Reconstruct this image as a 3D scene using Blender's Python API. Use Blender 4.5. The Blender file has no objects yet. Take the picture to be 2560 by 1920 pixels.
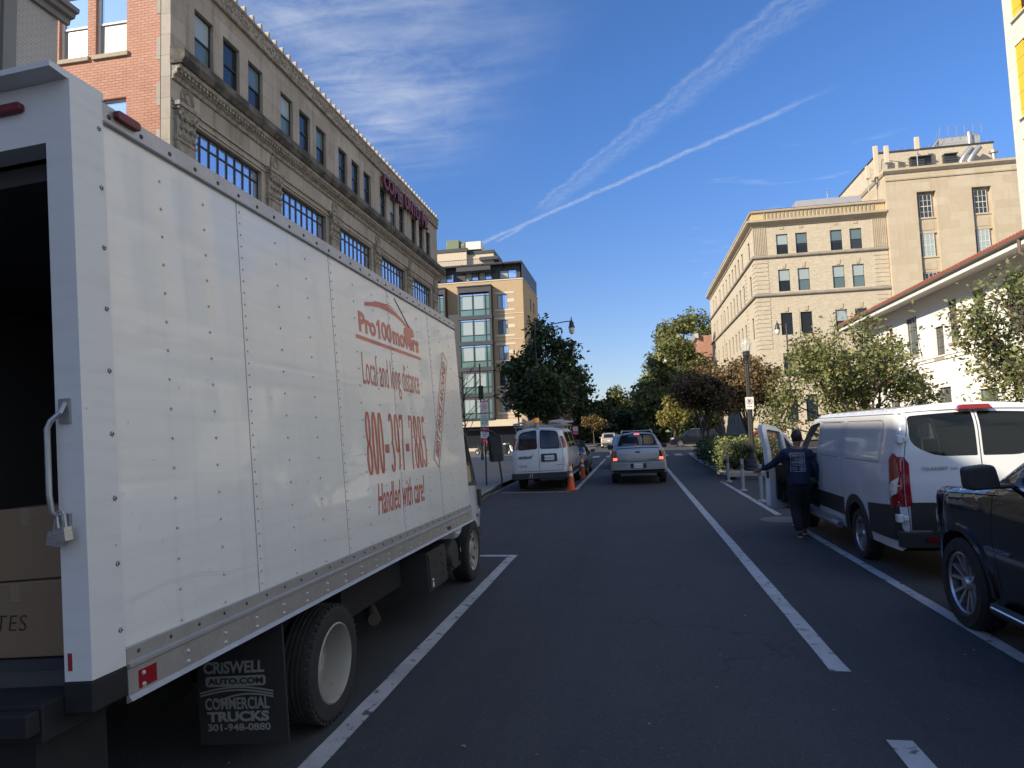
import bpy, bmesh, math, random
import numpy as np
from mathutils import Vector, Matrix
from mathutils.geometry import delaunay_2d_cdt
random.seed(7); rng = np.random.default_rng(7)
S = bpy.context.scene; C = S.collection
rad = math.radians
# ------------------------------------------------------------------ camera
cam = bpy.data.objects.new('camera', bpy.data.cameras.new('camera')); C.objects.link(cam)
cam.data.sensor_width = 36; cam.data.lens = 23.906; cam.data.clip_start = .05; cam.data.clip_end = 3000
CR = Matrix(((0.98386776, 0.04614091, 0.17284455), (0.17564885, -0.06586832, -0.98224684), (-0.03393679, 0.99676094, -0.07291031)))
cam.matrix_world = Matrix.Translation((0, 0, 1.95)) @ CR.to_4x4()
S.camera = cam
# ------------------------------------------------------------------ sun, exposure
SUN = Vector((1.5, 1.2, -1.0)).normalized()
sun = bpy.data.objects.new('sun', bpy.data.lights.new('sun', 'SUN')); C.objects.link(sun)
sun.data.energy = 3.7; sun.data.angle = rad(.5); sun.data.color = (1, .87, .68)
sun.rotation_euler = SUN.to_track_quat('-Z', 'Y').to_euler(); sun.location = (-40, -30, 40)
S.view_settings.view_transform = 'Standard'; S.view_settings.look = 'None'
S.view_settings.exposure = 1.08; S.view_settings.gamma = 1
# ------------------------------------------------------------------ sky
W = bpy.data.worlds.new('World'); S.world = W; W.use_nodes = True
nt = W.node_tree; N = nt.nodes; L = nt.links; N.clear()
def nd(t, **k):
    n = N.new(t)
    for a, v in k.items(): setattr(n, a, v)
    return n
def val(n, i, v):
    if hasattr(v, 'is_output'): L.new(v, n.inputs[i])
    else: n.inputs[i].default_value = v
def mth(op, a, b=None, c=None, clamp=False):
    n = nd('ShaderNodeMath', operation=op, use_clamp=clamp); val(n, 0, a)
    if b is not None: val(n, 1, b)
    if c is not None: val(n, 2, c)
    return n.outputs[0]
def vmth(op, a, b=None):
    n = nd('ShaderNodeVectorMath', operation=op); val(n, 0, a)
    if b is not None: val(n, 1, b)
    return n
def ramp(x, a, b, lo=0., hi=1.):
    n = nd('ShaderNodeMapRange', interpolation_type='SMOOTHSTEP'); n.clamp = True
    val(n, 0, x); val(n, 1, a); val(n, 2, b); val(n, 3, lo); val(n, 4, hi); return n.outputs[0]
def noise(vec, sc, det=4, rough=.55, dist=0.):
    n = nd('ShaderNodeTexNoise'); val(n, 'Vector', vec); val(n, 'Scale', sc); val(n, 'Detail', det); val(n, 'Roughness', rough); val(n, 'Distortion', dist); return n.outputs[0]
def comb(x, y, z=0.):
    n = nd('ShaderNodeCombineXYZ'); val(n, 0, x); val(n, 1, y); val(n, 2, z); return n.outputs[0]
sky = nd('ShaderNodeTexSky', sky_type='NISHITA'); sky.sun_disc = False
sky.sun_elevation = rad(27.5); sky.sun_rotation = rad(231); sky.air_density = 1.0; sky.dust_density = .35; sky.ozone_density = 2.6
tc = nd('ShaderNodeTexCoord'); sp = nd('ShaderNodeSeparateXYZ'); L.new(tc.outputs['Generated'], sp.inputs[0])
zz = mth('MAXIMUM', sp.outputs[2], .02); PXc = mth('DIVIDE', sp.outputs[0], zz); PYc = mth('DIVIDE', sp.outputs[1], zz)
P = comb(PXc, PYc)
def trail(a, b, w0, w1, dens, sc, soft=1.0, skew=0.):
    """a condensation trail between two points of the cloud deck: width w0..w1, broken up by noise"""
    ax, ay = a; bx, by = b; ln = math.hypot(bx - ax, by - ay); ux, uy = (bx - ax) / ln, (by - ay) / ln
    dx = mth('SUBTRACT', PXc, ax); dy = mth('SUBTRACT', PYc, ay)
    u = mth('ADD', mth('MULTIPLY', dx, ux), mth('MULTIPLY', dy, uy))
    v = mth('SUBTRACT', mth('MULTIPLY', dy, ux), mth('MULTIPLY', dx, uy))
    t = mth('DIVIDE', u, ln)
    wob = mth('MULTIPLY', mth('SUBTRACT', noise(comb(mth('MULTIPLY', u, 3), 0), 2.), .5), w0 * 1.6)
    v = mth('ADD', v, wob)
    w = mth('ADD', mth('MULTIPLY', mth('MAXIMUM', t, 0.), w1 - w0), w0)
    q = mth('DIVIDE', mth('ABSOLUTE', v), w)
    core = ramp(q, 1.0, 0.0)
    if skew:                                   # sharp crest on one side, thin veil on the other
        q2 = mth('DIVIDE', v, w); crest = ramp(mth('ABSOLUTE', mth('ADD', q2, -skew)), .30, 0.)
        core = mth('ADD', mth('MULTIPLY', core, .45), mth('MULTIPLY', crest, .55))
    n1 = noise(comb(mth('MULTIPLY', u, 1.), mth('MULTIPLY', v, 2.2)), sc, 6, .7, .6)
    body = mth('MULTIPLY', core, ramp(n1, .30, .66, .18, 1.))
    ends = mth('MULTIPLY', ramp(t, -.02, .06), ramp(t, 1.0, .82))
    return mth('MULTIPLY', mth('MULTIPLY', body, ends), dens)
t1 = trail((-.80, 3.48), (.68, 2.07), .030, .026, .46, 30.)
t2 = trail((-.37, 3.02), (.90, .89), .062, .088, .36, 28., skew=-.78)
t3 = trail((-.66, 3.42), (-.47, 3.20), .02, .02, .35, 26.)
# fan of cirrus
rot = vmth('ADD', P, (0, 0, 0)).outputs[0]
mp = nd('ShaderNodeMapping'); L.new(P, mp.inputs[0]); mp.inputs['Rotation'].default_value = (0, 0, rad(-14)); mp.inputs['Scale'].default_value = (.8, 3.4, 1)
c1 = noise(mp.outputs[0], 2.3, 7, .52, .7); c2 = noise(P, 1.5, 3, .5)
c3 = noise(P, 6.0, 9, .70, .8)
reg = mth('MULTIPLY', ramp(PXc, -1.02, -.74), ramp(mth('ADD', PXc, mth('MULTIPLY', PYc, .38)), .62, -.05))
reg = mth('MULTIPLY', mth('MULTIPLY', reg, ramp(PYc, .9, 1.35)), ramp(PYc, 2.7, 1.95))
reg = mth('MULTIPLY', reg, ramp(PXc, -1.25, -.95))
cir = mth('MULTIPLY', reg, mth('ADD', mth('MULTIPLY', ramp(c1, .20, .88), .60), mth('MULTIPLY', ramp(c3, .35, .75), .26)))
cir = mth('MULTIPLY', cir, ramp(c2, .25, .6, .45, 1.))
# scattered wisps to the right and near the horizon
mp2 = nd('ShaderNodeMapping'); L.new(P, mp2.inputs[0]); mp2.inputs['Rotation'].default_value = (0, 0, rad(30)); mp2.inputs['Scale'].default_value = (1.2, 2.6, 1)
wis = mth('MULTIPLY', ramp(noise(mp2.outputs[0], 1.9, 8, .62, 1.2), .56, .86), mth('MULTIPLY', ramp(PXc, .2, .5), .42))
hz = mth('MULTIPLY', ramp(sp.outputs[2], .16, .0), .18)
cl = mth('ADD', mth('ADD', t1, t2), mth('ADD', mth('ADD', cir, t3), wis), clamp=True)
cl = mth('MULTIPLY', cl, ramp(sp.outputs[2], .03, .12), clamp=True)
# bright cloud added out of view, right and behind, to lift the shaded truck side
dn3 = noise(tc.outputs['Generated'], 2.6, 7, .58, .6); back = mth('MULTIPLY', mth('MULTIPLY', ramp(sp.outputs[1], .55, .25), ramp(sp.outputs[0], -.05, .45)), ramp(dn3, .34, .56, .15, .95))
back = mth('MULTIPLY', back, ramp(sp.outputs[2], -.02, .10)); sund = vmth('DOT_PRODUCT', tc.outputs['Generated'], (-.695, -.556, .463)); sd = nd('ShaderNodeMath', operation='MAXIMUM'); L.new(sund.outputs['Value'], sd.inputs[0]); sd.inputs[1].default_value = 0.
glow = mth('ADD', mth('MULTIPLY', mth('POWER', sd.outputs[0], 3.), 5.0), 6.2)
mix = nd('ShaderNodeMix', data_type='RGBA'); L.new(cl, mix.inputs[0])
tint = nd('ShaderNodeMix', data_type='RGBA', blend_type='MULTIPLY'); tint.inputs[0].default_value = 1
tg = nd('ShaderNodeMix', data_type='RGBA'); L.new(ramp(sp.outputs[2], .0, .45), tg.inputs[0]); tg.inputs[6].default_value = (.68, .68, .82, 1); tg.inputs[7].default_value = (.53, .80, 1.18, 1)
L.new(sky.outputs[0], tint.inputs[6]); L.new(tg.outputs[2], tint.inputs[7])
L.new(tint.outputs[2], mix.inputs[6]); mix.inputs[7].default_value = (4.2, 4.6, 5.3, 1)
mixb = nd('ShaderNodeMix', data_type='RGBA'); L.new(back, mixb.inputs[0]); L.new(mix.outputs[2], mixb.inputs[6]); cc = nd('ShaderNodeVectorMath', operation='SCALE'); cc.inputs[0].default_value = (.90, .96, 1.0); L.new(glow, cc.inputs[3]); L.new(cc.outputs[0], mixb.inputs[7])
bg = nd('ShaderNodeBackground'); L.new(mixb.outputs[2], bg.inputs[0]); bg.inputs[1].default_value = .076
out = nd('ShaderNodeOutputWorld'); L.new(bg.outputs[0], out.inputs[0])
# ------------------------------------------------------------------ helpers
def tag(o, label=None, cat=None, group=None, kind=None):
    if label: o['label'] = label
    if cat: o['category'] = cat
    if group: o['group'] = group
    if kind: o['kind'] = kind
    return o
def empty(name, loc, label, cat, group=None, rot=(0, 0, 0)):
    o = bpy.data.objects.new(name, None); C.objects.link(o); o.location = loc; o.rotation_euler = rot
    o.empty_display_size = .3
    return tag(o, label, cat, group)
def fillet(pts, n=5):
    """closed or open list of (a, b[, r]) -> polyline with rounded corners (closed)"""
    out = []; m = len(pts)
    for i, p in enumerate(pts):
        r = p[2] if len(p) > 2 else 0
        if r <= 0: out.append((p[0], p[1])); continue
        a = Vector(pts[i - 1][:2]); b = Vector(p[:2]); c = Vector(pts[(i + 1) % m][:2])
        d1 = (a - b); d2 = (c - b); l1, l2 = d1.length, d2.length; d1 /= l1; d2 /= l2
        r = min(r, l1 * .49, l2 * .49); s = b + d1 * r; e = b + d2 * r
        for k in range(n + 1):
            t = k / n; q = s * (1 - t) ** 2 + b * 2 * t * (1 - t) + e * t * t; out.append((q.x, q.y))
    return out
class MB:
    def __init__(s): s.v = []; s.f = []; s.m = []
    def add(s, vs, fs, m=0):
        b = len(s.v); s.v += [tuple(p) for p in vs]; s.f += [tuple(i + b for i in f) for f in fs]; s.m += [m] * len(fs)
    def poly(s, pts, m=0): s.add(pts, [tuple(range(len(pts)))], m)
    def box(s, x0, x1, y0, y1, z0, z1, m=0):
        s.add([(x0, y0, z0), (x1, y0, z0), (x1, y1, z0), (x0, y1, z0), (x0, y0, z1), (x1, y0, z1), (x1, y1, z1), (x0, y1, z1)],
              [(0, 3, 2, 1), (4, 5, 6, 7), (0, 1, 5, 4), (1, 2, 6, 5), (2, 3, 7, 6), (3, 0, 4, 7)], m)
    def obox(s, c, size, M3=None, m=0):
        t = MB(); x, y, z = [v / 2 for v in size]; t.box(-x, x, -y, y, -z, z); M3 = M3 or Matrix.Identity(3); c = Vector(c)
        s.add([c + M3 @ Vector(p) for p in t.v], t.f, m)
    def prism(s, pts, fn, a, b, m=0):
        """2-D outline pts extruded from a to b; fn(u, v, w) -> xyz"""
        n = len(pts); s.add([fn(u, v, a) for u, v in pts] + [fn(u, v, b) for u, v in pts],
            [tuple(range(n))[::-1], tuple(range(n, 2 * n))] + [(i, (i + 1) % n, n + (i + 1) % n, n + i) for i in range(n)], m)
    def tube(s, pts, r, n=8, m=0, cap=True):
        pts = [Vector(p) for p in pts]; rs = r if isinstance(r, (list, tuple)) else [r] * len(pts); vs = []; fs = []; up = None
        for i, p in enumerate(pts):
            d = (pts[min(i + 1, len(pts) - 1)] - pts[max(i - 1, 0)]).normalized()
            if up is None: up = d.orthogonal().normalized()
            up = (up - d * up.dot(d)); up = up.normalized() if up.length > 1e-6 else d.orthogonal().normalized()
            w = d.cross(up)
            for k in range(n):
                a = 2 * math.pi * k / n; vs.append(p + (up * math.cos(a) + w * math.sin(a)) * rs[i])
        for i in range(len(pts) - 1):
            for k in range(n): fs.append((i * n + k, i * n + (k + 1) % n, (i + 1) * n + (k + 1) % n, (i + 1) * n + k))
        if cap: fs += [tuple(range(n))[::-1], tuple(range((len(pts) - 1) * n, len(pts) * n))]
        s.add(vs, fs, m)
    def lathe(s, prof, c, axis='z', n=24, m=0, flute=None):
        vs = []; fs = []; k = len(prof); c = Vector(c)
        for i in range(n):
            a = 2 * math.pi * i / n
            for r, h in prof:
                if flute and flute[0] <= h <= flute[1] and i % 2: r *= flute[2]
                x, y = r * math.cos(a), r * math.sin(a)
                p = {'z': (x, y, h), 'x': (h, x, y), 'y': (x, h, y)}[axis]; vs.append(c + Vector(p))
        for i in range(n):
            j = (i + 1) % n
            for q in range(k - 1): fs.append((i * k + q, j * k + q, j * k + q + 1, i * k + q + 1))
        s.add(vs, fs, m)
    def dome(s, c, r, nrm, m=0, h=.6, n=6):
        c = Vector(c); nrm = Vector(nrm).normalized(); a = nrm.orthogonal().normalized(); b = nrm.cross(a); vs = []
        for k in range(n): t = 2 * math.pi * k / n; vs.append(c + (a * math.cos(t) + b * math.sin(t)) * r)
        for k in range(n): t = 2 * math.pi * k / n; vs.append(c + (a * math.cos(t) + b * math.sin(t)) * r * .62 + nrm * r * h * .8)
        vs.append(c + nrm * r * h)
        s.add(vs, [(k, (k + 1) % n, n + (k + 1) % n, n + k) for k in range(n)] + [(n + k, n + (k + 1) % n, 2 * n) for k in range(n)], m)
    def build(s, name, mats, parent=None, smooth=None, bevel=0, org=None, weld=True, loc=None, seg=2):
        me = bpy.data.meshes.new(name); vs = s.v
        if org is not None: o = Vector(org); vs = [tuple(Vector(p) - o) for p in vs]
        me.from_pydata(vs, [], s.f); me.polygons.foreach_set('material_index', s.m)
        for m in (mats if isinstance(mats, (list, tuple)) else [mats]): me.materials.append(m)
        if weld or bevel:
            bm = bmesh.new(); bm.from_mesh(me); bmesh.ops.remove_doubles(bm, verts=bm.verts, dist=2e-4)
            bmesh.ops.recalc_face_normals(bm, faces=bm.faces)
            if bevel:
                es = [e for e in bm.edges if len(e.link_faces) == 2 and e.calc_face_angle(0) > .6]
                bmesh.ops.bevel(bm, geom=es, offset=bevel, segments=seg, profile=.5, affect='EDGES', clamp_overlap=True)
            bm.to_mesh(me); bm.free()
        if smooth is not None:
            me.polygons.foreach_set('use_smooth', [True] * len(me.polygons)); me.set_sharp_from_angle(angle=rad(smooth))
        me.update(); ob = bpy.data.objects.new(name, me); C.objects.link(ob); ob.parent = parent
        if loc: ob.location = loc
        return ob
def mk(name, col, rough=.6, metal=0., spec=.5, nz=None, bump=None, alpha=1., emit=0., coat=0., streak=None, trans=0., brick=None, attr=None, crack=None):
    """principled material; nz=(scale, amount, colour2[, lo, hi]) blotches; streak=(xyz scale, amount, colour2); brick=(w, h, mortar colour, mortar size, colour2); attr=[colours] per-leaf"""
    global nt, N, L
    m = bpy.data.materials.new(name); m.use_nodes = True; nt = m.node_tree; N = nt.nodes; L = nt.links
    b = N['Principled BSDF']; b.inputs['Roughness'].default_value = rough; b.inputs['Metallic'].default_value = metal
    b.inputs['Specular IOR Level'].default_value = spec; b.inputs['Alpha'].default_value = alpha
    b.inputs['Coat Weight'].default_value = coat; b.inputs['Coat Roughness'].default_value = .03
    b.inputs['Transmission Weight'].default_value = trans
    c4 = lambda c: (c[0], c[1], c[2], 1)
    tc = nd('ShaderNodeTexCoord').outputs['Object']; hb = []
    def mixc(f, a, c2):
        n = nd('ShaderNodeMix', data_type='RGBA'); val(n, 0, f)
        if isinstance(a, tuple): n.inputs[6].default_value = c4(a)
        else: L.new(a, n.inputs[6])
        if isinstance(c2, tuple): n.inputs[7].default_value = c4(c2)
        else: L.new(c2, n.inputs[7])
        return n.outputs[2]
    cur = tuple(col)
    if attr:
        at = nd('ShaderNodeAttribute'); at.attribute_name = 'rnd'; cr = nd('ShaderNodeValToRGB'); L.new(at.outputs['Fac'], cr.inputs[0])
        e = cr.color_ramp.elements
        while len(e) < len(attr): e.new(.5)
        for i, (p, c) in enumerate(attr): e[i].position = p; e[i].color = c4(c)
        cur = cr.outputs[0]
    if brick:
        sx = nd('ShaderNodeSeparateXYZ'); L.new(tc, sx.inputs[0]); vv = comb(mth('ADD', sx.outputs[0], sx.outputs[1]), sx.outputs[2])
        bk = nd('ShaderNodeTexBrick'); L.new(vv, bk.inputs['Vector']); bk.inputs['Scale'].default_value = 1; bk.inputs['Brick Width'].default_value = brick[0]; bk.inputs['Row Height'].default_value = brick[1]
        bk.inputs['Mortar Size'].default_value = brick[3]; bk.inputs['Mortar Smooth'].default_value = .2; bk.inputs['Color1'].default_value = c4(col); bk.inputs['Color2'].default_value = c4(brick[4]); bk.inputs['Mortar'].default_value = c4(brick[2])
        cur = bk.outputs[0]; hb.append((mth('SUBTRACT', 1., bk.outputs['Fac']), .004))
    if nz:
        for q in (nz if isinstance(nz, list) else [nz]):
            f = noise(tc, q[0], 5, .6); lo, hi = (q[3], q[4]) if len(q) > 3 else (.35, .68)
            cur = mixc(mth('MULTIPLY', ramp(f, lo, hi), q[1]), cur, q[2])
    if streak:
        for q in (streak if isinstance(streak, list) else [streak]):
            mpn = nd('ShaderNodeMapping'); L.new(tc, mpn.inputs[0]); mpn.inputs['Scale'].default_value = q[0]
            f = noise(mpn.outputs[0], 1., 6, .65); lo, hi = (q[3], q[4]) if len(q) > 3 else (.45, .72)
            cur = mixc(mth('MULTIPLY', ramp(f, lo, hi), q[1]), cur, q[2])
    if crack:                                   # (scale, width, colour) thin wandering cracks in some areas only
        wv = nd('ShaderNodeTexNoise'); L.new(tc, wv.inputs['Vector']); wv.inputs['Scale'].default_value = 2.2; wv.inputs['Detail'].default_value = 6
        ds = vmth('SCALE', wv.outputs['Color']); ds.inputs[3].default_value = .5; vv2 = vmth('ADD', tc, ds.outputs[0]).outputs[0]
        vo = nd('ShaderNodeTexVoronoi', feature='DISTANCE_TO_EDGE'); L.new(vv2, vo.inputs['Vector']); vo.inputs['Scale'].default_value = crack[0]
        cf = mth('MULTIPLY', ramp(vo.outputs['Distance'], crack[1], crack[1] * .3), ramp(noise(tc, .22, 3), .50, .62)); cur = mixc(mth('MULTIPLY', cf, .8), cur, crack[2])
    if isinstance(cur, tuple): b.inputs['Base Color'].default_value = c4(cur)
    else: L.new(cur, b.inputs['Base Color'])
    if bump: hb.append((noise(tc, bump[0], 4, .6), bump[1]))
    if hb:
        h = mth('MULTIPLY', hb[0][0], hb[0][1])
        for a, k in hb[1:]: h = mth('ADD', h, mth('MULTIPLY', a, k))
        bn = nd('ShaderNodeBump'); L.new(h, bn.inputs['Height']); bn.inputs['Distance'].default_value = 1.; bn.inputs['Strength'].default_value = 1.; L.new(bn.outputs[0], b.inputs['Normal'])
    if emit: b.inputs['Emission Color'].default_value = c4(col); b.inputs['Emission Strength'].default_value = emit
    return m
# ------------------------------------------------------------------ constrained patches (surfaces with openings)
def pip(x, y, poly):
    c = False; n = len(poly); j = n - 1
    for i in range(n):
        xi, yi = poly[i]; xj, yj = poly[j]
        if (yi > y) != (yj > y) and x < (xj - xi) * (y - yi) / (yj - yi) + xi: c = not c
        j = i
    return c
def subdiv(poly, step):
    out = []; n = len(poly)
    for i in range(n):
        a = poly[i]; b = poly[(i + 1) % n]; k = max(1, math.ceil(math.hypot(b[0] - a[0], b[1] - a[1]) / step - 1e-9))
        for q in range(k): out.append((a[0] + (b[0] - a[0]) * q / k, a[1] + (b[1] - a[1]) * q / k))
    return out
def patch(mb, poly, fn, holes=(), step=.12, m=0, skirt=0., extra=()):
    """fill a 2-D outline (with holes) by a fine triangle mesh and map it through fn(u, v, off)"""
    loops = [subdiv(poly, step)] + [subdiv(h, step) for h in holes]; vs = []; es = []
    for lp in loops:
        b = len(vs); vs += lp; es += [(b + i, b + (i + 1) % len(lp)) for i in range(len(lp))]
    bd = np.array(vs); xs = [p[0] for p in poly]; ys = [p[1] for p in poly]
    nx = int((max(xs) - min(xs)) / step); ny = int((max(ys) - min(ys)) / step)
    for i in range(1, nx + 1):
        for j in range(1, ny + 1):
            x = min(xs) + i * step - step * .37 * (j % 2); y = min(ys) + j * step * .98
            if np.min((bd[:, 0] - x) ** 2 + (bd[:, 1] - y) ** 2) < (.45 * step) ** 2: continue
            if pip(x, y, poly) and not any(pip(x, y, h) for h in holes): vs.append((x, y))
    for x, y in extra:
        if np.min((bd[:, 0] - x) ** 2 + (bd[:, 1] - y) ** 2) > .006 ** 2 and pip(x, y, poly) and not any(pip(x, y, h) for h in holes): vs.append((x, y))
    r = delaunay_2d_cdt([Vector(v) for v in vs], es, [], 0, 1e-6)
    fs = []
    for f in r[2]:
        x = sum(r[0][i].x for i in f) / 3; y = sum(r[0][i].y for i in f) / 3
        if pip(x, y, poly) and not any(pip(x, y, h) for h in holes): fs.append(tuple(f))
    mb.add([fn(v.x, v.y, 0.) for v in r[0]], fs, m)
    if skirt:
        for lp in loops:
            n = len(lp); mb.add([fn(u, v, 0.) for u, v in lp] + [fn(u, v, -skirt) for u, v in lp], [(i, (i + 1) % n, n + (i + 1) % n, n + i) for i in range(n)], m)
def shrink(poly, d):
    """inset a simple polygon by d (negative grows it)"""
    a = sum(poly[i][0] * poly[(i + 1) % len(poly)][1] - poly[(i + 1) % len(poly)][0] * poly[i][1] for i in range(len(poly)))
    s = 1 if a > 0 else -1; out = []; n = len(poly)
    for i in range(n):
        p0 = Vector(poly[i - 1]); p1 = Vector(poly[i]); p2 = Vector(poly[(i + 1) % n])
        e1 = (p1 - p0); e2 = (p2 - p1)
        if e1.length < 1e-9 or e2.length < 1e-9: continue
        e1.normalize(); e2.normalize(); n1 = Vector((-e1.y, e1.x)) * s; n2 = Vector((-e2.y, e2.x)) * s; b = n1 + n2
        if b.length < 1e-6: b = n1.copy()
        b.normalize(); k = d / max(.35, b.dot(n1)); q = p1 + b * k; out.append((q.x, q.y))
    return out
# ------------------------------------------------------------------ lettering
def text(parent, name, s, mat, o, u, v, w, h, depth=.002, shear=0., off=0., sp=1., sx=None):
    """solid letters filling w x h, lower left at o, written along u with up v (h: height of the whole block)"""
    cu = bpy.data.curves.new(name, 'FONT'); cu.body = s; cu.extrude = .01; cu.shear = shear; cu.offset = off; cu.space_character = sp; cu.resolution_u = 3
    t = bpy.data.objects.new(name, cu); C.objects.link(t); bpy.context.view_layer.update()
    me = bpy.data.meshes.new_from_object(t.evaluated_get(bpy.context.evaluated_depsgraph_get())); bpy.data.objects.remove(t); bpy.data.curves.remove(cu)
    n = len(me.vertices); a = np.empty(n * 3, 'f'); me.vertices.foreach_get('co', a); a = a.reshape(-1, 3)
    lo = a.min(0); hi = a.max(0); u = np.array(Vector(u).normalized()); v = np.array(Vector(v).normalized()); nn = np.cross(u, v)
    q = np.outer((a[:, 0] - lo[0]) / (hi[0] - lo[0]) * w, u) + np.outer((a[:, 1] - lo[1]) / (hi[1] - lo[1]) * h, v) + np.outer((a[:, 2] - lo[2]) / (hi[2] - lo[2]) * depth, nn) + np.array(o)
    me.vertices.foreach_set('co', q.astype('f').ravel()); me.materials.clear(); me.materials.append(mat); me.update(); me.name = name
    ob = bpy.data.objects.new(name, me); C.objects.link(ob); ob.parent = parent
    return ob
# ------------------------------------------------------------------ base materials
white_paint = mk('white vehicle paint', (.63, .65, .67), .22, coat=.6, nz=(2.5, .15, (.54, .55, .56)))
silver_paint = mk('silver vehicle paint', (.28, .29, .305), .30, .5, coat=.6, nz=(3, .15, (.24, .24, .25)))
black_paint = mk('black vehicle paint', (.006, .006, .008), .12, coat=1.)
navy_paint = mk('near black vehicle paint', (.006, .007, .010), .25, coat=.35, spec=.3)
grey_paint = mk('dark grey vehicle paint', (.03, .03, .032), .25, .2, coat=.5)
red_paint = mk('red vehicle paint', (.55, .02, .02), .2, coat=1.)
blue_paint = mk('pale blue grey vehicle paint', (.30, .36, .42), .25, .4, coat=.8)
rubber = mk('tyre rubber', (.018, .018, .019), .82, nz=(14, .5, (.035, .034, .032)), bump=(60, .0006))
plastic = mk('black plastic', (.022, .023, .025), .55, nz=(9, .4, (.035, .035, .036)))
under = mk('underbody black', (.012, .012, .012), .9)
chrome = mk('bright metal trim', (.7, .7, .71), .12, 1.)
alloy = mk('alloy wheel metal', (.42, .42, .43), .3, .8, nz=(7, .3, (.28, .27, .26)))
alloy_dark = mk('dark alloy', (.06, .06, .065), .35, .6)
glass_rear = mk('smoked rear glass', (.006, .008, .008), .03, alpha=.93, spec=.45)
steel = mk('galvanised steel', (.38, .39, .40), .42, .7, nz=(12, .4, (.26, .26, .26)))
alum = mk('aluminium rail', (.43, .43, .42), .42, .55, nz=[(6, .5, (.34, .33, .31)), (40, .25, (.28, .27, .25))])
glass_dark = mk('tinted vehicle glass', (.012, .015, .017), .03, alpha=.86, spec=.6)
glass_clear = mk('vehicle glass', (.02, .026, .028), .03, alpha=.55, spec=.6)
lens_red = mk('red lens', (.24, .006, .009), .12, coat=1.)
lens_lit = mk('lit red lens', (1., .10, .05), .2, emit=1.6)
lens_amber = mk('amber lens', (.75, .20, .02), .15, coat=.8)
lens_clear = mk('clear lens', (.55, .57, .58), .1, .3, coat=1.)
plate_white = mk('number plate', (.62, .64, .66), .4, nz=(8, .3, (.45, .48, .52)))
ink = mk('black ink', (.02, .02, .022), .6)
sign_white = mk('sign white', (.72, .71, .69), .45, nz=(5, .2, (.58, .57, .54)))
sign_red = mk('sign red', (.50, .03, .04), .45)
sign_green = mk('sign green', (.03, .20, .12), .45)
black_iron = mk('black painted iron', (.020, .022, .024), .45, nz=(10, .35, (.04, .04, .042)))
interior = mk('vehicle interior', (.05, .05, .052), .8)
# ------------------------------------------------------------------ ground, roads, pavements
asphalt = mk('asphalt', (.033, .037, .044), .84, nz=[(.3, .55, (.052, .053, .056)), (1.6, .4, (.028, .031, .036)), (.55, .8, (.026, .028, .032), .60, .66), (70, .85, (.125, .128, .135), .56, .72), (26, .75, (.085, .088, .094), .63, .72), (11, .5, (.02, .022, .025), .62, .74), (34, .6, (.018, .02, .022), .62, .76)], bump=(110, .004), streak=[((.9, .035, 1), .7, (.024, .027, .032)), ((1.6, .05, 1), .35, (.060, .060, .060), .55, .75)], crack=(.55, .012, (.018, .020, .023)))
asphalt_old = mk('cross street asphalt', (.075, .075, .076), .9, nz=[(.3, .5, (.10, .10, .10)), (60, .4, (.13, .13, .13), .55, .75)], bump=(120, .002))
paving = mk('pavement concrete', (.23, .225, .21), .85, brick=(1.5, 1.5, (.12, .12, .115), .012, (.26, .25, .235)), nz=[(.7, .5, (.17, .165, .155)), (25, .3, (.28, .27, .25))])
kerbstone = mk('granite kerb', (.30, .29, .275), .8, nz=[(2.5, .5, (.21, .205, .195)), (60, .4, (.16, .16, .16), .55, .7)], bump=(40, .002))
soil = mk('planting soil', (.05, .036, .024), .95, nz=(7, .6, (.09, .065, .04)), bump=(20, .02))
brickpave = mk('red brick paving', (.20, .085, .06), .85, brick=(.2, .1, (.12, .10, .09), .008, (.25, .11, .08)), nz=(3, .4, (.14, .07, .05)))
marking = mk('worn road paint', (.44, .45, .46), .75, nz=[(3.2, .55, (.30, .31, .32)), (9, .9, (.050, .052, .056), .575, .66), (1.1, .45, (.12, .125, .13), .5, .7), (70, .5, (.16, .16, .165), .55, .75)])
earth = mk('far ground', (.16, .15, .13), .95, nz=(.2, .5, (.11, .115, .09)))
def sheet(name, x0, x1, y0, y1, z, m, kind='structure', wob=0.):
    mb = MB(); ny = max(1, int((y1 - y0) / .4)) if wob else 1; r = random.Random(hash((x0, y0)) & 255)
    e = [(x0 + r.uniform(-wob, wob), x1 + r.uniform(-wob, wob)) for _ in range(ny + 1)]
    for i in range(ny):
        a, b = y0 + (y1 - y0) * i / ny, y0 + (y1 - y0) * (i + 1) / ny
        mb.poly([(e[i][0], a, z), (e[i][1], a, z), (e[i + 1][1], b, z), (e[i + 1][0], b, z)])
    return tag(mb.build(name, m), kind=kind)
sheet('ground', -700, 700, -300, 1100, 0, earth)
sheet('cross_road', -400, 400, 55.5, 80, .004, asphalt_old)
sheet('road', -4.6, 5.35, -60, 900, .008, asphalt)
def slab(name, poly, z0, z1, m, bev=.0):
    mb = MB(); mb.prism(poly, lambda u, v, w: (u, v, w), z0, z1); return tag(mb.build(name, m, bevel=bev), kind='structure')
def arc(cx, cy, r, a0, a1, n=8): return [(cx + r * math.cos(rad(a0 + (a1 - a0) * i / n)), cy + r * math.sin(rad(a0 + (a1 - a0) * i / n))) for i in range(n + 1)]
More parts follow.
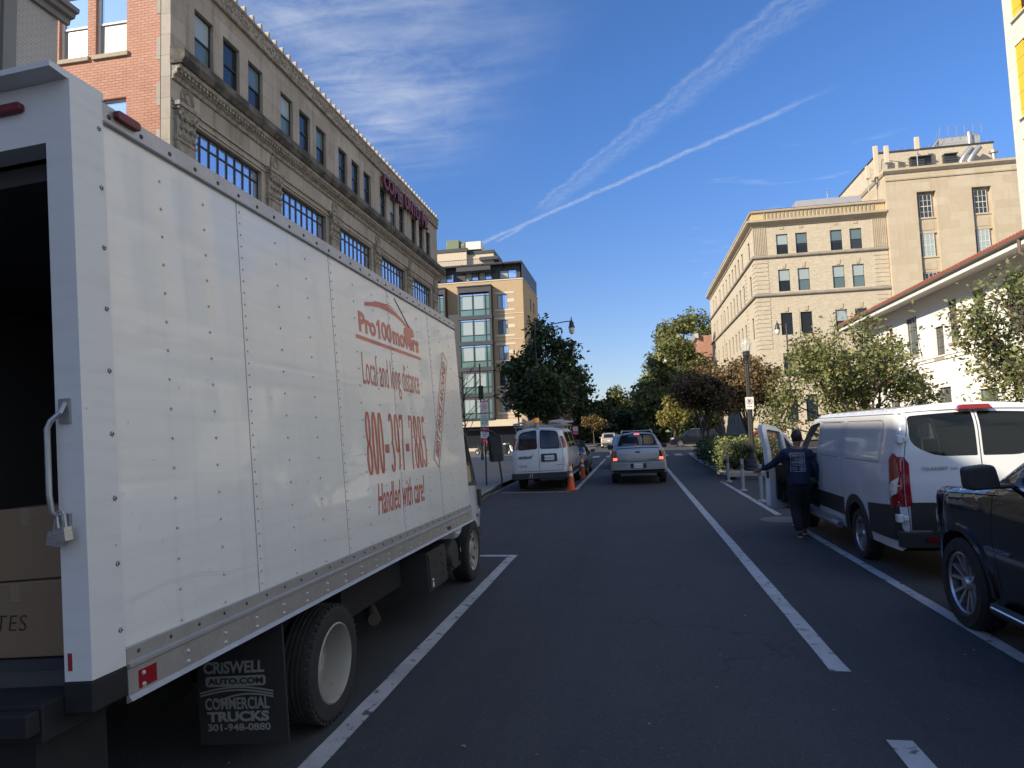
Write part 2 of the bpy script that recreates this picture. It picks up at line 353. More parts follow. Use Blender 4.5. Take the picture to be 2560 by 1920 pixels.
def kerb(name, path, w, z1):
    """kerb along an open path, w to its left side"""
    n = len(path); off = []
    for i in range(n):
        a = Vector(path[max(i - 1, 0)]); b = Vector(path[min(i + 1, n - 1)]); d = (b - a).normalized(); off.append((path[i][0] - d.y * w, path[i][1] + d.x * w))
    mb = MB()
    for i in range(n - 1):
        q = [path[i], path[i + 1], off[i + 1], off[i]]; mb.prism(q, lambda u, v, w_: (u, v, w_), -.05, z1)
    return tag(mb.build(name, kerbstone), kind='structure')
k = .16
left_path = [(-4.45, -60), (-4.45, 19.5), (-4.85, 24), (-4.85, 46), (-4.85, 50)] + arc(-9.35, 50, 4.5, 0, 90) + [(-200, 54.5)]
slab('pavement', left_path + [(-200, -60)], -.04, .138, paving); kerb('kerb', left_path, k, .15)
right_path = [(200, 54.8)] + [(9.2, 54.8)] + arc(9.2, 49.3, 5.5, 90, 180) + [(3.65, 48), (3.35, 38), (3.3, 28), (3.25, 26.6), (3.6, 26.05), (4.4, 25.8), (5.45, 25.6), (5.45, -60)]
slab('pavement', right_path + [(200, -60)], -.04, .138, paving); kerb('kerb', right_path, k, .15)
far_l = [(-200, 80.5), (-9, 80.5)] + arc(-9, 84.9, 4.4, -90, 0) + [(-4.6, 900)]
slab('pavement', far_l + [(-200, 900)], -.04, .138, paving); kerb('kerb', far_l, k, .15)
far_r = [(5.0, 900)] + arc(9.4, 84.9, 4.4, 180, 270) + [(200, 80.5)]
slab('pavement', far_r + [(200, 900)], -.04, .138, paving); kerb('kerb', far_r, k, .15)
slab('tree_pit', [(-5.5, 12), (-4.75, 12), (-4.75, 19.2), (-5.1, 21.5), (-5.5, 21.5)], .1, .146, brickpave)
slab('planting_bed', [(3.62, 27.2), (5.3, 27.2), (5.6, 44), (4.0, 47.5)], .1, .20, soil)
# markings
def line(x0, x1, y0, y1, wob=.004): return sheet('road_marking', x0, x1, y0, y1, .012, marking, wob=wob)
line(-2.06, -1.92, -12, 10.9); line(-4.2, -2.064, 10.76, 10.9); line(-2.06, -1.93, 22.85, 47.5); line(-4.4, -2.064, 22.2, 22.34)
line(1.43, 1.58, 5.82, 47.5); line(1.43, 1.58, 3.2, 4.62); line(1.43, 1.58, -4, .5)
line(2.93, 3.06, -8, 14.1); line(2.93, 3.06, 15.6, 25.4)
for x in (-4.1, -3.1, -2.1, -1.1, -.1, .9, 1.9, 2.9): line(x, x + .5, 50.2, 53.2)
line(-1.9, 1.4, 48.2, 48.6)
for x in (-3.9, -2.9, -1.9, -.9, .1, 1.1, 2.1, 3.1): line(x, x + .5, 82, 85)
for y in (56.5, 59.5, 62.5, 73, 76): line(5.6, 6.2, y, y + 1.0)
mb = MB(); mb.lathe([(0, .011), (.33, .011), (.36, .013), (.46, .012), (.47, .009)], (2.95, 14.85, 0), n=32)
tag(mb.build('manhole_cover', mk('manhole concrete', (.15, .145, .14), .8, nz=(12, .5, (.09, .09, .09))), smooth=40), 'round manhole cover in the gap of the bike lane line', 'manhole cover')
# fallen leaves along the right kerb
mb = MB(); r = random.Random(3)
for i in range(800):
    y = 24 + 26 * r.random() ** 1.5; x = 3.2 - abs(r.gauss(0, .16)); z = .014 + r.random() * .012; a = r.random() * 6.3; s = r.uniform(.02, .045)
    mb.poly([(x + s * math.cos(a), y + s * math.sin(a), z), (x - s * .5 * math.sin(a), y + s * .5 * math.cos(a), z + .008), (x - s * math.cos(a), y - s * math.sin(a), z), (x + s * .5 * math.sin(a), y - s * .5 * math.cos(a), z + .004)], i % 2)
for i in range(140):
    y = r.uniform(3, 24); x = r.uniform(-4, 3.0); z = .014 + r.random() * .01; a = r.random() * 6.3; s = r.uniform(.008, .025)
    mb.poly([(x + s * math.cos(a), y + s * math.sin(a), z), (x - s * .5 * math.sin(a), y + s * .5 * math.cos(a), z + .006), (x - s * math.cos(a), y - s * math.sin(a), z), (x + s * .5 * math.sin(a), y - s * .5 * math.cos(a), z + .004)], i % 2)
tag(mb.build('fallen_leaves', [mk('dead leaf', (.20, .12, .05), .8), mk('dry leaf', (.30, .24, .14), .8)], weld=False), 'small dry leaves scattered along the right kerb and road', 'leaves', kind='stuff')
# ------------------------------------------------------------------ building kit
pane_dark = mk('window glass', (.018, .024, .030), .04, spec=.7)
pane_blue = mk('window glass with pale shade', (.10, .15, .16), .05, spec=.7)
pane_blind = mk('window blind behind glass', (.30, .36, .36), .12, spec=.6)
pane_pale = mk('frosted window glass', (.30, .29, .25), .25, nz=(3, .4, (.22, .21, .19)))
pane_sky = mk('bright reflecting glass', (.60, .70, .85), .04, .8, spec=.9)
pane_green = mk('green tinted curtain glass', (.12, .21, .20), .05, spec=.8, nz=(.5, .4, (.07, .12, .12)))
frame_dark = mk('dark window frame', (.022, .027, .030), .5)
frame_white = mk('white window frame', (.62, .61, .58), .5)
frame_brown = mk('brown window frame', (.13, .095, .075), .55)
WC = {}
def wbox(mb, x0, x1, y0, y1, z0, z1, m=0): mb.box(x0, x1, y0, y1, z0, z1, m)
def win_mesh(w, h, kind):
    """frame (and bars) and pane meshes of one window; x along the wall, y inwards, z up"""
    key = (round(w, 2), round(h, 2), kind)
    if key in WC: return WC[key]
    f = MB(); t = .05; d0, d1 = .0, .06; pm = [pane_dark]; p = MB(); fm = frame_dark
    def ring(x0, x1, z0, z1, t, a=d0, b=d1):
        f.box(x0, x0 + t, a, b, z0, z1); f.box(x1 - t, x1, a, b, z0, z1); f.box(x0 + t, x1 - t, a, b, z0, z0 + t); f.box(x0 + t, x1 - t, a, b, z1 - t, z1)
    ring(0, w, 0, h, t)
    def pane(x0, x1, z0, z1, m=0, y=.035): p.poly([(x0, y, z0), (x1, y, z0), (x1, y, z1), (x0, y, z1)], m)
    if kind.startswith('sash'):
        f.box(t, w - t, .005, .05, h * .48, h * .48 + .055)
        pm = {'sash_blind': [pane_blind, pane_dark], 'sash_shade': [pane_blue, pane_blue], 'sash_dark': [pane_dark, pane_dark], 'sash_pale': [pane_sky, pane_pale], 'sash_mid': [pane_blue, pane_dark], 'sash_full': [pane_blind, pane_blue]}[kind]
        if kind == 'sash_pale': fm = frame_white
        pane(t, w - t, h * .48 + .055, h - t, 0); pane(t, w - t, t, h * .48, 1, .045)
    elif kind == 'strip':
        n = 8
        for i in range(1, n): x = w * i / n; f.box(x - .025, x + .025, .0, .05, t, h - t)
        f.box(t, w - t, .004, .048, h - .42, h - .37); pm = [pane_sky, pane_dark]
        pane(t, w - t, t, h - t)
    elif kind == 'grid':
        fm = frame_white
        for i in (1, 2): x = w * i / 3; f.box(x - .018, x + .018, .0, .04, t, h - t)
        for i in (1, 2, 3): z = h * i / 4; f.box(t, w - t, .003, .043, z - .018 * (1 + (i == 2)), z + .018 * (1 + (i == 2)))
        pane(t, w - t, t, h - t)
    elif kind == 'grid_pale':
        f2 = win_mesh(w, h, 'grid'); r = (f2[0], None)
        pane(t, w - t, t, h - t); pm = [pane_blind]; WC[key] = (f2[0], p_mesh(p, pm)); return WC[key]
    elif kind == 'casement':
        fm = frame_brown; f.box(w / 2 - .04, w / 2 + .04, 0, .055, t, h - t)
        for i in (1, 2): z = h * i / 3; f.box(t, w / 2 - .04, .003, .04, z - .015, z + .015); f.box(w / 2 + .04, w - t, .003, .04, z - .015, z + .015)
        for x in (w * .27, w * .73): f.box(x - .012, x + .012, .006, .036, t, h - t)
        pm = [pane_blue]; pane(t, w - t, t, h - t)
    elif kind == 'slider':
        f.box(w / 2 - .03, w / 2 + .03, 0, .05, t, h - t); pm = [pane_dark, pane_blind]; pane(t, w / 2, t, h - t, 0); pane(w / 2, w - t, t, h - t, 1)
    elif kind == 'pair':
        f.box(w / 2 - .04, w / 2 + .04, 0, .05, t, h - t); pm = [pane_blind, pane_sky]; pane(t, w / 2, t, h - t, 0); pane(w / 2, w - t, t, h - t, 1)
    elif kind == 'curtain':                       # bay window of the apartment block
        for x in (w * .44, w * .86): f.box(x - .05, x + .05, -.02, .06, t, h - t)
        f.box(t, w - t, -.015, .055, h * .27, h * .27 + .09); f.box(t, w - t, -.012, .05, h * .90, h * .90 + .06); pm = [pane_green, pane_sky, pane_blind]
        pane(t, w - t, t, h * .27, 0); pane(w * .10, w * .41, h * .27, h * .90, 2, .03); pane(w * .49, w * .80, h * .27, h * .90, 2, .03); pane(t, w - t, h * .27, h * .9, 0, .04); pane(t, w - t, h * .9, h - t, 1)
    else: pane(t, w - t, t, h - t)
    me = f_mesh(f, fm); WC[key] = (me, p_mesh(p, pm)); return WC[key]
def f_mesh(f, m):
    o = f.build('window', m); me = o.data; bpy.data.objects.remove(o); return me
def p_mesh(p, ms):
    o = p.build('pane', ms, weld=False); me = o.data; bpy.data.objects.remove(o); return me
def window(parent, O, u, rect, kind, depth, sill=None, name='window'):
    """place a window in the wall plane through O running along u (z up, inwards = z x u)"""
    u = Vector(u); inn = Vector((-u.y, u.x, 0)); u0, u1, v0, v1 = rect
    fm, pm = win_mesh(u1 - u0, v1 - v0, kind); po = Vector(parent.location)
    o = bpy.data.objects.new(name, fm); C.objects.link(o); o.parent = parent
    o.location = Vector(O) + u * u0 + Vector((0, 0, v0)) + inn * depth - po; o.rotation_euler = (0, 0, math.atan2(u.y, u.x))
    p = bpy.data.objects.new('pane', pm); C.objects.link(p); p.parent = o
    if sill:
        key = ('sill', round(u1 - u0, 2), sill.name)
        if key not in WC:
            s = MB(); s.box(-.08, u1 - u0 + .08, -depth - .07, .0, -.14, -.004); so = s.build('sill', sill, bevel=.012); WC[key] = so.data; bpy.data.objects.remove(so)
        so = bpy.data.objects.new('sill', WC[key]); C.objects.link(so); so.parent = o
    return o
def facade(mb, O, u, w, h, ops, depth=.18, m=0, mr=None, z0=0.):
    """wall with rectangular openings (u0,u1,v0,v1) and their reveals"""
    u = Vector(u); inn = Vector((-u.y, u.x, 0)); O = Vector(O); mr = m if mr is None else mr
    us = sorted({0., w} | {q for o in ops for q in o[:2]}); vs = sorted({z0, h} | {q for o in ops for q in o[2:4]})
    pt = lambda a, b, d=0.: O + u * a + Vector((0, 0, b)) + inn * d
    for j in range(len(vs) - 1):
        run = None
        for i in range(len(us) - 1):
            cx, cy = (us[i] + us[i + 1]) / 2, (vs[j] + vs[j + 1]) / 2
            if any(o[0] < cx < o[1] and o[2] < cy < o[3] for o in ops):
                if run is not None: mb.poly([pt(run, vs[j]), pt(us[i], vs[j]), pt(us[i], vs[j + 1]), pt(run, vs[j + 1])], m); run = None
            elif run is None: run = us[i]
        if run is not None: mb.poly([pt(run, vs[j]), pt(w, vs[j]), pt(w, vs[j + 1]), pt(run, vs[j + 1])], m)
    for a, b, c, d in [o[:4] for o in ops]:
        for q in (((a, c), (b, c)), ((b, c), (b, d)), ((b, d), (a, d)), ((a, d), (a, c))):
            mb.poly([pt(*q[0]), pt(*q[1]), pt(*q[1], depth + .07), pt(*q[0], depth + .07)], mr)
        mb.poly([pt(a, c, depth + .071), pt(b, c, depth + .071), pt(b, d, depth + .071), pt(a, d, depth + .071)], mr)
# ------------------------------------------------------------------ church on the left
limestone = mk('weathered limestone', (.39, .355, .305), .85, nz=[(.55, .5, (.28, .255, .22)), (3.5, .25, (.20, .18, .15), .5, .75)], streak=[((2.2, 2.2, .22), .60, (.11, .10, .09), .47, .72)], brick=(1.35, .62, (.20, .18, .15), .006, (.30, .26, .21)), bump=(30, .002))
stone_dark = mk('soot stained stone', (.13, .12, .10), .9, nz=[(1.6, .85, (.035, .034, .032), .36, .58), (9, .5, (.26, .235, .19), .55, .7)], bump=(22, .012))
stone_carved = mk('carved stone', (.33, .30, .255), .9, nz=[(5, .6, (.15, .13, .105), .42, .62)], bump=(9, .09))
red_brick = mk('red brick wall', (.45, .235, .165), .85, brick=(.235, .082, (.20, .10, .065), .008, (.39, .19, .125)), nz=[(1.1, .35, (.50, .29, .21)), (6, .25, (.25, .095, .06), .5, .75)])
grey_brick = mk('grey painted brick', (.40, .39, .375), .75, brick=(.235, .082, (.30, .29, .28), .008, (.42, .41, .395)), nz=(.8, .3, (.33, .32, .31)))
grey_trim = mk('grey painted trim', (.18, .185, .185), .6, nz=(1.5, .3, (.15, .15, .15)))
sill_stone = mk('stone sill', (.36, .31, .23), .85, nz=(5, .4, (.24, .21, .16)))
dark_red = mk('dark red sign letters', (.13, .025, .03), .5)
roof_grey = mk('flat roof', (.12, .12, .12), .9)
X0 = -12.45; Y0, Y1 = 16.65, 43.45
church = empty('church', (X0, Y0, 0), 'long carved limestone church with red letters under its spiked parapet', 'church')
BP = 5.085; yb = [17.73 + BP * k for k in range(5)]; ops = []; wins = []
E_ = (X0, Y0, 0); U = (0, 1, 0)
for k in range(5):
    for j, dy in enumerate((0., 1.45, 2.90)):
        r = (yb[k] + dy - Y0, yb[k] + dy + .93 - Y0, 13.5, 15.08); ops.append(r); wins.append((r, ['sash_full', 'sash_dark', 'sash_mid'][j] if k < 2 else ['sash_dark', 'sash_full' if k == 3 else 'sash_dark', 'sash_dark'][j], .11))
    r = (yb[k] - Y0, yb[k] + 3.72 - Y0, 8.9, 11.42); ops.append(r); wins.append((r, 'strip', .14))
    r = (yb[k] + .2 - Y0, yb[k] + 3.5 - Y0, .9, 7.2); ops.append(r); wins.append((r, 'casement', .08))
mb = MB(); facade(mb, E_, U, Y1 - Y0, 16.25, ops, .14)
bw = [(-14.88, -13.86, 13.3, 15.3), (-16.1, -15.15, 13.3, 15.3), (-14.88, -13.86, 9.9, 11.95), (-16.1, -15.15, 9.9, 11.95)]
Bx = -32.; bo = [(a - Bx, b - Bx, c, d) for a, b, c, d in bw]
facade(mb, (Bx, Y0, 0), (1, 0, 0), X0 - .32 - Bx, 16.25, bo, .2, 1)
mb.box(X0 - .32, X0 - .002, Y0, Y0 + .06, 0, 16.25, 0)
for q in range(24): mb.box(X0 - .32 - (.12 if q % 2 else 0), X0 - .315, Y0 - .012, Y0, q * .68, q * .68 + .67, 0)
mb.poly([(Bx, Y1, 0), (X0, Y1, 0), (X0, Y1, 16.25), (Bx, Y1, 16.25)], 1); mb.poly([(Bx, Y0, 0), (Bx, Y1, 0), (Bx, Y1, 16.25), (Bx, Y0, 16.25)], 1)
mb.build('wall', [limestone, red_brick], church, org=church.location)
mb = MB(); mb.poly([(Bx, Y0, 16.2), (X0, Y0, 16.2), (X0, Y1, 16.2), (Bx, Y1, 16.2)]); mb.build('roof', roof_grey, church, org=church.location)
for r, kd, d in wins: window(church, E_, U, r, kd, d)
for i, r in enumerate(bo): window(church, (Bx, Y0, 0), (1, 0, 0), r, 'sash_pale', .1, sill_stone)
def extr(prof, y0, y1, name, m, bev=0, x0=X0, extra=None):
    mb = MB(); mb.prism(prof, lambda u, v, w: (x0 + u, w, v), y0, y1)
    if extra: extra(mb)
    return mb.build(name, m, church, org=church.location, bevel=bev)
# cornice: a projecting dark slab over an ornamented bed mould
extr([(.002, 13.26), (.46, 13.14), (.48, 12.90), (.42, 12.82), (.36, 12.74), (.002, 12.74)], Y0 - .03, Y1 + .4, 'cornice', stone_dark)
def dent(mb):
    y = Y0 + .1
    while y < Y1: mb.box(X0 + .19, X0 + .26, y, y + .09, 12.50, 12.60); y += .17
extr([(.002, 12.738), (.30, 12.738), (.28, 12.62), (.20, 12.60), (.18, 12.48), (.10, 12.44), (.07, 12.34), (.002, 12.32)], Y0 + .02, Y1 + .2, 'bed_mould', stone_carved, extra=dent)
# parapet with frieze and crest
def frz(mb):
    r = random.Random(5); y = Y0 + .08
    while y < Y1 - .1:
        z = 15.98; s = r.uniform(.06, .10); mb.dome((X0 + .10, y, z + r.uniform(.06, .16)), s, (1, 0, 0), h=.7); mb.dome((X0 + .10, y + .12, z + r.uniform(.2, .30)), s * .9, (1, 0, 0), h=.8); y += .25
extr([(.002, 15.86), (.10, 15.86), (.13, 15.90), (.10, 15.94), (.10, 16.36), (.17, 16.42), (.15, 16.5), (-.3, 16.5), (-.3, 15.9)], Y0, Y1, 'parapet', stone_carved, extra=frz)
def crest():
    mb = MB(); y = Y0 + .12; k = 0; cm = None; sm = mk('pale crest stone', (.40, .36, .30), .9, nz=(6, .5, (.24, .21, .17)))
    while y < Y1 - .1:
        mb = MB()
        q = [(-.15, 0), (.15, 0), (.11, .10), (.075, .14), (.07, .24), (.03, .31), (-.03, .31), (-.07, .24), (-.075, .14), (-.11, .10)]
        mb.prism([(a, b) for a, b in q], lambda u, v, w, y=y: (w, u * .8, v), -.05, .12)
        if cm is None: o = mb.build('crest_spike', sm, church, bevel=.012); cm = o.data
        else: o = bpy.data.objects.new('crest_spike', cm); C.objects.link(o); o.parent = church
        o.location = Vector((X0 - .02, y, 16.49)) - church.location; y += .51
crest()
for k in range(6):
    yc = 17.32 + BP * k - (.1 if k == 0 else .25)
    mb = MB(); yr = yc + .15
    mb.lathe([(.30, 0), (.30, .05), (.27, .07), (.23, .03), (.19, .03), (.17, .08), (.14, .03), (.001, .05)], (X0, yr, 12.02), 'x', 24)
    for q in range(16): a = q * math.pi / 8; mb.dome((X0 + .04, yr + .25 * math.cos(a), 12.02 + .25 * math.sin(a)), .035, (1, 0, 0))
    mb.build('medallion', stone_carved, church, org=church.location, smooth=40)
    mb = MB(); w = .42
    mb.box(X0 - .002, X0 + .11, yc - w, yc + w, 0, 10.62); mb.box(X0 - .001, X0 + .14, yc - w - .02, yc + w + .02, 10.58, 10.66)
    mb.box(X0 - .001, X0 + .24, yc - w - .08, yc + w + .08, 11.58, 11.70); mb.box(X0 - .001, X0 + .20, yc - w - .04, yc + w + .04, 11.50, 11.575)
    mb.prism([(.10, 10.66), (.11, 11.2), (.19, 11.5), (-.002, 11.5), (-.002, 10.66)], lambda u, v, w_: (X0 + u, w_, v), yc - w, yc + w)
    for i in range(4):
        for j in range(3): mb.dome((X0 + .10 + .03 * j, yc - w + .12 + i * .21 + (.08 if j % 2 else 0), 10.78 + .25 * j), .09 - .01 * j, (1, 0, .3), h=.9)
    for e in (-1, 1): mb.lathe([(.02, 0), (.11, 0), (.13, .06), (.09, .09), (.03, .07)], (X0 + .14, yc + e * .3, 11.38), 'x', 14)
    mb.build('pilaster', [stone_carved], church, org=church.location)
mb = MB(); mb.box(X0 - .001, X0 + .05, Y0 + .05, Y1 - .05, 11.50, 11.56); mb.box(X0 - .001, X0 + .07, Y0 + .05, Y1 - .05, 11.70, 11.78); mb.box(X0 - .001, X0 + .16, Y0, Y1, 0, .9); mb.box(X0 - .001, X0 + .12, Y0, Y1, 7.4, 8.2)
mb.build('string_course', limestone, church, org=church.location)
for wd, a, b in (('COME', 32.95, 35.75), ('UNTO', 36.3, 39.0), ('ME', 39.5, 40.75)):
    text(church, 'sign_lettering', wd, dark_red, (X0 + .10 - X0, a - Y0, 14.98), (0, 1, 0), (0, 0, 1), b - a, .82, .16, off=.035)
# ------------------------------------------------------------------ grey painted building nearest on the left
GX = -13.2
gb = empty('painted_brick_building', (GX, 13.6, 0), 'grey painted brick building with dark cornice beside the red brick wall', 'building')
mb = MB(); ops = [(2 + 2.6 * i, 3.3 + 2.6 * i, z, z + 2.0) for i in range(9) for z in (1.2, 4.8, 8.6)]
facade(mb, (GX, -11.4, 0), (0, 1, 0), 25, 12.3, [o for o in ops if o[1] < 23.0], .15)
mb.poly([(GX, 13.6, 0), (-24, 13.6, 0), (-24, 13.6, 12.3), (GX, 13.6, 12.3)]); mb.poly([(GX, -11.4, 0), (-24, -11.4, 0), (-24, -11.4, 12.3), (GX, -11.4, 12.3)]); mb.poly([(-24, -11.4, 0), (-24, 13.6, 0), (-24, 13.6, 12.3), (-24, -11.4, 12.3)]); mb.poly([(GX, 13.6, 12.28), (-24, 13.6, 12.28), (-24, -11.4, 12.28), (GX, -11.4, 12.28)])
mb.build('wall', grey_brick, gb, org=gb.location)
for o in ops:
    if o[1] < 23.0: window(gb, (GX, -11.4, 0), (0, 1, 0), o, 'sash_dark', .1)
mb = MB(); mb.prism([(.0, 12.26), (.10, 12.26), (.12, 12.38), (.24, 12.41), (.27, 12.50), (.36, 12.52), (.38, 12.62), (.0, 12.64)], lambda u, v, w: (GX + u, w, v), -11.4, 13.85); mb.build('cornice', grey_trim, gb, org=gb.location)
mb = MB(); mb.box(GX + .001, GX + .09, 12.1, 12.42, 0, 12.25); mb.build('trim_board', grey_trim, gb, org=gb.location)
mb = MB(); mb.tube([(GX + .2, 11.75, .2), (GX + .2, 11.75, 12.2)], .07, 8); mb.build('downspout', grey_trim, gb, org=gb.location)
# neighbours further back on the left: out of the picture, they shade the near road
nb = empty('brick_townhouse', (-13.0, -14, 0), 'tall red brick townhouse further back on the left pavement', 'house')
mb = MB(); mb.box(-26, -13.0, -46, -12.2, 0, 17.2); mb.build('wall', red_brick, nb, org=nb.location)
mb = MB(); mb.box(-26.2, -12.7, -46, -12.1, 17.2, 17.6); mb.build('cornice', grey_trim, nb, org=nb.location)
# ------------------------------------------------------------------ apartment block across the cross street, left
tan_brick = mk('tan brick', (.43, .325, .205), .85, brick=(.30, .10, (.36, .28, .18), .008, (.40, .28, .155)), nz=[(.5, .35, (.38, .265, .15)), (4, .2, (.48, .36, .22))])
tan_stone = mk('pale cast stone band', (.55, .50, .42), .8, nz=(2, .3, (.46, .42, .35)))
charcoal = mk('charcoal metal panel', (.035, .038, .042), .5, nz=(1.2, .3, (.05, .052, .055)))
cream = mk('cream stucco', (.52, .45, .34), .85, nz=(1, .3, (.45, .39, .29)))
green_metal = mk('green painted duct', (.13, .17, .09), .55, nz=(3, .4, (.18, .2, .13)))
ap = empty('apartment_block', (-12.4, 80.3, 0), 'tan brick apartment block with charcoal bay windows and a dark top storey', 'building')
AY = 80.3; AXR = -12.4; AXL = -40.; FH = 3.13; mb = MB(); ops = []; wl = []
for f in range(5):
    zt = 18.85 - f * FH
    for x in (-15.6, -28.0, -32.0): r = (x - AXL, x + 1.22 - AXL, zt - 1.72, zt); ops.append(r); wl.append((r, 'slider' if f % 2 else 'pair'))
facade(mb, (AXL, AY, 0), (1, 0, 0), AXR - AXL, 20.65, ops, .12)
so = []; sw = []
for f in range(5):
    for y in (5.6, 8.4): r = (y, y + 1.1, 17.7 - f * FH, 19.3 - f * FH); so.append(r)
facade(mb, (AXR, AY, 0), (0, 1, 0), 13, 20.65, so, .12)
mb.poly([(AXL, AY + 13, 0), (AXR, AY + 13, 0), (AXR, AY + 13, 20.65), (AXL, AY + 13, 20.65)])
mb.build('wall', tan_brick, ap, org=ap.location)
for r, k_ in wl: window(ap, (AXL, AY, 0), (1, 0, 0), r, k_, .06)
for r in so: window(ap, (AXR, AY, 0), (0, 1, 0), r, 'slider', .06)
mb = MB(); mb.box(AXL, AXR + .06, AY - .06, AY + 13, 20.62, 20.75); mb.build('parapet_coping', tan_stone, ap, org=ap.location)
mb = MB()
for f in range(5):
    zt = 18.85 - f * FH
    for z, x0, h in ((zt + .12, -16.0, .22), (zt - .95, -14.36, .42), (zt - 1.98, -16.0, .22)): mb.box(x0, -13.5, AY - .025, AY, z, z + h)
    mb.box(-16.3, AXR + .02, AY - .04, AY, 16.45 - f * FH, 16.53 - f * FH)
mb.build('stone_bands', tan_stone, ap, org=ap.location)
for x0, x1 in ((-20.25, -16.15), (-26.0, -21.85)):
    mb = MB(); d = 1.15
    mb.box(x0 + .001, x1 - .001, AY - d, AY, 19.15, 19.85); mb.box(x0 - .1, x1 + .1, AY - d - .12, AY, 19.85, 19.97)
    for x in (x0, x1 - .2): mb.box(x, x + .2, AY - d, AY, 3.9, 19.149)
    for f in range(6): mb.box(x0 - .06, x1 + .06, AY - d - .08, AY, 19.15 - f * FH - .50 + FH - .0 if f == 0 else 19.15 - f * FH - .2, 19.15 - f * FH + FH if f == 0 else 19.15 - f * FH + .25)
    mb.build('bay_frame', charcoal, ap, org=ap.location)
    for f in range(5): window(ap, (x0 + .2, AY - d, 0), (1, 0, 0), (0, x1 - x0 - .4, 19.15 - (f + 1) * FH + .25, 19.15 - f * FH - .2), 'curtain', .05)
mb = MB(); mb.box(-21.85, -20.26, AY - .9, AY - .7, 3.9, 16.6); mb.box(-24, -16.2, AY - 1.5, AY, 3.75, 3.92); mb.build('balcony_panel', charcoal, ap, org=ap.location)
# dark set-back storey with sunshade
tx0, tx1, ty = -39, -12.75, AY + .55; ops = [(x - tx0, x + w - tx0, 20.95, 21.95) for x, w in ((-22.9, 1.75), (-19.6, 1.6), (-17.9, 1.6), (-15.3, 2.1))]
mb = MB(); facade(mb, (tx0, ty, 0), (1, 0, 0), tx1 - tx0, 22.6, ops, .08, z0=20.7); mb.poly([(tx1, ty, 20.7), (tx1, AY + 12.5, 20.7), (tx1, AY + 12.5, 22.6), (tx1, ty, 22.6)]); mb.poly([(tx0, ty, 22.6), (tx1, ty, 22.6), (tx1, AY + 12.5, 22.6), (tx0, AY + 12.5, 22.6)])
mb.build('top_storey', charcoal, ap, org=ap.location)
for r in ops: window(ap, (tx0, ty, 0), (1, 0, 0), r, 'pair', .03)
mb = MB(); mb.box(tx0, -12.35, AY - .55, AY + 12.4, 22.62, 22.74)
for i in range(7): x = -12.45 - 2.45 * i; mb.prism([(-.62, 22.5), (-.62, 22.75), (.5, 22.75), (.5, 22.2)], lambda u, v, w, x=x: (x + w, AY + u, v), -.07, .07)
for i in range(5): mb.box(tx0, -12.6, AY - .5 + i * .2, AY - .40 + i * .2, 22.54, 22.6)
mb.box(-12.45, -12.37, AY - .2, AY + 12.3, 20.76, 22.6); mb.build('sunshade', charcoal, ap, org=ap.location)
mb = MB(); mb.box(-24.6, -20.0, AY + 3, AY + 9, 22.6, 25.4); mb.box(-20.0, -16.6, AY + 3.6, AY + 9, 22.6, 25.1); mb.build('penthouse', cream, ap, org=ap.location)
mb = MB(); mb.box(-24.8, -19.85, AY + 2.9, AY + 9.1, 25.4, 25.85); mb.box(-19.84, -16.5, AY + 3.5, AY + 9.1, 25.1, 25.5); mb.box(-18.3, -15.9, AY + 2.9, AY + 7, 24.1, 24.5); mb.build('penthouse_coping', charcoal, ap, org=ap.location)
mb = MB(); mb.box(-22.9, -21.2, AY + 4, AY + 7, 25.86, 27.3); mb.lathe([(.75, 0), (.75, .5), (.55, .6), (.0, .6)], (-21.0, AY + 4.9, 26.5), 'x', 16); mb.build('rooftop_fan', green_metal, ap, org=ap.location, bevel=.05)
mb = MB(); mb.box(-20.3, -18.3, AY + 4, AY + 7, 25.86, 26.9); mb.tube([(-18.0, AY + 4, 24.5), (-18, AY + 4, 25.5), (-17.7, AY + 4, 25.6)], .09); mb.tube([(-17.2, AY + 4, 24.5), (-17.2, AY + 4, 25.0)], .07); mb.build('rooftop_unit', mk('white metal unit', (.62, .6, .55), .5), ap, org=ap.location, bevel=.03)
mb = MB()
for i in range(40): mb.box(-24.8 + i * .22, -24.77 + i * .22, AY + 1.2, AY + 1.23, 22.75, 23.8)
mb.box(-24.9, -15.9, AY + 1.18, AY + 1.25, 23.8, 23.86); mb.build('roof_railing', charcoal, ap, org=ap.location)
mb = MB(); ops = []
mb.box(-26, -12.9, AY - 1.3, AY - .05, 2.9, 3.7); mb.box(-26, -12.9, AY - .5, AY - .02, .0, .35); mb.build('storefront_canopy', cream, ap, org=ap.location)
mb = MB(); mb.box(-26, -13.0, AY - .06, AY - .03, .35, 2.9); mb.build('storefront_glass', pane_dark, ap, org=ap.location)
# ------------------------------------------------------------------ tan stone office building, right of the intersection
bf_stone = mk('buff limestone', (.48, .42, .315), .85, streak=((1.2, 1.2, .12), .4, (.34, .285, .20), .48, .72), brick=(1.9, .95, (.38, .31, .22), .007, (.41, .34, .24)), nz=[(.45, .4, (.39, .32, .22)), (2.5, .2, (.50, .43, .32))])
bf_brick = mk('buff brick', (.54, .485, .375), .85, streak=((1.5, 1.5, .15), .35, (.38, .33, .24), .48, .72), brick=(.30, .11, (.42, .36, .27), .007, (.43, .365, .265)), nz=[(.5, .3, (.42, .355, .26))])
bf_warm = mk('warm terracotta stone', (.50, .38, .20), .8, nz=(1.5, .3, (.44, .33, .17)))
bf_band = mk('weathered stone band', (.27, .24, .19), .85, nz=[(1.4, .6, (.16, .145, .12)), (8, .3, (.34, .3, .24))])
TX, TY = 15.3, 85.; TXR = 30.3
tb = empty('office_building', (TX, TY, 0), 'buff stone office building with banded quoins and a fluted cornice', 'building')
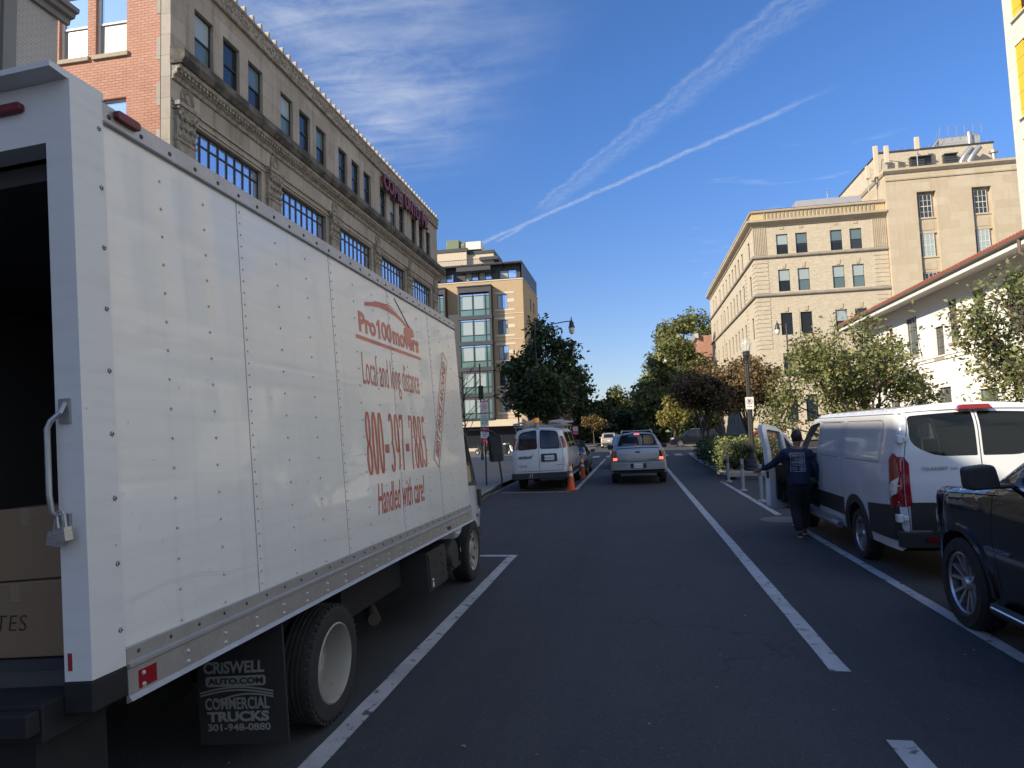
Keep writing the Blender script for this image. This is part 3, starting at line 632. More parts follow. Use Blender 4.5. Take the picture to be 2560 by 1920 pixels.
xw = (17.95, 20.17, 24.07, 26.25); rows = [(22.35, 24.82), (17.85, 20.52), (12.6, 15.25), (7.6, 10.4), (2.2, 5.4)]
kinds = [['sash_blind', 'sash_mid', 'sash_mid', 'sash_mid'], ['sash_blind', 'sash_full', 'sash_full', 'sash_full'], ['sash_dark', 'sash_dark', 'sash_blind', 'sash_dark'], ['sash_dark'] * 4, ['sash_dark'] * 4]
ops = [(x - TX, x - TX + 1.33, a, b) for a, b in rows for x in xw]
yw = [87.9, 93.3, 96.4, 99.4, 102.3, 105.4, 109.0, 112.6, 117.0, 122.6, 126.4]; ops2 = [(132 - y - 1.0, 132 - y + .3, a, b) for a, b in rows for y in yw]
mb = MB(); facade(mb, (TX, TY, 0), (1, 0, 0), TXR - TX, 26.4, ops, .28); facade(mb, (TX, 132, 0), (0, -1, 0), 47, 26.4, ops2, .28)
mb.poly([(TX, 132, 0), (TXR, 132, 0), (TXR, 132, 26.4), (TX, 132, 26.4)]); mb.poly([(TX, TY, 28.0), (TXR, TY, 28.0), (TXR, 132, 28.0), (TX, 132, 28.0)]); mb.build('wall', bf_brick, tb, org=tb.location)
for i, r in enumerate(ops): window(tb, (TX, TY, 0), (1, 0, 0), r, kinds[i // 4][i % 4], .14)
for i, r in enumerate(ops2): window(tb, (TX, 132, 0), (0, -1, 0), r, 'sash_dark', .14)
def corn(name, prof, m, extra=None):
    mb = MB(); mb.prism(prof, lambda u, v, w: (w, TY - u, v), TX - .0, TXR)
    mb.prism(prof, lambda u, v, w: (TX - u, w, v), TY - .0, 132.)
    mx = max(p[0] for p in prof); z0 = min(p[1] for p in prof if p[0] == mx); z1 = max(p[1] for p in prof if p[0] == mx)
    zs = sorted({p[1] for p in prof}); px = [p for p in prof if p[0] > .01]
    for a, b in zip(px, px[1:]): mb.poly([(TX - a[0], TY, a[1]), (TX - a[0], TY - a[0], a[1]), (TX - b[0], TY - b[0], b[1]), (TX - b[0], TY, b[1])]); mb.poly([(TX, TY - a[0], a[1]), (TX - a[0], TY - a[0], a[1]), (TX - b[0], TY - b[0], b[1]), (TX, TY - b[0], b[1])])
    if extra: extra(mb)
    return mb.build(name, m, tb, org=tb.location, weld=False)
corn('cornice', [(-.05, 25.85), (.14, 25.85), (.16, 26.0), (.55, 26.2), (.72, 26.34), (.75, 26.58), (-.05, 26.62)], bf_stone)
def tri(mb):
    n = 29
    for i in range(n): x = TX + 1.45 + i * (TXR - TX - 2.7) / (n - 1); mb.box(x - .10, x + .10, TY - .09, TY - .02, 26.72, 27.55, 1)
    for i in range(60): y = TY + 1.2 + i * .75; mb.box(TX - .09, TX - .02, y - .1, y + .1, 26.72, 27.55, 1)
mb = MB(); mb.box(TX - .02, TXR, TY - .02, 132, 26.6, 27.62); tri(mb); mb.build('frieze', [bf_warm, bf_band], tb, org=tb.location)
corn('coping', [(-.05, 27.6), (.22, 27.62), (.28, 27.78), (-.05, 27.95)], bf_stone)
for z in (22.0, 17.35): corn('belt_course', [(-.02, z), (.22, z), (.26, z + .12), (.20, z + .34), (-.02, z + .36)], bf_band)
def quoin(*bs):
    mb = MB(); z = 11.0
    while z < 21.7:
        if not 17.0 < z + .1 < 17.75:
            for b in bs: mb.box(*b, z, z + .40)
        z += .52
    mb.build('quoins', bf_brick, tb, org=tb.location)
quoin((TX - .03, TX + 1.55, TY - .05, TY - .001), (TX - .05, TX - .001, TY, TY + 1.5)); quoin((TXR - 1.55, TXR, TY - .05, TY - .001)); quoin((TX - .05, TX - .001, 91, 92.3)); quoin((TX - .05, TX - .001, 113.8, 115.4))
for x0 in (TX - .03, TXR - 1.55):
    mb = MB()
    for i in range(8): mb.box(x0 + i * .2, x0 + i * .2 + .11, TY - .07, TY - .001, 22.4, 25.85)
    mb.build('fluted_pier', bf_stone, tb, org=tb.location)
for (a, b) in rows[1:3]:
    for x in xw: mb = MB(); mb.prism([(-.17, b + .12), (.17, b + .12), (.27, b + .72), (-.27, b + .72)], lambda u, v, w, x=x: (x + .66 + u, w, v), TY - .07, TY - .001); mb.build('keystone', bf_stone, tb, org=tb.location)
for x in xw: mb = MB(); mb.box(x + .43, x + .9, TY - .06, TY - .001, 25.4, 25.7); mb.build('keystone', bf_stone, tb, org=tb.location)
mb = MB(); mb.prism([(0, 28), (.9, 29.4), (9, 29.4), (9, 28)], lambda u, v, w: (w, TY + 1.2 + u, v), 21.0, 28.4); mb.prism([(20.4, 28), (21.0, 29.4), (21.01, 28)], lambda u, v, w: (u, w, v), TY + 2.1, TY + 10)
mb.build('rooftop_screen', mk('grey metal screen', (.33, .33, .34), .45, .3, brick=(1.9, 3, (.2, .2, .2), .02, (.34, .34, .35))), tb, org=tb.location)
mb = MB(); mb.tube([(25.2, TY + 4, 29.3), (25.2, TY + 4, 31.2)], .03); mb.tube([(24.9, TY + 4, 30.7), (25.5, TY + 4, 30.7)], .03); mb.dome((25.2, TY + 4, 31.0), .14, (0, 0, 1)); mb.build('weather_mast', steel, tb, org=tb.location)
# ------------------------------------------------------------------ taller smooth block behind it
HX, HY = 30.35, 84.4
hb_ = empty('stone_office_block', (HX, HY, 0), 'taller smooth buff stone block with recessed window strips and roof plant', 'building')
strips = [(33.6, 35.65), (39.4, 41.45)]; ops = [(a - HX, b - HX, 3., 28.35) for a, b in strips]
mb = MB(); facade(mb, (HX, HY, 0), (1, 0, 0), 17, 31.0, ops, .55)
mb.poly([(HX, HY, 0), (HX, 120, 0), (HX, 120, 31), (HX, HY, 31)]); mb.poly([(HX, HY, 31), (HX + 17, HY, 31), (HX + 17, 120, 31), (HX, 120, 31)]); mb.build('wall', bf_stone, hb_, org=hb_.location)
for a, b in strips:
    for i, z in enumerate((25.35, 20.75, 16.15, 11.5)): window(hb_, (a, HY, 0), (1, 0, 0), (.38, 1.68, z, z + 2.7), 'grid' if i % 2 == 0 else 'grid_pale', .42)
    for z in (23.5, 18.9, 14.3): mb = MB(); mb.box(a + .001, b - .001, HY + .40, HY + .53, z, z + 1.75); mb.box(a + .3, b - .3, HY + .36, HY + .399, z + .35, z + 1.35); mb.build('spandrel_panel', bf_stone, hb_, org=hb_.location)
    for z in (25.35, 20.75, 16.15): mb = MB(); mb.box(a + .001, b - .001, HY + .3, HY + .52, z - .16, z - .005); mb.build('window_sill', bf_stone, hb_, org=hb_.location)
mb = MB(); mb.prism([(-.02, 29.9), (.1, 29.9), (.14, 30.05), (.02, 30.1), (-.02, 30.1)], lambda u, v, w: (w, HY - u, v), HX, HX + 17); mb.prism([(-.02, 30.7), (.15, 30.75), (.42, 31.0), (.45, 31.25), (-.02, 31.35)], lambda u, v, w: (w, HY - u, v), HX - .3, HX + 17)
mb.prism([(-.02, 30.7), (.15, 30.75), (.3, 31.0), (.31, 31.25), (-.02, 31.35)], lambda u, v, w: (HX - u, w, v), HY, 120); mb.build('cornice', bf_stone, hb_, org=hb_.location)
PH = 87.6
mb = MB(); mb.box(30.9, 43.6, PH, 112, 31, 34.5); mb.box(30.2, 30.9, PH + 1, 112, 31, 33.2); mb.build('penthouse', bf_brick, hb_, org=hb_.location)
mb = MB(); mb.box(30.8, 43.7, PH - .1, 112, 34.5, 34.68); mb.build('penthouse_coping', charcoal, hb_, org=hb_.location)
for x, z, h in ((29.0, 30.9, 1.5), (30.0, 31.0, 3.8), (31.2, 32.6, 2.1), (34.6, 33.9, 1.5)): mb = MB(); mb.box(x - .27, x + .27, PH - 2.0, PH - 1.7, z, z + h); mb.build('antenna_panel', cream, hb_, org=hb_.location, bevel=.06)
mb = MB()
for x, z in ((29.0, 31.6), (30.0, 32.6), (31.2, 33.3), (34.6, 34.2)): mb.tube([(x, PH - 1.7, z), (x + .7, PH, z - .1)], .06); mb.tube([(x, PH - 1.65, z - 2.2), (x, PH - 1.65, z + 1)], .06)
mb.tube([(30.6, PH - 1.2, 31.0), (30.9, PH - 1.2, 33.3), (33.8, PH - .3, 33.0)], .05); mb.build('antenna_mount', steel, hb_, org=hb_.location)
for x0, w in ((34.3, 2.3), (38.0, 1.4)):
    mb = MB(); mb.box(x0, x0 + w, PH - .5, PH - .02, 31.3, 33.4); mb.box(x0 - .05, x0 + w + .05, PH - .8, PH - .02, 33.4, 33.5)
    for i in range(6): mb.box(x0 + .05, x0 + w - .05, PH - .56, PH - .5, 31.5 + i * .3, 31.65 + i * .3)
    mb.build('louvre', charcoal, hb_, org=hb_.location)
mb = MB()
for dx in (0, .85): mb.tube([(39.6 + dx, PH - 1, 31.2), (39.6 + dx, PH - 1, 32.2), (40.1 + dx, PH - 1, 33.0), (40.8 + dx, PH - 1, 33.8)], .33, 14)
mb.tube([(37.6, PH + 2, 34.6), (37.9, PH + 2, 35.2), (38.5, PH + 2, 36.2), (43, PH + 2, 36.4)], .22, 10); mb.lathe([(.3, 0), (.3, 2.0)], (41.8, PH + 1.4, 34.6), n=12); mb.build('exhaust_duct', steel, hb_, org=hb_.location, smooth=50)
mb = MB(); mb.box(38.6, 43, PH + 1.5, PH + 4, 34.6, 36.2); mb.build('roof_plant', mk('grey plant box', (.4, .4, .4), .5, .3), hb_, org=hb_.location)
mb = MB()
for i in range(6): x = 38.4 + .92 * i; mb.tube([(x, PH + 1, 36.2), (x, PH + 1, 37.5)], .018, 5)
for z in (36.9, 37.5): mb.tube([(38.4, PH + 1, z), (43.0, PH + 1, z)], .016, 5)
for z in (35.6, 36.2): mb.tube([(37.6, PH + 1, z - .4), (38.4, PH + 1, z + .7)], .016, 5)
for i in range(14): x = 31.5 + .9 * i; mb.tube([(x, PH + .5, 34.6), (x, PH + .5, 35.2)], .02, 5)
mb.tube([(31, PH + .5, 35.1), (43.5, PH + .5, 35.15)], .02, 5); mb.build('roof_railing', mk('dull grey rail', (.25, .26, .27), .6), hb_, org=hb_.location)
mb = MB(); mb.lathe([(.22, 0), (.22, 1.3), (.45, 1.35), (.45, 1.6), (0, 1.75)], (42.6, HY + 1.2, 31.2), n=14); mb.build('roof_vent', steel, hb_, org=hb_.location, smooth=40)
# ------------------------------------------------------------------ white house with a tiled roof
stucco = mk('white stucco', (.80, .77, .70), .85, nz=[(.6, .25, (.70, .67, .60)), (6, .1, (.62, .58, .5))])
tile = mk('red roof tile', (.27, .085, .05), .75, nz=[(3, .5, (.24, .075, .045)), (12, .3, (.45, .17, .10))])
soffit = mk('eave boards', (.50, .47, .41), .7)
fascia_m = mk('white fascia', (.72, .70, .64), .6)
WX = 15.0; WY0, WY1 = 26.0, 47.2
wh = empty('white_house', (WX, WY0, 0), 'white stucco house with red tile roof and deep eaves', 'house')
ws = [(46.2, 45.5, 5.6, 7.35, 'casement'), (43.0, 42.35, 5.6, 7.48, 'casement'), (40.35, 38.9, 5.42, 7.46, 'casement'), (36.9, 35.9, 5.0, 6.5, 'casement'), (35.3, 34.4, 5.55, 7.55, 'casement'), (32.9, 31.9, 5.6, 7.55, 'casement'), (30.2, 28.9, 5.4, 7.6, 'casement'), (43.5, 42, 1.2, 3.1, 'casement'), (40.2, 38.4, 1.0, 3.0, 'casement'), (36.9, 35.6, .3, 3.5, 'casement'), (33, 31.4, 1.0, 3.2, 'casement')]
ops = [(WY1 - a, WY1 - b, c, d) for a, b, c, d, _ in ws]
mb = MB(); facade(mb, (WX, WY1, 0), (0, -1, 0), WY1 - WY0, 8.3, ops, .16); mb.poly([(WX, WY0, 0), (28, WY0, 0), (28, WY0, 8.3), (WX, WY0, 8.3)]); mb.poly([(WX, WY1, 0), (28, WY1, 0), (28, WY1, 8.3), (WX, WY1, 8.3)])
mb.box(17.5, 30, 10, WY0 - .01, 0, 8.8); mb.build('wall', stucco, wh, org=wh.location)
for r, q in zip(ops, ws): window(wh, (WX, WY1, 0), (0, -1, 0), r, q[4], .09, sill_stone)
mb = MB(); mb.box(WX - .06, WX, WY0, WY1, 4.85, 5.0); mb.box(WX - .1, WX, WY0, WY1, 5.0, 5.06); mb.build('string_course', stucco, wh, org=wh.location)
ex, ez = 13.85, 8.25
mb = MB(); mb.poly([(ex + .05, WY0 - 1.1, ez - .16), (ex + .05, WY1 + 1.1, ez - .16), (WX, WY1 + 1.1, ez - .03), (WX, WY0 - 1.1, ez - .03)]); mb.poly([(ex + .05, WY0 - 1.1, ez - .161), (28, WY0 - 1.1, ez - .161), (28, WY0, ez - .1), (WX, WY0, ez - .1)]); mb.build('soffit', soffit, wh, org=wh.location)
mb = MB(); mb.box(ex, ex + .05, WY0 - 1.15, WY1 + 1.15, ez - .22, ez + .06); mb.box(ex + .051, 28, WY0 - 1.15, WY0 - 1.1, ez - .22, ez + .06); mb.build('fascia', fascia_m, wh, org=wh.location)
mb = MB(); mb.tube([(ex - .06, WY0 - 1.2, ez + .04), (ex - .06, WY1 + 1.2, ez + .04)], .075, 8); mb.tube([(ex - .06, WY0 - 1.2, ez + .04), (28, WY0 - 1.2, ez + .04)], .075, 8)
mb.tube([(ex - .06, WY0 + .6, ez - .02), (ex - .06, WY0 + .6, ez - .5), (ex + .2, WY0 + .5, ez - .75), (WX - .1, WY0 + .2, ez - 1.5), (WX - .1, WY0 + .15, .2)], .06, 8); mb.build('gutter', frame_brown, wh, org=wh.location)
mb = MB(); rs = math.tan(rad(20)); n = 110; rid = 7.0
def tiles(mb, y0, y1, xe, zr):
    y = y0; i = 0
    while y < y1:
        for q in range(12):
            a = q * .55; d = min(1, 1)
            mb.tube([(xe + a, y + .1, ez + .12 + a * rs + .03), (xe + a + .56, y + .1, ez + .12 + (a + .56) * rs)], [.105, .085], 6, cap=True)
        y += .235
mb.poly([(ex, WY0 - 1.15, ez + .08), (ex, WY1 + 1.15, ez + .08), (ex + rid, WY1 - 5, ez + .08 + rid * rs), (ex + rid, WY0 + 5, ez + .08 + rid * rs)]); mb.poly([(ex, WY0 - 1.15, ez + .08), (ex + rid, WY0 + 5, ez + .08 + rid * rs), (28, WY0 - 1.15, ez + .08)]); mb.poly([(ex, WY1 + 1.15, ez + .08), (ex + rid, WY1 - 5, ez + .08 + rid * rs), (28, WY1 + 1.15, ez + .08)])
tiles(mb, WY0 - 1.1, WY1 + 1.1, ex - .05, 0)
y = 0
for i in range(60): x = ex + .1 + i * .235; mb.tube([(x, WY0 - 1.2, ez + .13), (x, WY0 - .6, ez + .33)], [.105, .09], 6)
mb.tube([(ex - .05, WY0 - 1.2, ez + .16), (ex + 2.5, WY0 + .9, ez + .25 + 2.5 * rs), (ex + rid, WY0 + 5, ez + .2 + rid * rs)], .14, 8)
mb.build('roof', tile, wh, org=wh.location, weld=False)
# ------------------------------------------------------------------ modern block with yellow panels
YX = 24.63; YY = 47.0
yb_ = empty('modern_block', (YX, YY, 0), 'modern white panelled block with yellow strips at the right edge', 'building')
wp = mk('white facade panel', (.62, .58, .50), .55, brick=(2.4, 2.0, (.3, .28, .25), .012, (.64, .60, .52)), nz=(.5, .2, (.54, .5, .43))); yp = mk('yellow facade panel', (.72, .42, .03), .5, brick=(9, 1.05, (.2, .12, .02), .02, (.74, .45, .04)))
ops = [(.90 + 4.9 * j, 4.5 + 4.9 * j, z, z + 4.7) for z in (2.4, 8.4, 14.4, 20.4, 26.7) for j in range(3)]
mb = MB(); facade(mb, (YX, YY, 0), (0, -1, 0), 16, 33, ops, .5); mb.poly([(YX, YY, 0), (38, YY, 0), (38, YY, 33), (YX, YY, 33)]); mb.poly([(YX, YY - 16, 0), (38, YY - 16, 0), (38, YY - 16, 33), (YX, YY - 16, 33)]); mb.poly([(YX, YY, 33), (YX, YY - 16, 33), (38, YY - 16, 33), (38, YY, 33)]); mb.build('wall', wp, yb_, org=yb_.location)
for r in ops:
    mb = MB(); mb.box(YX + .06, YX + .16, YY - r[0] - .85, YY - r[0] - .002, r[2] + .002, r[3] - .002); mb.build('yellow_panel', yp, yb_, org=yb_.location)
    window(yb_, (YX, YY, 0), (0, -1, 0), (r[0] + .86, r[1], r[2], r[3]), 'plain', .4)
    mb = MB(); mb.box(YX - .16, YX - .001, YY - r[1] - .02, YY - r[0], r[2] - .08, r[2] + .01); mb.build('sill', wp, yb_, org=yb_.location)
# ------------------------------------------------------------------ brick rows further down both sides
for i in range(7):
    w = 7.0; y0 = 99 + i * w; h = 10.2 + (i * 37 % 5) * .5
    t = empty('row_house', (-9.6, y0, 0), ['nearest red brick row house behind the left street tree', 'second red brick row house beyond the apartment block', 'third red brick row house on the left side', 'red brick row house in the middle of the far left row', 'fifth red brick row house far down the left side', 'sixth red brick row house far down the left side', 'farthest red brick row house on the left'][i], 'house', 'brick row houses on the left')
    ops = [(y, y + 1.1, z, z + 1.9) for y in (.8, 2.9, 5.0) for z in (1.0, 4.3, 7.4)]
    mb = MB(); facade(mb, (-9.6, y0, 0), (0, 1, 0), w - .02, h, ops, .15); mb.poly([(-9.6, y0, 0), (-20, y0, 0), (-20, y0, h), (-9.6, y0, h)]); mb.poly([(-9.6, y0, h), (-20, y0, h), (-20, y0 + w - .02, h), (-9.6, y0 + w - .02, h)]); mb.build('wall', red_brick, t, org=t.location)
    for r in ops: window(t, (-9.6, y0, 0), (0, 1, 0), r, 'sash_dark', .08)
    mb = MB(); mb.box(-9.6, -9.1, y0 + .05, y0 + w - .07, h - .5, h + .2); mb.build('cornice', grey_trim, t, org=t.location)
t = empty('corner_house', (13.4, 134, 0), 'red brick house with grey cornice beyond the buff office building', 'house')
mb = MB(); ops = [(.8 + 2.2 * i, 1.9 + 2.2 * i, z, z + 2) for i in range(5) for z in (4.5, 8.5, 12.5, 16.2)]; facade(mb, (13.0, 146, 0), (0, -1, 0), 12, 19.5, ops, .15); mb.poly([(13, 134, 0), (25, 134, 0), (25, 134, 19.5), (13, 134, 19.5)]); mb.build('wall', red_brick, t, org=t.location)
for r in ops: window(t, (13.0, 146, 0), (0, -1, 0), r, 'sash_dark', .08)
mb = MB(); mb.prism([(0, 18.9), (.5, 19.1), (.9, 19.8), (0, 19.9)], lambda u, v, w: (13 - u, w, v), 133.2, 146); mb.build('cornice', mk('grey cornice', (.45, .44, .42), .7), t, org=t.location)
# ------------------------------------------------------------------ vehicle kit
def arch(yc, zc, R, zb, n=10):
    """wheel arch in a bottom line running towards +y"""
    a = math.asin(max(-1, min(1, (zb - zc) / R))); return [(yc - R * math.cos(a + (math.pi - 2 * a) * i / n), zc + R * math.sin(a + (math.pi - 2 * a) * i / n)) for i in range(n + 1)]
class Car:
    """body surface: side outline (y, z) swept across, rounded at the rim; every opening is cut through it"""
    def __init__(s, up, zb, arches, hw, r=.10, crown=(.05, .03, .05), step=.13):
        s.up = fillet(up + [(up[-1][0], zb - 2), (up[0][0], zb - 2)], 5)          # fillet treats it as closed; drop the two helpers
        s.up = [p for p in s.up if p[1] > zb - 1.5]; s.zb = zb; s.hw0 = hw; s.r = r; s.cr = crown; s.step = step
        s.bottom = []
        for a in sorted(arches): s.bottom += arch(a[0], a[1], a[2], zb)
        s.L = [0.]
        for a, b in zip(s.up, s.up[1:]): s.L.append(s.L[-1] + math.hypot(b[0] - a[0], b[1] - a[1]))
        s.U = np.array(s.up); s.A = s.U[:-1]; s.D = s.U[1:] - s.U[:-1]; s.DD = (s.D ** 2).sum(1) + 1e-12
        s.ymid = (s.U[:, 0].min() + s.U[:, 0].max()) / 2; s.ztop = s.U[:, 1].max()
    def dist(s, y, z):
        q = np.array((y, z)) - s.A; t = np.clip((q * s.D).sum(1) / s.DD, 0, 1); e = q - s.D * t[:, None]; return math.sqrt((e ** 2).sum(1).min())
    def hw(s, y, z):
        d = s.dist(y, z); i = s.r - math.sqrt(max(0, s.r ** 2 - (s.r - d) ** 2)) if d < s.r else 0.
        return s.hw0(y, z) - i
    def rim(s):
        """extra points following the outline, so that its rounding is smooth"""
        out = []; k = max(8, int(s.L[-1] / .07))
        for i in range(k + 1):
            y, z, n = s.at(s.L[-1] * i / k); n = n * s.nsign
            for q in (.1, .28, .55, .95): out.append((y - n.x * s.r * q, z - n.y * s.r * q))
        return out
    def ry(s, z, rear=True): return float(s.at(s.lz(z, rear))[0])
    def sidef(s, sg, off=0.): return lambda u, v, o: (sg * (s.hw(u, v) + off + o), u, v)
    def at(s, l):
        i = min(max(np.searchsorted(s.L, l) - 1, 0), len(s.L) - 2); t = (l - s.L[i]) / max(1e-9, s.L[i + 1] - s.L[i]); a, b = s.up[i], s.up[i + 1]
        n = Vector((b[1] - a[1], -(b[0] - a[0]))); n = -n.normalized() if n.length else n
        return a[0] + (b[0] - a[0]) * t, a[1] + (b[1] - a[1]) * t, n
    def stripf(s, off=0.):
        def f(u, v, o):
            y, z, n = s.at(v); t = u; hwE = s.hw0(y, z) - s.r
            c = s.cr[1] if abs(n.y) > .8 else (s.cr[0] if y > s.ymid else s.cr[2]); k = c * (1 - min(1, abs(t)) ** 2)
            e = off + o + k
            if s.nsign * n.x < -9: pass
            return (t * hwE, y + n.x * e * s.nsign, z + n.y * e * s.nsign)
        return f
    nsign = 1
    def lz(s, z, rear):
        idx = range(len(s.up) - 1); idx = reversed(idx) if rear else idx
        for i in idx:
            a, b = s.up[i], s.up[i + 1]
            if (a[1] - z) * (b[1] - z) <= 0 and abs(a[1] - b[1]) > 1e-6: return s.L[i] + (s.L[i + 1] - s.L[i]) * (z - a[1]) / (b[1] - a[1])
        return s.L[-1] if rear else 0.
    def sp(s, poly, rear):
        """(x, z) outline on the front or rear -> strip coordinates"""
        out = []
        for x, z in poly:
            l = s.lz(z, rear); y, zz_, n = s.at(l); out.append((max(-1., min(1., x / (s.hw0(y, zz_) - s.r))), l))
        return out
    def orient(s):
        y, z, n = s.at(s.L[-1] * .5); s.nsign = 1 if n.y > 0 else -1
    def body(s, name, mats, parent, side_holes=(), front=(), rear=(), loc=None, left_holes=None):
        """mats: paint, underbody; left_holes: extra openings on the left side only"""
        s.orient(); mb = MB()
        out = [tuple(p) for p in s.up] + ([(s.up[-1][0], s.zb)] if abs(s.up[-1][1] - s.zb) > 1e-3 else []) + s.bottom + ([(s.up[0][0], s.zb)] if abs(s.up[0][1] - s.zb) > 1e-3 else [])
        nu = len(s.up)
        for sg in (-1, 1):
            patch(mb, out, s.sidef(sg), list(side_holes) + (list(left_holes or []) if sg < 0 else []), s.step, extra=s.rim())
        f = s.stripf(); n = 8; V = [-1 + 2 * i / n for i in range(n + 1)]
        holes = [s.sp(p, False) for p in front] + [s.sp(p, True) for p in rear]
        ls = [0.]
        for a, b in zip(s.L, s.L[1:]):
            k = max(1, math.ceil((b - a) / s.step - 1e-9)); ls += [a + (b - a) * q / k for q in range(1, k + 1)]
        poly = [(-1, l) for l in ls] + [(1, l) for l in reversed(ls)]
        sc = .8
        patch(mb, [(u * sc, v) for u, v in poly], lambda u, v, o: f(u / sc, v, o), [[(u * sc, v) for u, v in h] for h in holes], s.step)
        bl = [out[nu - 1]] + out[nu:] + [out[0]]; bs = []
        for a, b in zip(bl, bl[1:]):
            k = max(1, math.ceil(math.hypot(b[0] - a[0], b[1] - a[1]) / s.step - 1e-9)); bs += [(a[0] + (b[0] - a[0]) * q / k, a[1] + (b[1] - a[1]) * q / k) for q in range(k)]
        bs.append(bl[-1])
        for a, b in zip(bs, bs[1:]):
            ha, hb_ = s.hw(*a), s.hw(*b); mb.poly([(-ha, a[0], a[1]), (ha, a[0], a[1]), (hb_, b[0], b[1]), (-hb_, b[0], b[1])], 1)
        o = mb.build(name, mats, parent, smooth=32, loc=loc); return o
    def side(s, name, poly, mat, parent, sg=-1, off=.004, holes=(), skirt=.012, step=.1):
        mb = MB(); patch(mb, poly, s.sidef(sg, off), holes, step, skirt=skirt, extra=s.rim()); return mb.build(name, mat, parent, smooth=30)
    def end(s, name, poly, mat, parent, rear=True, off=.004, holes=(), skirt=.012, step=.1):
        mb = MB(); f = s.stripf(off); patch(mb, s.sp(poly, rear), f, [s.sp(h, rear) for h in holes], step, skirt=skirt); return mb.build(name, mat, parent, smooth=30)
    def groove(s, mb, path, sg=None, w=.007, off=.0025, rear=True):
        """a dark panel gap along a path on the side (sg) or on the front / rear"""
        P = path if sg is not None else s.sp(path, rear); f = s.sidef(sg, off) if sg is not None else s.stripf(off); pts = []
        for a, b in zip(P, P[1:]):
            k = max(1, int(math.hypot(b[0] - a[0], b[1] - a[1]) / .06)); pts += [(a[0] + (b[0] - a[0]) * q / k, a[1] + (b[1] - a[1]) * q / k) for q in range(k)]
        pts.append(P[-1])
        for a, b in zip(pts, pts[1:]):
            d = Vector((b[0] - a[0], b[1] - a[1])); d.normalize(); n = Vector((-d.y, d.x)) * w / 2
            mb.poly([f(a[0] + n.x, a[1] + n.y, 0), f(b[0] + n.x, b[1] + n.y, 0), f(b[0] - n.x, b[1] - n.y, 0), f(a[0] - n.x, a[1] - n.y, 0)])
def rrect(x0, x1, y0, y1, r=.05, n=4): return fillet([(x0, y0, r), (x1, y0, r), (x1, y1, r), (x0, y1, r)], n)
def wheel(parent, loc, R, w, sg, style='five', rim_mat=None, rot=None):
    """tyre with its rim as a child; sg: outer side (+1 / -1 along x)"""
    rr = R * .68; t = MB(); o = w / 2
    t.lathe([(rr, -o * .8), (rr + .02, -o), (R * .93, -o), (R, -o * .72), (R, -o * .30), (R * .985, -o * .28), (R * .985, -o * .22), (R, -o * .2), (R, o * .2), (R * .985, o * .22), (R * .985, o * .28), (R, o * .30), (R, o * .72), (R * .93, o), (R * .80, o + .008), (rr + .02, o), (rr, o * .8)], (0, 0, 0), 'x', 40)
    ob = t.build('wheel', rubber, parent, smooth=35, loc=loc)
    if rot: ob.rotation_euler = rot
    m = MB(); e = o * .82 * sg; rim_mat = rim_mat or alloy
    m.lathe([(rr + .012, e), (rr - .012, e + .006 * sg), (rr - .022, e - .012 * sg)], (0, 0, 0), 'x', 40); m.lathe([(rr - .022, e - .0121 * sg), (rr - .045, -e * .6)], (0, 0, 0), 'x', 40, 1 if style in ('split', 'cover') else 0)
    def sp(a, r0, r1, w0, w1, x0, x1, th=.03, mi=0, a1=None):
        q = []
        for r, ww, x, aa in ((r0, w0, x0, a), (r1, w1, x1, a if a1 is None else a1)):
            d = Vector((0, math.cos(aa), math.sin(aa))); n = Vector((0, -math.sin(aa), math.cos(aa)))
            for k in (-1, 1): q += [d * r + n * ww * k + Vector((x * sg, 0, 0)), d * r + n * ww * k * 1.25 + Vector(((x - th) * sg, 0, 0))]
        m.add(q, [(0, 2, 6, 4), (1, 5, 7, 3), (0, 4, 5, 1), (2, 3, 7, 6), (0, 1, 3, 2), (4, 6, 7, 5)], mi)
    xo = o * .80
    if style == 'split':                                # paired polished spokes over a dark face
        for k in range(6):
            a = k * math.pi / 3 + .3
            for dd in (-1, 1): sp(a + dd * .16, .07, rr - .02, .013, .014, xo - .045, xo - .012, .05, 0, a + dd * .235)
            sp(a, .06, rr - .05, .022, .050, xo - .075, xo - .05, .02, 1)
        m.lathe([(rr - .05, -xo * .1 * sg), (.0, -xo * .1 * sg)], (0, 0, 0), 'x', 24, 1)
    elif style == 'cover':                              # pressed wheel cover with many ribs
        for k in range(5):
            a = k * 2 * math.pi / 5 + .2
            for dd in (-.25, 0, .25): sp(a + dd, .05, rr - .02, .010, .030, xo - .03, xo - .01, .03)
        m.lathe([(rr - .03, (xo - .05) * sg), (.0, (xo - .05) * sg)], (0, 0, 0), 'x', 24, 1)
    elif style == 'steel': m.lathe([(rr - .03, e * .4), (rr * .7, e * .55), (rr * .45, e * .25), (.06, e * .3), (.0, e * .3)], (0, 0, 0), 'x', 28)
    else:
        for k in range(5): sp(k * 2 * math.pi / 5 + .4, .05, rr - .02, .030, .048, xo - .03, xo - .02, .04)
        m.lathe([(rr - .05, 0), (.0, 0)], (0, 0, 0), 'x', 24, 1)
    m.lathe([(.0, (xo - .004) * sg), (.045, (xo - .006) * sg), (.062, (xo - .03) * sg), (.065, (xo - .1) * sg)], (0, 0, 0), 'x', 16)
    for k in range(5): a = k * 2 * math.pi / 5; m.dome(((xo - .035) * sg, .085 * math.cos(a), .085 * math.sin(a)), .012, (sg, 0, 0), 1)
    m.build('rim', [rim_mat, alloy_dark], ob, smooth=35)
    return ob
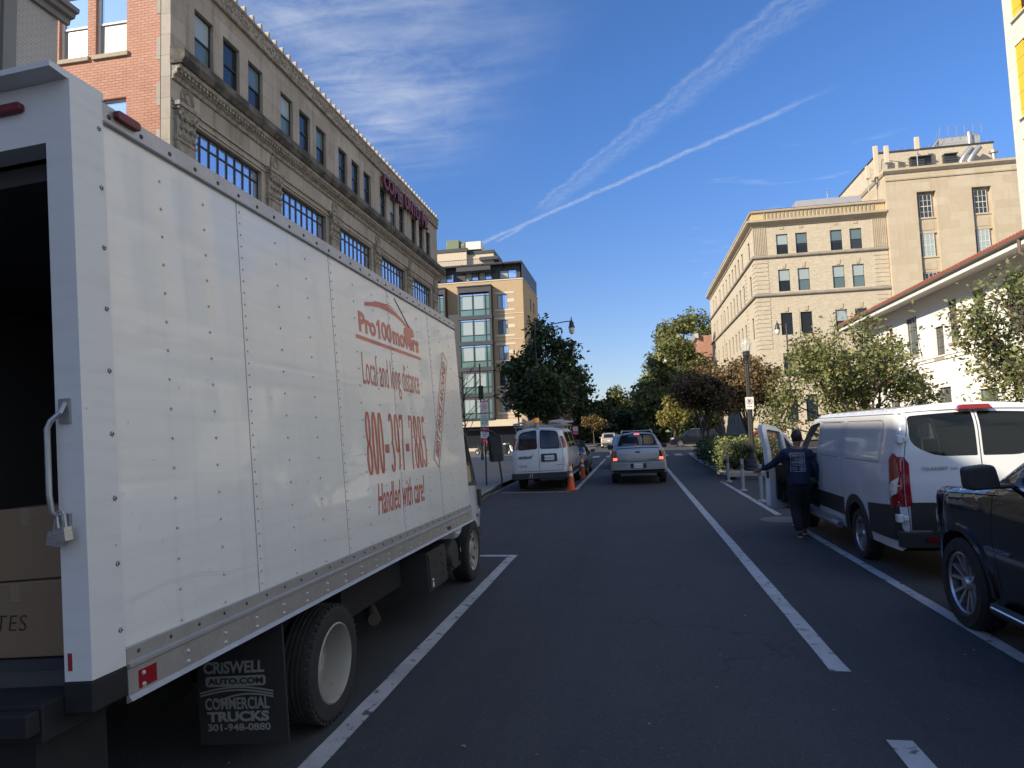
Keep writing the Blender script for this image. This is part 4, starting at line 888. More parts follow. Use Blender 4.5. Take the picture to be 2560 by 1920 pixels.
def seats(parent, rows, hw, zf=.45):
    for y in rows:
        for x in (-hw * .5, hw * .5):
            m = MB(); m.box(x - .25, x + .25, y - .1, y + .45, zf, zf + .28); m.obox((x, y - .18, zf + .55), (.48, .16, .75), Matrix.Rotation(rad(-10), 3, 'X')); m.box(x - .13, x + .13, y - .32, y - .22, zf + .92, zf + 1.12); m.build('seat', interior, parent, bevel=.04)
def strip_car(t, c, paint, L, style, H, amb=None):
    """windows, lights and wheels shared by the plain parked cars; returns nothing"""
    pass
def plain_car(name, label, loc, rz, style, L, W, H, paint, cat='car', group=None, lit=False, back=0.):
    """parked or driving car of ordinary shape; y forward, origin on the ground under the rear bumper"""
    t = empty(name, loc, label, cat, group, (0, 0, rz)); h = W / 2; f = L
    Rw = .345 if style != 'sedan' else .33; ya, yf = L * .19, L * .80
    if style == 'sedan':
        up = [(f, .32, .06), (f + .02, .55, .1), (f - .12, .72, .15), (f * .74, .93, .25), (f * .55, H - .04, .35), (f * .36, H, .3), (f * .20, H - .22, .3), (f * .13, 1.03, .08), (.05, .98, .1), (-.02, .6, .1), (.05, .32, .05)]
        belt = .92; win = [(f * .70, .96), (f * .555, H - .10), (f * .36, H - .08), (f * .24, H - .22), (f * .19, 1.0), (f * .4, .95)]
        rw = [(-.54, 1.06), (.54, 1.06), (.46, H - .09), (-.46, H - .09)]; tail = [(h - .42, .74), (h - .09, .76), (h - .09, .92), (h - .38, .93)]
    else:
        up = [(f, .36, .06), (f + .02, .7, .12), (f - .10, .95, .15), (f * .76, 1.10, .2), (f * .60, H - .05, .3), (f * .45, H, .3), (f * .10, H - .06, .12), (.12, 1.15, .2), (0, .95, .1), (-.04, .6, .08), (.03, .38, .05)]
        belt = 1.06; win = [(f * .715, 1.08), (f * .61, H - .13), (f * .40, H - .10), (f * .15, H - .14), (f * .105, 1.16), (f * .45, 1.06)]
        rw = [(-.58, 1.12), (.58, 1.12), (.50, H - .16), (-.50, H - .16)]; tail = [(h - .32, .78), (h - .09, .80), (h - .10, 1.10), (h - .26, 1.08)]
    hwf = lambda y, z: float(np.interp(z, [.3, .6, belt, H], [h - .04, h, h - .03, h - .26]) - np.interp(y, [0, .5, L - .9, L], [.09, 0, 0, .16]))
    c = Car(up, .24, [(ya, .33, Rw + .07), (yf, .33, Rw + .07)], hwf, .09)
    ws = [(-.62, belt + .05), (.62, belt + .05), (.50, H - .10), (-.50, H - .10)]
    wins = [shrink(fillet([(p[0], p[1], .06) for p in win], 3), .0)]
    cut = f * .435; a = [p for p in wins[0]]
    c.body('body', [paint, under], t, [a], [ws], [rw])
    for sg in (-1, 1):
        c.side('side_window', a, glass_dark, t, sg, -.006, skirt=0); g = MB(); c.groove(g, [(cut, belt + .04), (cut, H - .09)], sg, .05, .004); c.groove(g, [(cut, .4), (cut, belt)], sg); c.groove(g, [(f * .69, .45), (f * .70, belt)], sg); c.groove(g, [(f * .215, .6), (f * .2, belt)], sg); c.groove(g, [(f * .22, .4), (f * .69, .4)], sg, .05); g.build('door_seam', plastic, t, weld=False)
        for y in (cut + .12, f * .24): 
            m = MB(); m.tube([(sg * (c.hw(y, belt - .12) + .01), y, belt - .12), (sg * (c.hw(y, belt - .12) + .04), y + .03, belt - .115), (sg * (c.hw(y, belt - .12) + .04), y + .17, belt - .115), (sg * (c.hw(y, belt - .12) + .01), y + .2, belt - .12)], .014, 6); m.build('door_handle', paint, t, smooth=40)
        m = MB(); m.obox((sg * (h + .10), f * .675, belt + .10), (.20, .12, .14)); m.box(sg * (h - .02) - .05, sg * (h - .02) + .05, f * .675, f * .675 + .05, belt + .05, belt + .08); m.build('mirror', paint, t, bevel=.03)
        tl = [(sg * x, z) for x, z in tail]; c.end('tail_light', tl, lens_lit if lit else lens_red, t, True, .012)
        hl = [(sg * x, z) for x, z in [(h - .52, .62 if style == 'sedan' else .80), (h - .20, .66 if style == 'sedan' else .84), (h - .22, .74 if style == 'sedan' else .96), (h - .50, .71 if style == 'sedan' else .92)]]; c.end('headlight', hl, lens_clear, t, False, .012)
        m = c.side('headlight', [(L - .38, .72 if style == 'sedan' else .86), (L - .12, .60 if style == 'sedan' else .80), (L - .14, .70 if style == 'sedan' else .94), (L - .34, .78 if style == 'sedan' else .97)], lens_clear, t, sg, .010)
        for y in (ya, yf): wheel(t, (sg * (h - .12), y, Rw), Rw, .22, sg)
    c.end('windshield', ws, glass_dark, t, False, -.006, skirt=0); c.end('rear_window', rw, glass_dark, t, True, -.006, skirt=0)
    c.end('number_plate', [(-.155, .70), (.155, .70), (.155, .84), (-.155, .84)] if style == 'sedan' else [(-.155, .76), (.155, .76), (.155, .9), (-.155, .9)], plate_white, t, True, .012)
    c.end('bumper', [(-h + .14, .40), (h - .14, .40), (h - .12, .56), (-h + .12, .56)], plastic, t, True, .02, skirt=.03)
    c.end('grille', [(-.42, .50), (.42, .50), (.46, .68), (-.46, .68)], plastic, t, False, .010)
    seats(t, (f * .32, f * .52), h * .8)
    if style == 'suv':
        m = MB()
        for sg in (-1, 1): m.tube([(sg * (h - .36), f * .2, H - .02), (sg * (h - .36), f * .24, H + .05), (sg * (h - .36), f * .5, H + .06), (sg * (h - .36), f * .56, H - .0)], .018, 6)
        m.build('roof_rail', steel, t)
    return t
# ------------------------------------------------------------------ the moving truck
TRL = rad(-3.8)
tk = empty('box_truck', (-2.047, 2.37, .002), 'big white box moving truck with red lettering parked on the left', 'truck', rot=(rad(-.5), TRL, 0))
frp = mk('white truck panel', (.69, .70, .685), .30, coat=.38, nz=[(.8, .35, (.58, .59, .58)), (38, .8, (.30, .31, .30), .735, .78)], streak=[((1, .5, 14), .32, (.56, .57, .565), .42, .66), ((1, 9, .35), .30, (.52, .52, .50), .52, .72)], bump=(1.1, .016))
post_m = mk('white truck post', (.60, .61, .62), .42, nz=[(1.3, .3, (.52, .53, .53)), (24, .9, (.10, .11, .12), .70, .75)], streak=((1, 2, 16), .3, (.44, .45, .46)))
rivet_m = mk('rivet', (.46, .46, .46), .4, .45); bolt_m = mk('dark bolt', (.07, .065, .06), .5, .5)
letter_red = mk('red vinyl lettering', (.42, .07, .055), .35, coat=.3, nz=(6, .3, (.53, .10, .08)))
BL = 6.25; BZ = 1.06; TZ = 3.50
# right side wall: seven panels, seams and rivets
mb = MB(); mb.prism([(0, BZ), (0, TZ - .09), (-.04, TZ - .09), (-.04, BZ)], lambda u, v, w: (u, w, v), .182, BL - .02)
seams = [1.22, 2.46, 3.72, 5.0]
for y in seams: mb.box(0, .0012, y - .003, y + .003, BZ, TZ - .09, 3)
cols = sorted([y + .028 for y in seams]); z = 0
for y in seams:
    for k in range(33): mb.dome((.001, y + .03, BZ + .10 + k * .0705), .0072, (1, 0, 0), 1, .8)
edge = [.182] + seams + [BL]
for a, b in zip(edge, edge[1:]):
    for q in (1, 2) if b - a > .7 else (1,):
        for k in range(17): mb.dome((.001, a + (b - a) * q / 3 + .02, BZ + .08 + k * .142), .0085, (1, 0, 0), 1, .8)
mb.build('side_panel', [frp, rivet_m, bolt_m, mk('panel seam', (.22, .22, .215), .7)], tk, weld=False)
mb = MB(); mb.prism([(-2.44, BZ), (-2.44, TZ - .09), (-2.40, TZ - .09), (-2.40, BZ)], lambda u, v, w: (u, w, v), .182, BL - .02); mb.box(-2.4, -.04, BL - .06, BL - .02, BZ, TZ - .09); mb.build('side_panel', frp, tk)
mb = MB()
for x0, x1 in ((-.0405, .006), (-2.446, -2.3995)): mb.box(x0, x1, .18, BL, TZ - .10, TZ + .0)
mb.box(-2.43, -.01, .1, BL, TZ - .02, TZ + .012)
for k in range(30): mb.dome((.006, .22 + k * .205, TZ - .055), .013, (1, 0, 0), 1)
mb.tube([(.012, .18, TZ - .095), (.012, BL, TZ - .095)], .008, 6); mb.build('top_rail', [alum, bolt_m], tk, bevel=0)
mb = MB(); mb.prism([(.0, .895), (.028, .905), (.012, .925), (.012, 1.03), (.024, 1.038), (.024, 1.052), (.010, 1.06), (.010, 1.115), (0, 1.12)], lambda u, v, w: (u, w, v), .182, BL)
for k in range(30): mb.dome((.010, .25 + k * .205, 1.09), .010, (1, 0, 0), 1)
for k in range(21):
    for dz in (.945, .992): mb.dome((.012, .27 + k * .295, dz), .012, (1, 0, 0), 2, .8)
mb.box(.0115, .0135, .24, .35, .935, 1.01, 3); mb.box(.0115, .0135, 5.05, 5.2, .94, .98, 3)
mb.build('bottom_rail', [alum, bolt_m, rivet_m, lens_red], tk)
# rear frame
mb = MB(); mb.box(-.115, .008, .0, .18, 1.05, TZ + .015); mb.box(-2.448, -2.32, .0, .18, 1.05, TZ + .015); mb.box(-2.3195, -.1155, .0, .12, 3.25, TZ + .012)
mb.prism([(0, TZ + .013), (-.09, TZ + .02), (-.09, TZ + .045), (.2, TZ + .05), (.2, TZ + .013)], lambda u, v, w: (w, u, v), -2.44, .0)
for k in range(9): mb.dome((.009, .155, 1.20 + .27 * k), .0125, (1, 0, 0), 1, .5)
mb.box(-.098, -.075, -.002, 0, 1.09, 1.16, 2)
mb.build('rear_frame', [post_m, bolt_m, lens_red], tk, bevel=.006)
mb = MB(); mb.box(-.120, .010, -.004, .184, .93, 1.048); mb.box(-2.45, -2.316, -.004, .184, .93, 1.048); mb.box(-2.315, -.121, -.10, .16, .86, 1.0); mb.box(-2.3, -.13, -.16, -.10, .9, .985); mb.box(-2.2, -.2, -.05, .3, .55, .86)
mb.build('rear_sill', mk('worn black paint', (.005, .006, .008), .7, nz=[(9, .5, (.012, .012, .014)), (30, .8, (.35, .35, .34), .72, .77)]), tk, bevel=.006)
lens_dull = mk('weathered red marker', (.13, .012, .016), .4)
for x in (-.28, -.85, -1.22, -1.6):
    mb = MB(); mb.prism(rrect(-.07, .07, -.02, .02, .018), lambda u, v, w, x=x: (x + u, w, 3.42 + v), -.03, .0); mb.build('clearance_light', lens_dull, tk, bevel=.006)
mb = MB(); mb.prism(rrect(-.075, .075, -.022, .022, .02), lambda u, v, w: (w, .32 + u, TZ - .03 + v), .006, .035); mb.build('clearance_light', lens_dull, tk, bevel=.006)
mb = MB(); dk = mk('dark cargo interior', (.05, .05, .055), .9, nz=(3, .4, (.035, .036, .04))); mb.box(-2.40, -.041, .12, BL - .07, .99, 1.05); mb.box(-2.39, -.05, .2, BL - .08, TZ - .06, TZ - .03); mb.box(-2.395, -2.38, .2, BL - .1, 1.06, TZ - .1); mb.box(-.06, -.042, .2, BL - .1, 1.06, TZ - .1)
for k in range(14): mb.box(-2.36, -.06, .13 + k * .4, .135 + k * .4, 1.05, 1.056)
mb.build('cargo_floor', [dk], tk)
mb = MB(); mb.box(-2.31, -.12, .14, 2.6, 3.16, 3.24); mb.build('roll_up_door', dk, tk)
mb = MB(); g = -.045
mb.tube([(g - .015, -.01, 2.14), (g - .015, -.035, 2.1), (g - .045, -.05, 2.07), (g - .058, -.055, 2.04), (g - .058, -.055, 1.78), (g - .054, -.05, 1.71), (g - .045, -.02, 1.68), (g - .045, .0, 1.66)], .011, 8); mb.box(g - .045, g + .005, -.012, 0, 2.06, 2.16); mb.box(g - .08, g - .01, -.015, 0, 1.62, 1.70); mb.build('grab_handle', steel, tk, smooth=40)
# chassis, flap, tanks
mb = MB(); mb.box(-1.65, -1.57, .3, 7.4, .62, .86); mb.box(-.87, -.79, .3, 7.4, .62, .86)
for k in range(20): mb.box(-2.35, -.08, .35 + k * .3, .40 + k * .3, .862, .93)
mb.tube([(-2.1, 2.2, .42), (-.3, 2.2, .42)], .09, 10); mb.dome((-1.22, 2.0, .42), .22, (0, -1, 0)); mb.tube([(-2.0, 6.7, .42), (-.4, 6.7, .42)], .07, 8); mb.tube([(-1.2, 2.2, .5), (-1.2, 6.2, .62)], .06, 8); mb.box(-.9, -.3, 2.9, 4.3, .52, .84)
for x in (-.55, -1.9): mb.tube([(x, 1.4, .75), (x, 1.8, .56), (x, 2.2, .52), (x, 2.6, .56), (x, 3.0, .75)], .05, 6)
mb.build('chassis', under, tk)
mb = MB(); mb.tube([(-.52, 3.75, .62), (-.52, 4.35, .62)], .17, 14); mb.tube([(-.45, 3.8, .42), (-.30, 3.55, .38)], .06, 10); mb.build('exhaust_muffler', mk('rusty muffler', (.05, .04, .034), .7, nz=(6, .5, (.10, .06, .04))), tk, smooth=50)
mb = MB(); mb.box(-.55, -.05, 4.42, 5.1, .40, .80); mb.box(-.05, -.035, 4.45, 5.07, .42, .78); 
for z in (.5, .6, .7): mb.tube([(-.034, 4.5, z), (-.034, 4.68, z), (-.034, 4.74, z + .05), (-.034, 4.86, z + .05), (-.034, 4.92, z), (-.034, 5.03, z)], .008, 5)
mb.box(-.036, -.032, 4.5, 4.56, .44, .53, 1); mb.build('battery_box', [plastic, plate_white], tk, bevel=.012)
mb = MB(); mb.lathe([(.16, -.18), (.18, -.15), (.18, .15), (.16, .18), (0, .18)], (-.22, 5.45, .62), 'x', 20); mb.box(-.4, -.06, 5.3, 5.75, .45, .50); mb.build('air_tank', plastic, tk, smooth=40)
mb = MB(); mb.box(-.60, -.02, 1.47, 1.485, .19, .90); mb.build('mud_flap', mk('black mud flap', (.018, .019, .021), .6, nz=(7, .4, (.03, .03, .032))), tk, bevel=.004)
FX, FY = -.60, 1.466; pw = mk('faded white print', (.23, .24, .25), .7)
dk_ = None
def ft(s, x, z, w, h, **k): return text(tk, 'flap_lettering', s, k.pop('m', pw), (FX + x, FY, z), (1, 0, 0), (0, 0, 1), w, h, .002, **k)
ft('CRiSWELL', .05, .605, .40, .072, off=.03, shear=.06); ft('COMMERCIAL', .05, .395, .42, .07, off=.02); ft('TRUCKS', .06, .325, .405, .06, off=.045); ft('301-948-0880', .06, .272, .41, .042, off=.02)
mb = MB(); mb.prism(rrect(.06, .455, .53, .59, .02), lambda u, v, w: (FX + u, w, v), FY - .002, FY); mb.build('flap_lettering', pw, tk)
text(tk, 'flap_lettering', 'AUTO.COM', plastic, (FX + .075, FY - .0025, .542), (1, 0, 0), (0, 0, 1), .365, .037, .002, off=.035)
mb = MB()
for z0, a, b in ((.495, .02, .50), (.478, .02, .50), (.463, .12, .50)):
    q = [(a + (b - a) * i / 12, z0 + .03 * math.sin(math.pi * i / 12) - (.02 * (1 - i / 12) if z0 < .47 else 0)) for i in range(13)]
    for p, r in zip(q, q[1:]): mb.poly([(FX + p[0], FY - .002, p[1] - .005), (FX + r[0], FY - .002, r[1] - .005), (FX + r[0], FY - .002, r[1] + .005), (FX + p[0], FY - .002, p[1] + .005)])
mb.build('flap_lettering', pw, tk, weld=False)
# side lettering
def st(s, y, z, w, h, **k): return text(tk, 'side_lettering', s, letter_red, (.0012, y, z), (0, 1, 0), (0, 0, 1), w, h, .0012, **k)
st('Pro', 2.98, 2.885, .385, .18, off=.04); st('00', 3.505, 2.885, .27, .18, off=.03); st('movers', 3.80, 2.885, .80, .135, off=.04)
mb = MB(); mb.box(.001, .0026, 2.90, 4.64, 2.82, 2.852); mb.prism([(3.425, 2.885), (3.47, 2.885), (3.47, 3.065), (3.44, 3.065), (3.385, 3.025), (3.385, 2.99), (3.425, 3.015)], lambda u, v, w: (w, u, v), .0012, .0024)
q = []; n = 22
for i in range(n + 1):
    t = i / n; y = 3.14 + 1.22 * t; zc = 3.10 + .155 * math.sin(math.pi * (.12 + .62 * t)) - .11 * t * t; w = .008 + .028 * math.sin(math.pi * min(1, .15 + t * .8)); q.append((y, zc, w))
for a, b in zip(q, q[1:]): mb.poly([(.0022, a[0], a[1] - a[2]), (.0022, b[0], b[1] - b[2]), (.0022, b[0], b[1] + b[2] * .4), (.0022, a[0], a[1] + a[2] * .4)])
mb.poly([(.0022, 3.36, 3.225), (.0022, 3.75, 3.262), (.0022, 4.0, 3.235), (.0022, 3.75, 3.248), (.0022, 3.4, 3.215)])
mb.prism([(4.16, 3.10), (4.32, 3.15), (4.45, 3.12), (4.47, 3.05), (4.22, 2.985), (4.14, 3.04)], lambda u, v, w: (w, u, v), .001, .0026)
mb.build('side_lettering', letter_red, tk, weld=False)
mb = MB(); mb.tube([(.004, 3.93, 3.36), (.004, 4.32, 3.13)], .004, 4); mb.build('scratch_mark', bolt_m, tk)
st('Local and long distance', 2.98, 2.35, 1.53, .36, off=-.004)
def nib(mb, pts, w, x=.0022):
    for a, b in zip(pts, pts[1:]): mb.poly([(x, a[0] - w / 2, a[1]), (x, a[0] + w / 2, a[1]), (x, b[0] + w / 2, b[1]), (x, b[0] - w / 2, b[1])])
def ell(cx, cz, rx, rz, a0, a1, n=16): return [(cx + rx * math.cos(rad(a0 + (a1 - a0) * i / n)), cz + rz * math.sin(rad(a0 + (a1 - a0) * i / n))) for i in range(n + 1)]
mb = MB(); w = 1.66 / 12; hh = .53; tk_ = .040; y0 = 2.93; zz0 = 1.675; th = .016
def bar(y, z, ww, h): mb.poly([(.0022, y, z), (.0022, y + ww, z), (.0022, y + ww, z + h), (.0022, y, z + h)])
for i, ch in enumerate('800-397-7885'):
    c = y0 + w * (i + .5); rx = w * .30
    if ch == '0': nib(mb, ell(c, zz0 + hh / 2, rx, hh / 2, 90, 450, 28), tk_)
    elif ch == '8': nib(mb, ell(c, zz0 + hh * .74, rx * .85, hh * .26, 0, 360, 24), tk_ * .9); nib(mb, ell(c, zz0 + hh * .25, rx, hh * .25, 0, 360, 24), tk_)
    elif ch == '3': nib(mb, ell(c - .01, zz0 + hh * .74, rx * .9, hh * .26, 150, -90, 18), tk_); nib(mb, ell(c - .01, zz0 + hh * .25, rx, hh * .25, 90, -150, 18), tk_)
    elif ch == '9': nib(mb, ell(c, zz0 + hh * .66, rx, hh * .34, 0, 360, 24), tk_); nib(mb, ell(c, zz0 + hh * .5, rx, hh * .5, 25, -70, 16), tk_)
    elif ch == '7': bar(c - w * .36, zz0 + hh - .05, w * .72, .05); bar(c - w * .36, zz0 + hh * .76, .02, hh * .2); nib(mb, [(c + w * .30, zz0 + hh - .05), (c + w * .02, zz0 + hh * .42), (c - w * .06, zz0)], tk_ * .9)
    elif ch == '5': bar(c - w * .26, zz0 + hh - .06, w * .54, .06); bar(c - w * .28, zz0 + hh * .56, .016, hh * .38); nib(mb, ell(c - .012, zz0 + hh * .31, rx * 1.05, hh * .31, 130, -150, 22), tk_)
    else: bar(c - w * .36, zz0 + hh * .33, w * .72, .075)
mb.build('side_lettering', letter_red, tk, weld=False)
st('Handled with care!', 3.09, 1.335, 1.30, .265, off=.008, shear=.32)
dv = Vector((0, .50, .866)); dn = Vector((0, -.866, .50)); o_ = Vector((.0012, 4.99, 1.64))
text(tk, 'side_lettering', 'BEST PRICE AROUND', letter_red, o_ + dv * .10 + dn * .048, dv, dn, 1.28, .125, .0012, off=.02, shear=.15)
mb = MB()
def quadd(a, b, c, d):
    mb.poly([o_ + dv * p + dn * q + Vector((.001, 0, 0)) for p, q in ((a, c), (b, c), (b, d), (a, d))])
quadd(0, 1.48, 0, .016); quadd(0, 1.48, .204, .22); quadd(0, .016, .0161, .2039); quadd(1.464, 1.48, .0161, .2039); mb.build('side_lettering', letter_red, tk, weld=False)
mb = MB(); r = random.Random(9)
for i in range(46):
    y = r.uniform(.2, 2.6); zc = r.uniform(1.2, 2.3); a = r.uniform(-.5, 1.9); l = r.uniform(.005, .035); mb.obox((.0012, y, zc), (.0008, l, .004), Matrix.Rotation(a, 3, 'X'))
for k in range(2):
    q = [(.0012 + .0001 * k, .2 + i * .24 + k * .02, 1.30 + .012 * k + .022 * math.sin(i * 1.25) + .006 * (i % 3) - .004 * i) for i in range(24)]
    for a, b in zip(q, q[1:]): mb.poly([(a[0], a[1], a[2] - .003), (b[0], b[1], b[2] - .003), (b[0], b[1], b[2] + .002), (a[0], a[1], a[2] + .002)])
mb.build('scuff_mark', mk('scuff grey', (.60, .60, .58), .6), tk, weld=False)
# cab
cup = [(1.42, .52, .04), (1.46, .95, .06), (1.42, 1.30, .05), (1.10, 2.12, .25), (.55, 2.28, .2), (.05, 2.26, .05), (.0, 2.1, .02), (.0, .62, .02)]
cab = Car(cup, .52, [(.42, .42, .50)], lambda y, z: float(np.interp(z, [.5, 1.3, 2.3], [1.02, 1.02, .93]) - np.interp(y, [0, 1.0, 1.45], [0, 0, .06])), .08)
swin = fillet([(.14, 1.36, .04), (1.30, 1.30, .05), (1.02, 2.06, .12), (.16, 2.10, .06)], 4); wsc = [(-.86, 1.36), (.86, 1.36), (.76, 2.08), (-.76, 2.08)]
cb = cab.body('cab', [white_paint, under], tk, [swin], [wsc], (), loc=(-1.22, BL + .12, 0))
for sg in (-1, 1):
    cab.side('cab_window', swin, glass_clear, cb, sg, -.006, skirt=0); g = MB(); cab.groove(g, swin + swin[:1], sg, .035, .004); cab.groove(g, [(.06, .75), (.06, 2.2)], sg); cab.groove(g, [(1.32, 1.0), (1.34, 1.3)], sg); g.build('door_seam', plastic, cb, weld=False)
    m = MB(); x = sg * 1.03; m.tube([(x - sg * .05, 1.05, 2.10), (x + sg * .12, 1.2, 2.09), (x + sg * .26, 1.36, 2.06), (x + sg * .30, 1.40, 2.0)], .016, 8); m.tube([(x - sg * .03, 1.28, 1.05), (x + sg * .05, 1.36, 1.13), (x + sg * .30, 1.42, 1.22), (x + sg * .33, 1.42, 1.3), (x + sg * .31, 1.41, 1.7)], .016, 8)
    m.prism(rrect(-.105, .105, -.20, .20, .04), lambda u, v, w, x=x, sg=sg: (x + sg * .27 + u, 1.40 + w, 1.80 + v), .0, .10); m.prism(rrect(-.09, .09, -.185, .185, .03), lambda u, v, w, x=x, sg=sg: (x + sg * .27 + u, 1.398 + w, 1.80 + v), -.002, .001, 1); m.build('mirror', [plastic, mk('mirror glass', (.10, .11, .12), .05, .8)], cb, bevel=.006)
    m = MB(); m.box(sg * 1.0 - .04, sg * 1.0 + .04, 1.24, 1.36, .98, 1.22); m.build('mirror_bracket', plastic, cb, bevel=.012)
    m = cab.side('turn_signal', [(1.28, .82), (1.40, .82), (1.40, .92), (1.28, .92)], lens_amber if sg < 0 else lens_clear, cb, sg, .02, skirt=.03)
    m = cab.side('step', [(.95, .54), (1.38, .54), (1.40, .68), (1.0, .70)], plastic, cb, sg, .01)
cab.end('windshield', wsc, glass_clear, cb, False, -.006, skirt=0)
seats(cb, (.35,), .8, .9)
mb = MB(); mb.lathe([(.16 + .018 * math.cos(a), .018 * math.sin(a)) for a in [i * .785 for i in range(9)]], (0, 0, 0), 'z', 20); so = mb.build('steering_wheel', plastic, cb, smooth=50, loc=(-.45, 1.0, 1.38)); so.rotation_euler = (rad(-35), 0, 0)
text(cb, 'cab_lettering', 'GVW', ink, (1.021, .16, 1.20), (0, 1, 0), (0, 0, 1), .16, .07); text(cb, 'cab_lettering', 'J707', ink, (1.021, .2, 1.05), (0, 1, 0), (0, 0, 1), .16, .08)
text(cb, 'cab_lettering', 'ISUZU', ink, (1.022, .98, .84), (0, 1, 0), (0, 0, 1), .20, .045, off=.02)
wrim = mk('white steel rim', (.27, .26, .24), .5, nz=[(5, .6, (.30, .275, .24)), (20, .7, (.16, .12, .09), .58, .72)])
def truck_wheel(x, y, front):
    R = .395; t = MB(); w = .115
    pr = [(.255, -w * .8), (.27, -w), (R * .93, -w), (R, -w * .7)]
    for k in range(4): a = -w * .55 + k * w * .3; pr += [(R, a - .01), (R * .975, a - .005), (R * .975, a + .005), (R, a + .01)]
    pr += [(R, w * .7), (R * .93, w), (R * .82, w + .008), (.27, w), (.255, w * .8)]
    t.lathe(pr, (0, 0, 0), 'x', 44)
    for k in range(44):
        a = k * math.pi / 22; t.obox((w * .80, R * .975 * math.cos(a), R * .975 * math.sin(a)), (w * .3, .018, .03), Matrix.Rotation(a, 3, 'X'))
    ob = t.build('wheel', rubber, tk, smooth=35, loc=(x, y, 0), weld=False); ob.rotation_euler = (0, -TRL, 0)
    m = MB()
    if front:
        def fd(u, v, o): r = math.hypot(u, v); return (float(np.interp(r, [0, .09, .12, .2, .235, .255], [.10, .10, .055, .085, .07, .10])) + o, u, v)
        hol = [ell(.178 * math.cos(k * math.pi / 4), .178 * math.sin(k * math.pi / 4), .026, .026, 0, 330, 11) for k in range(8)]
        patch(m, ell(0, 0, .252, .252, 0, 350, 35), fd, hol, .03); m.lathe([(.25, .10), (.262, .112), (.255, .03)], (0, 0, 0), 'x', 40)
        for k in range(6): a = k * math.pi / 3; m.dome((.07, .105 * math.cos(a), .105 * math.sin(a)), .016, (1, 0, 0), 1, 1.2)
    else:
        m.lathe([(.268, .115), (.258, .122), (.25, .11), (.243, .08), (.235, .02), (.222, -.06), (.15, -.085), (.11, -.085)], (0, 0, 0), 'x', 44)
        m.lathe([(.11, -.084), (.105, -.03), (.085, -.01), (0, -.008)], (0, 0, 0), 'x', 20, 1)
        for k in range(6): a = k * math.pi / 3; m.dome((-.084, .16 * math.cos(a), .16 * math.sin(a)), .017, (1, 0, 0), 1, 1.4)
    m.build('rim', [wrim, rivet_m], ob, smooth=35, weld=True)
    return ob
def setz(o, zw):     # stand the wheel on the road
    bpy.context.view_layer.update(); p = tk.matrix_world @ o.location; d = zw - p.z; o.location = tk.matrix_world.inverted() @ Vector((p.x, p.y, zw))
for x, y, fr in ((-.19, 2.2, 0), (-.45, 2.2, 0), (-2.0, 2.2, 0), (-2.26, 2.2, 0), (-.27, 6.72, 1), (-2.15, 6.72, 1)): setz(truck_wheel(x, y, fr), .402)
# load: boxes standing inside the truck
card = mk('cardboard', (.19, .13, .08), .85, nz=(3, .3, (.18, .12, .07)), streak=((1, 1, 40), .15, (.26, .18, .11)))
tape = mk('packing tape', (.20, .16, .11), .25)
tkM = Matrix.Translation(tk.location) @ tk.rotation_euler.to_matrix().to_4x4()
def inbox(name, label, c, size, rz=0., group=None, extra=None):
    mb = MB(); x, y, z = size; mb.box(-x / 2, x / 2, -y / 2, y / 2, 0, z); mb.box(-.03, .03, -y / 2 - .001, y / 2 + .001, z * .72, z + .001, 1)
    o = mb.build(name, [card, tape], None, bevel=.006); o.matrix_world = tkM @ Matrix.Translation(c) @ Matrix.Rotation(rz, 4, 'Z'); tag(o, label, 'box', group); return o
inbox('cardboard_box', 'cardboard box on top of its stack in the open truck', (-.66, .62, 1.40), (.60, .50, .33), .03, 'boxes in the truck')
b2 = inbox('cardboard_box', 'cardboard box with handwriting at the bottom of the truck stack', (-.68, .60, 1.06), (.62, .52, .335), -.02, 'boxes in the truck')
text(b2, 'handwriting', 'PLATES', ink, (-.30, -.262, .13), (1, 0, -.03), (0, 0, 1), .36, .07, .001, shear=.15, off=-.014, sp=1.1)
inbox('cardboard_box', 'dark cardboard box at the far left of the truck floor', (-1.35, .8, 1.06), (.6, .5, .5), .05, 'boxes in the truck'); inbox('cardboard_box', 'tall dark carton standing deep inside the truck', (-.55, 1.45, 1.06), (.5, .5, 1.05), .02, 'boxes in the truck')
mb = MB(); mb.box(-.13, .13, -.02, .02, 0, .66); mb.box(-.131, .131, -.0215, .0215, .0, .12, 1); o = mb.build('flattened_box', [card, tape], None, bevel=.004); o.matrix_world = tkM @ Matrix.Translation((-.265, .30, 1.06)) @ Matrix.Rotation(rad(9), 4, 'Y') @ Matrix.Rotation(rad(-6), 4, 'X'); tag(o, 'flattened cardboard box leaning inside the truck by the rear post', 'box')
for i, (dx, dz, ry) in enumerate(((-.090, 1.635, 14), (-.050, 1.65, -6))):
    mb = MB(); mb.box(-.026, .026, -.02, .02, -.055, .0); mb.tube([(-.017, 0, -.005), (-.017, 0, .045), (-.010, 0, .062), (.010, 0, .062), (.017, 0, .045), (.017, 0, -.005)], .0055, 8)
    mb.box(-.027, .027, -.021, .021, -.02, -.014, 1)
    o = mb.build('padlock', [steel, rivet_m], None, bevel=.004); o.matrix_world = tkM @ Matrix.Translation((dx, -.035 - .02 * i, dz)) @ Matrix.Rotation(rad(ry), 4, 'Y'); tag(o, ['steel padlock hanging lower and leftmost under the truck grab handle', 'steel padlock hanging closest to the truck corner post'][i], 'padlock', 'padlocks on the truck')
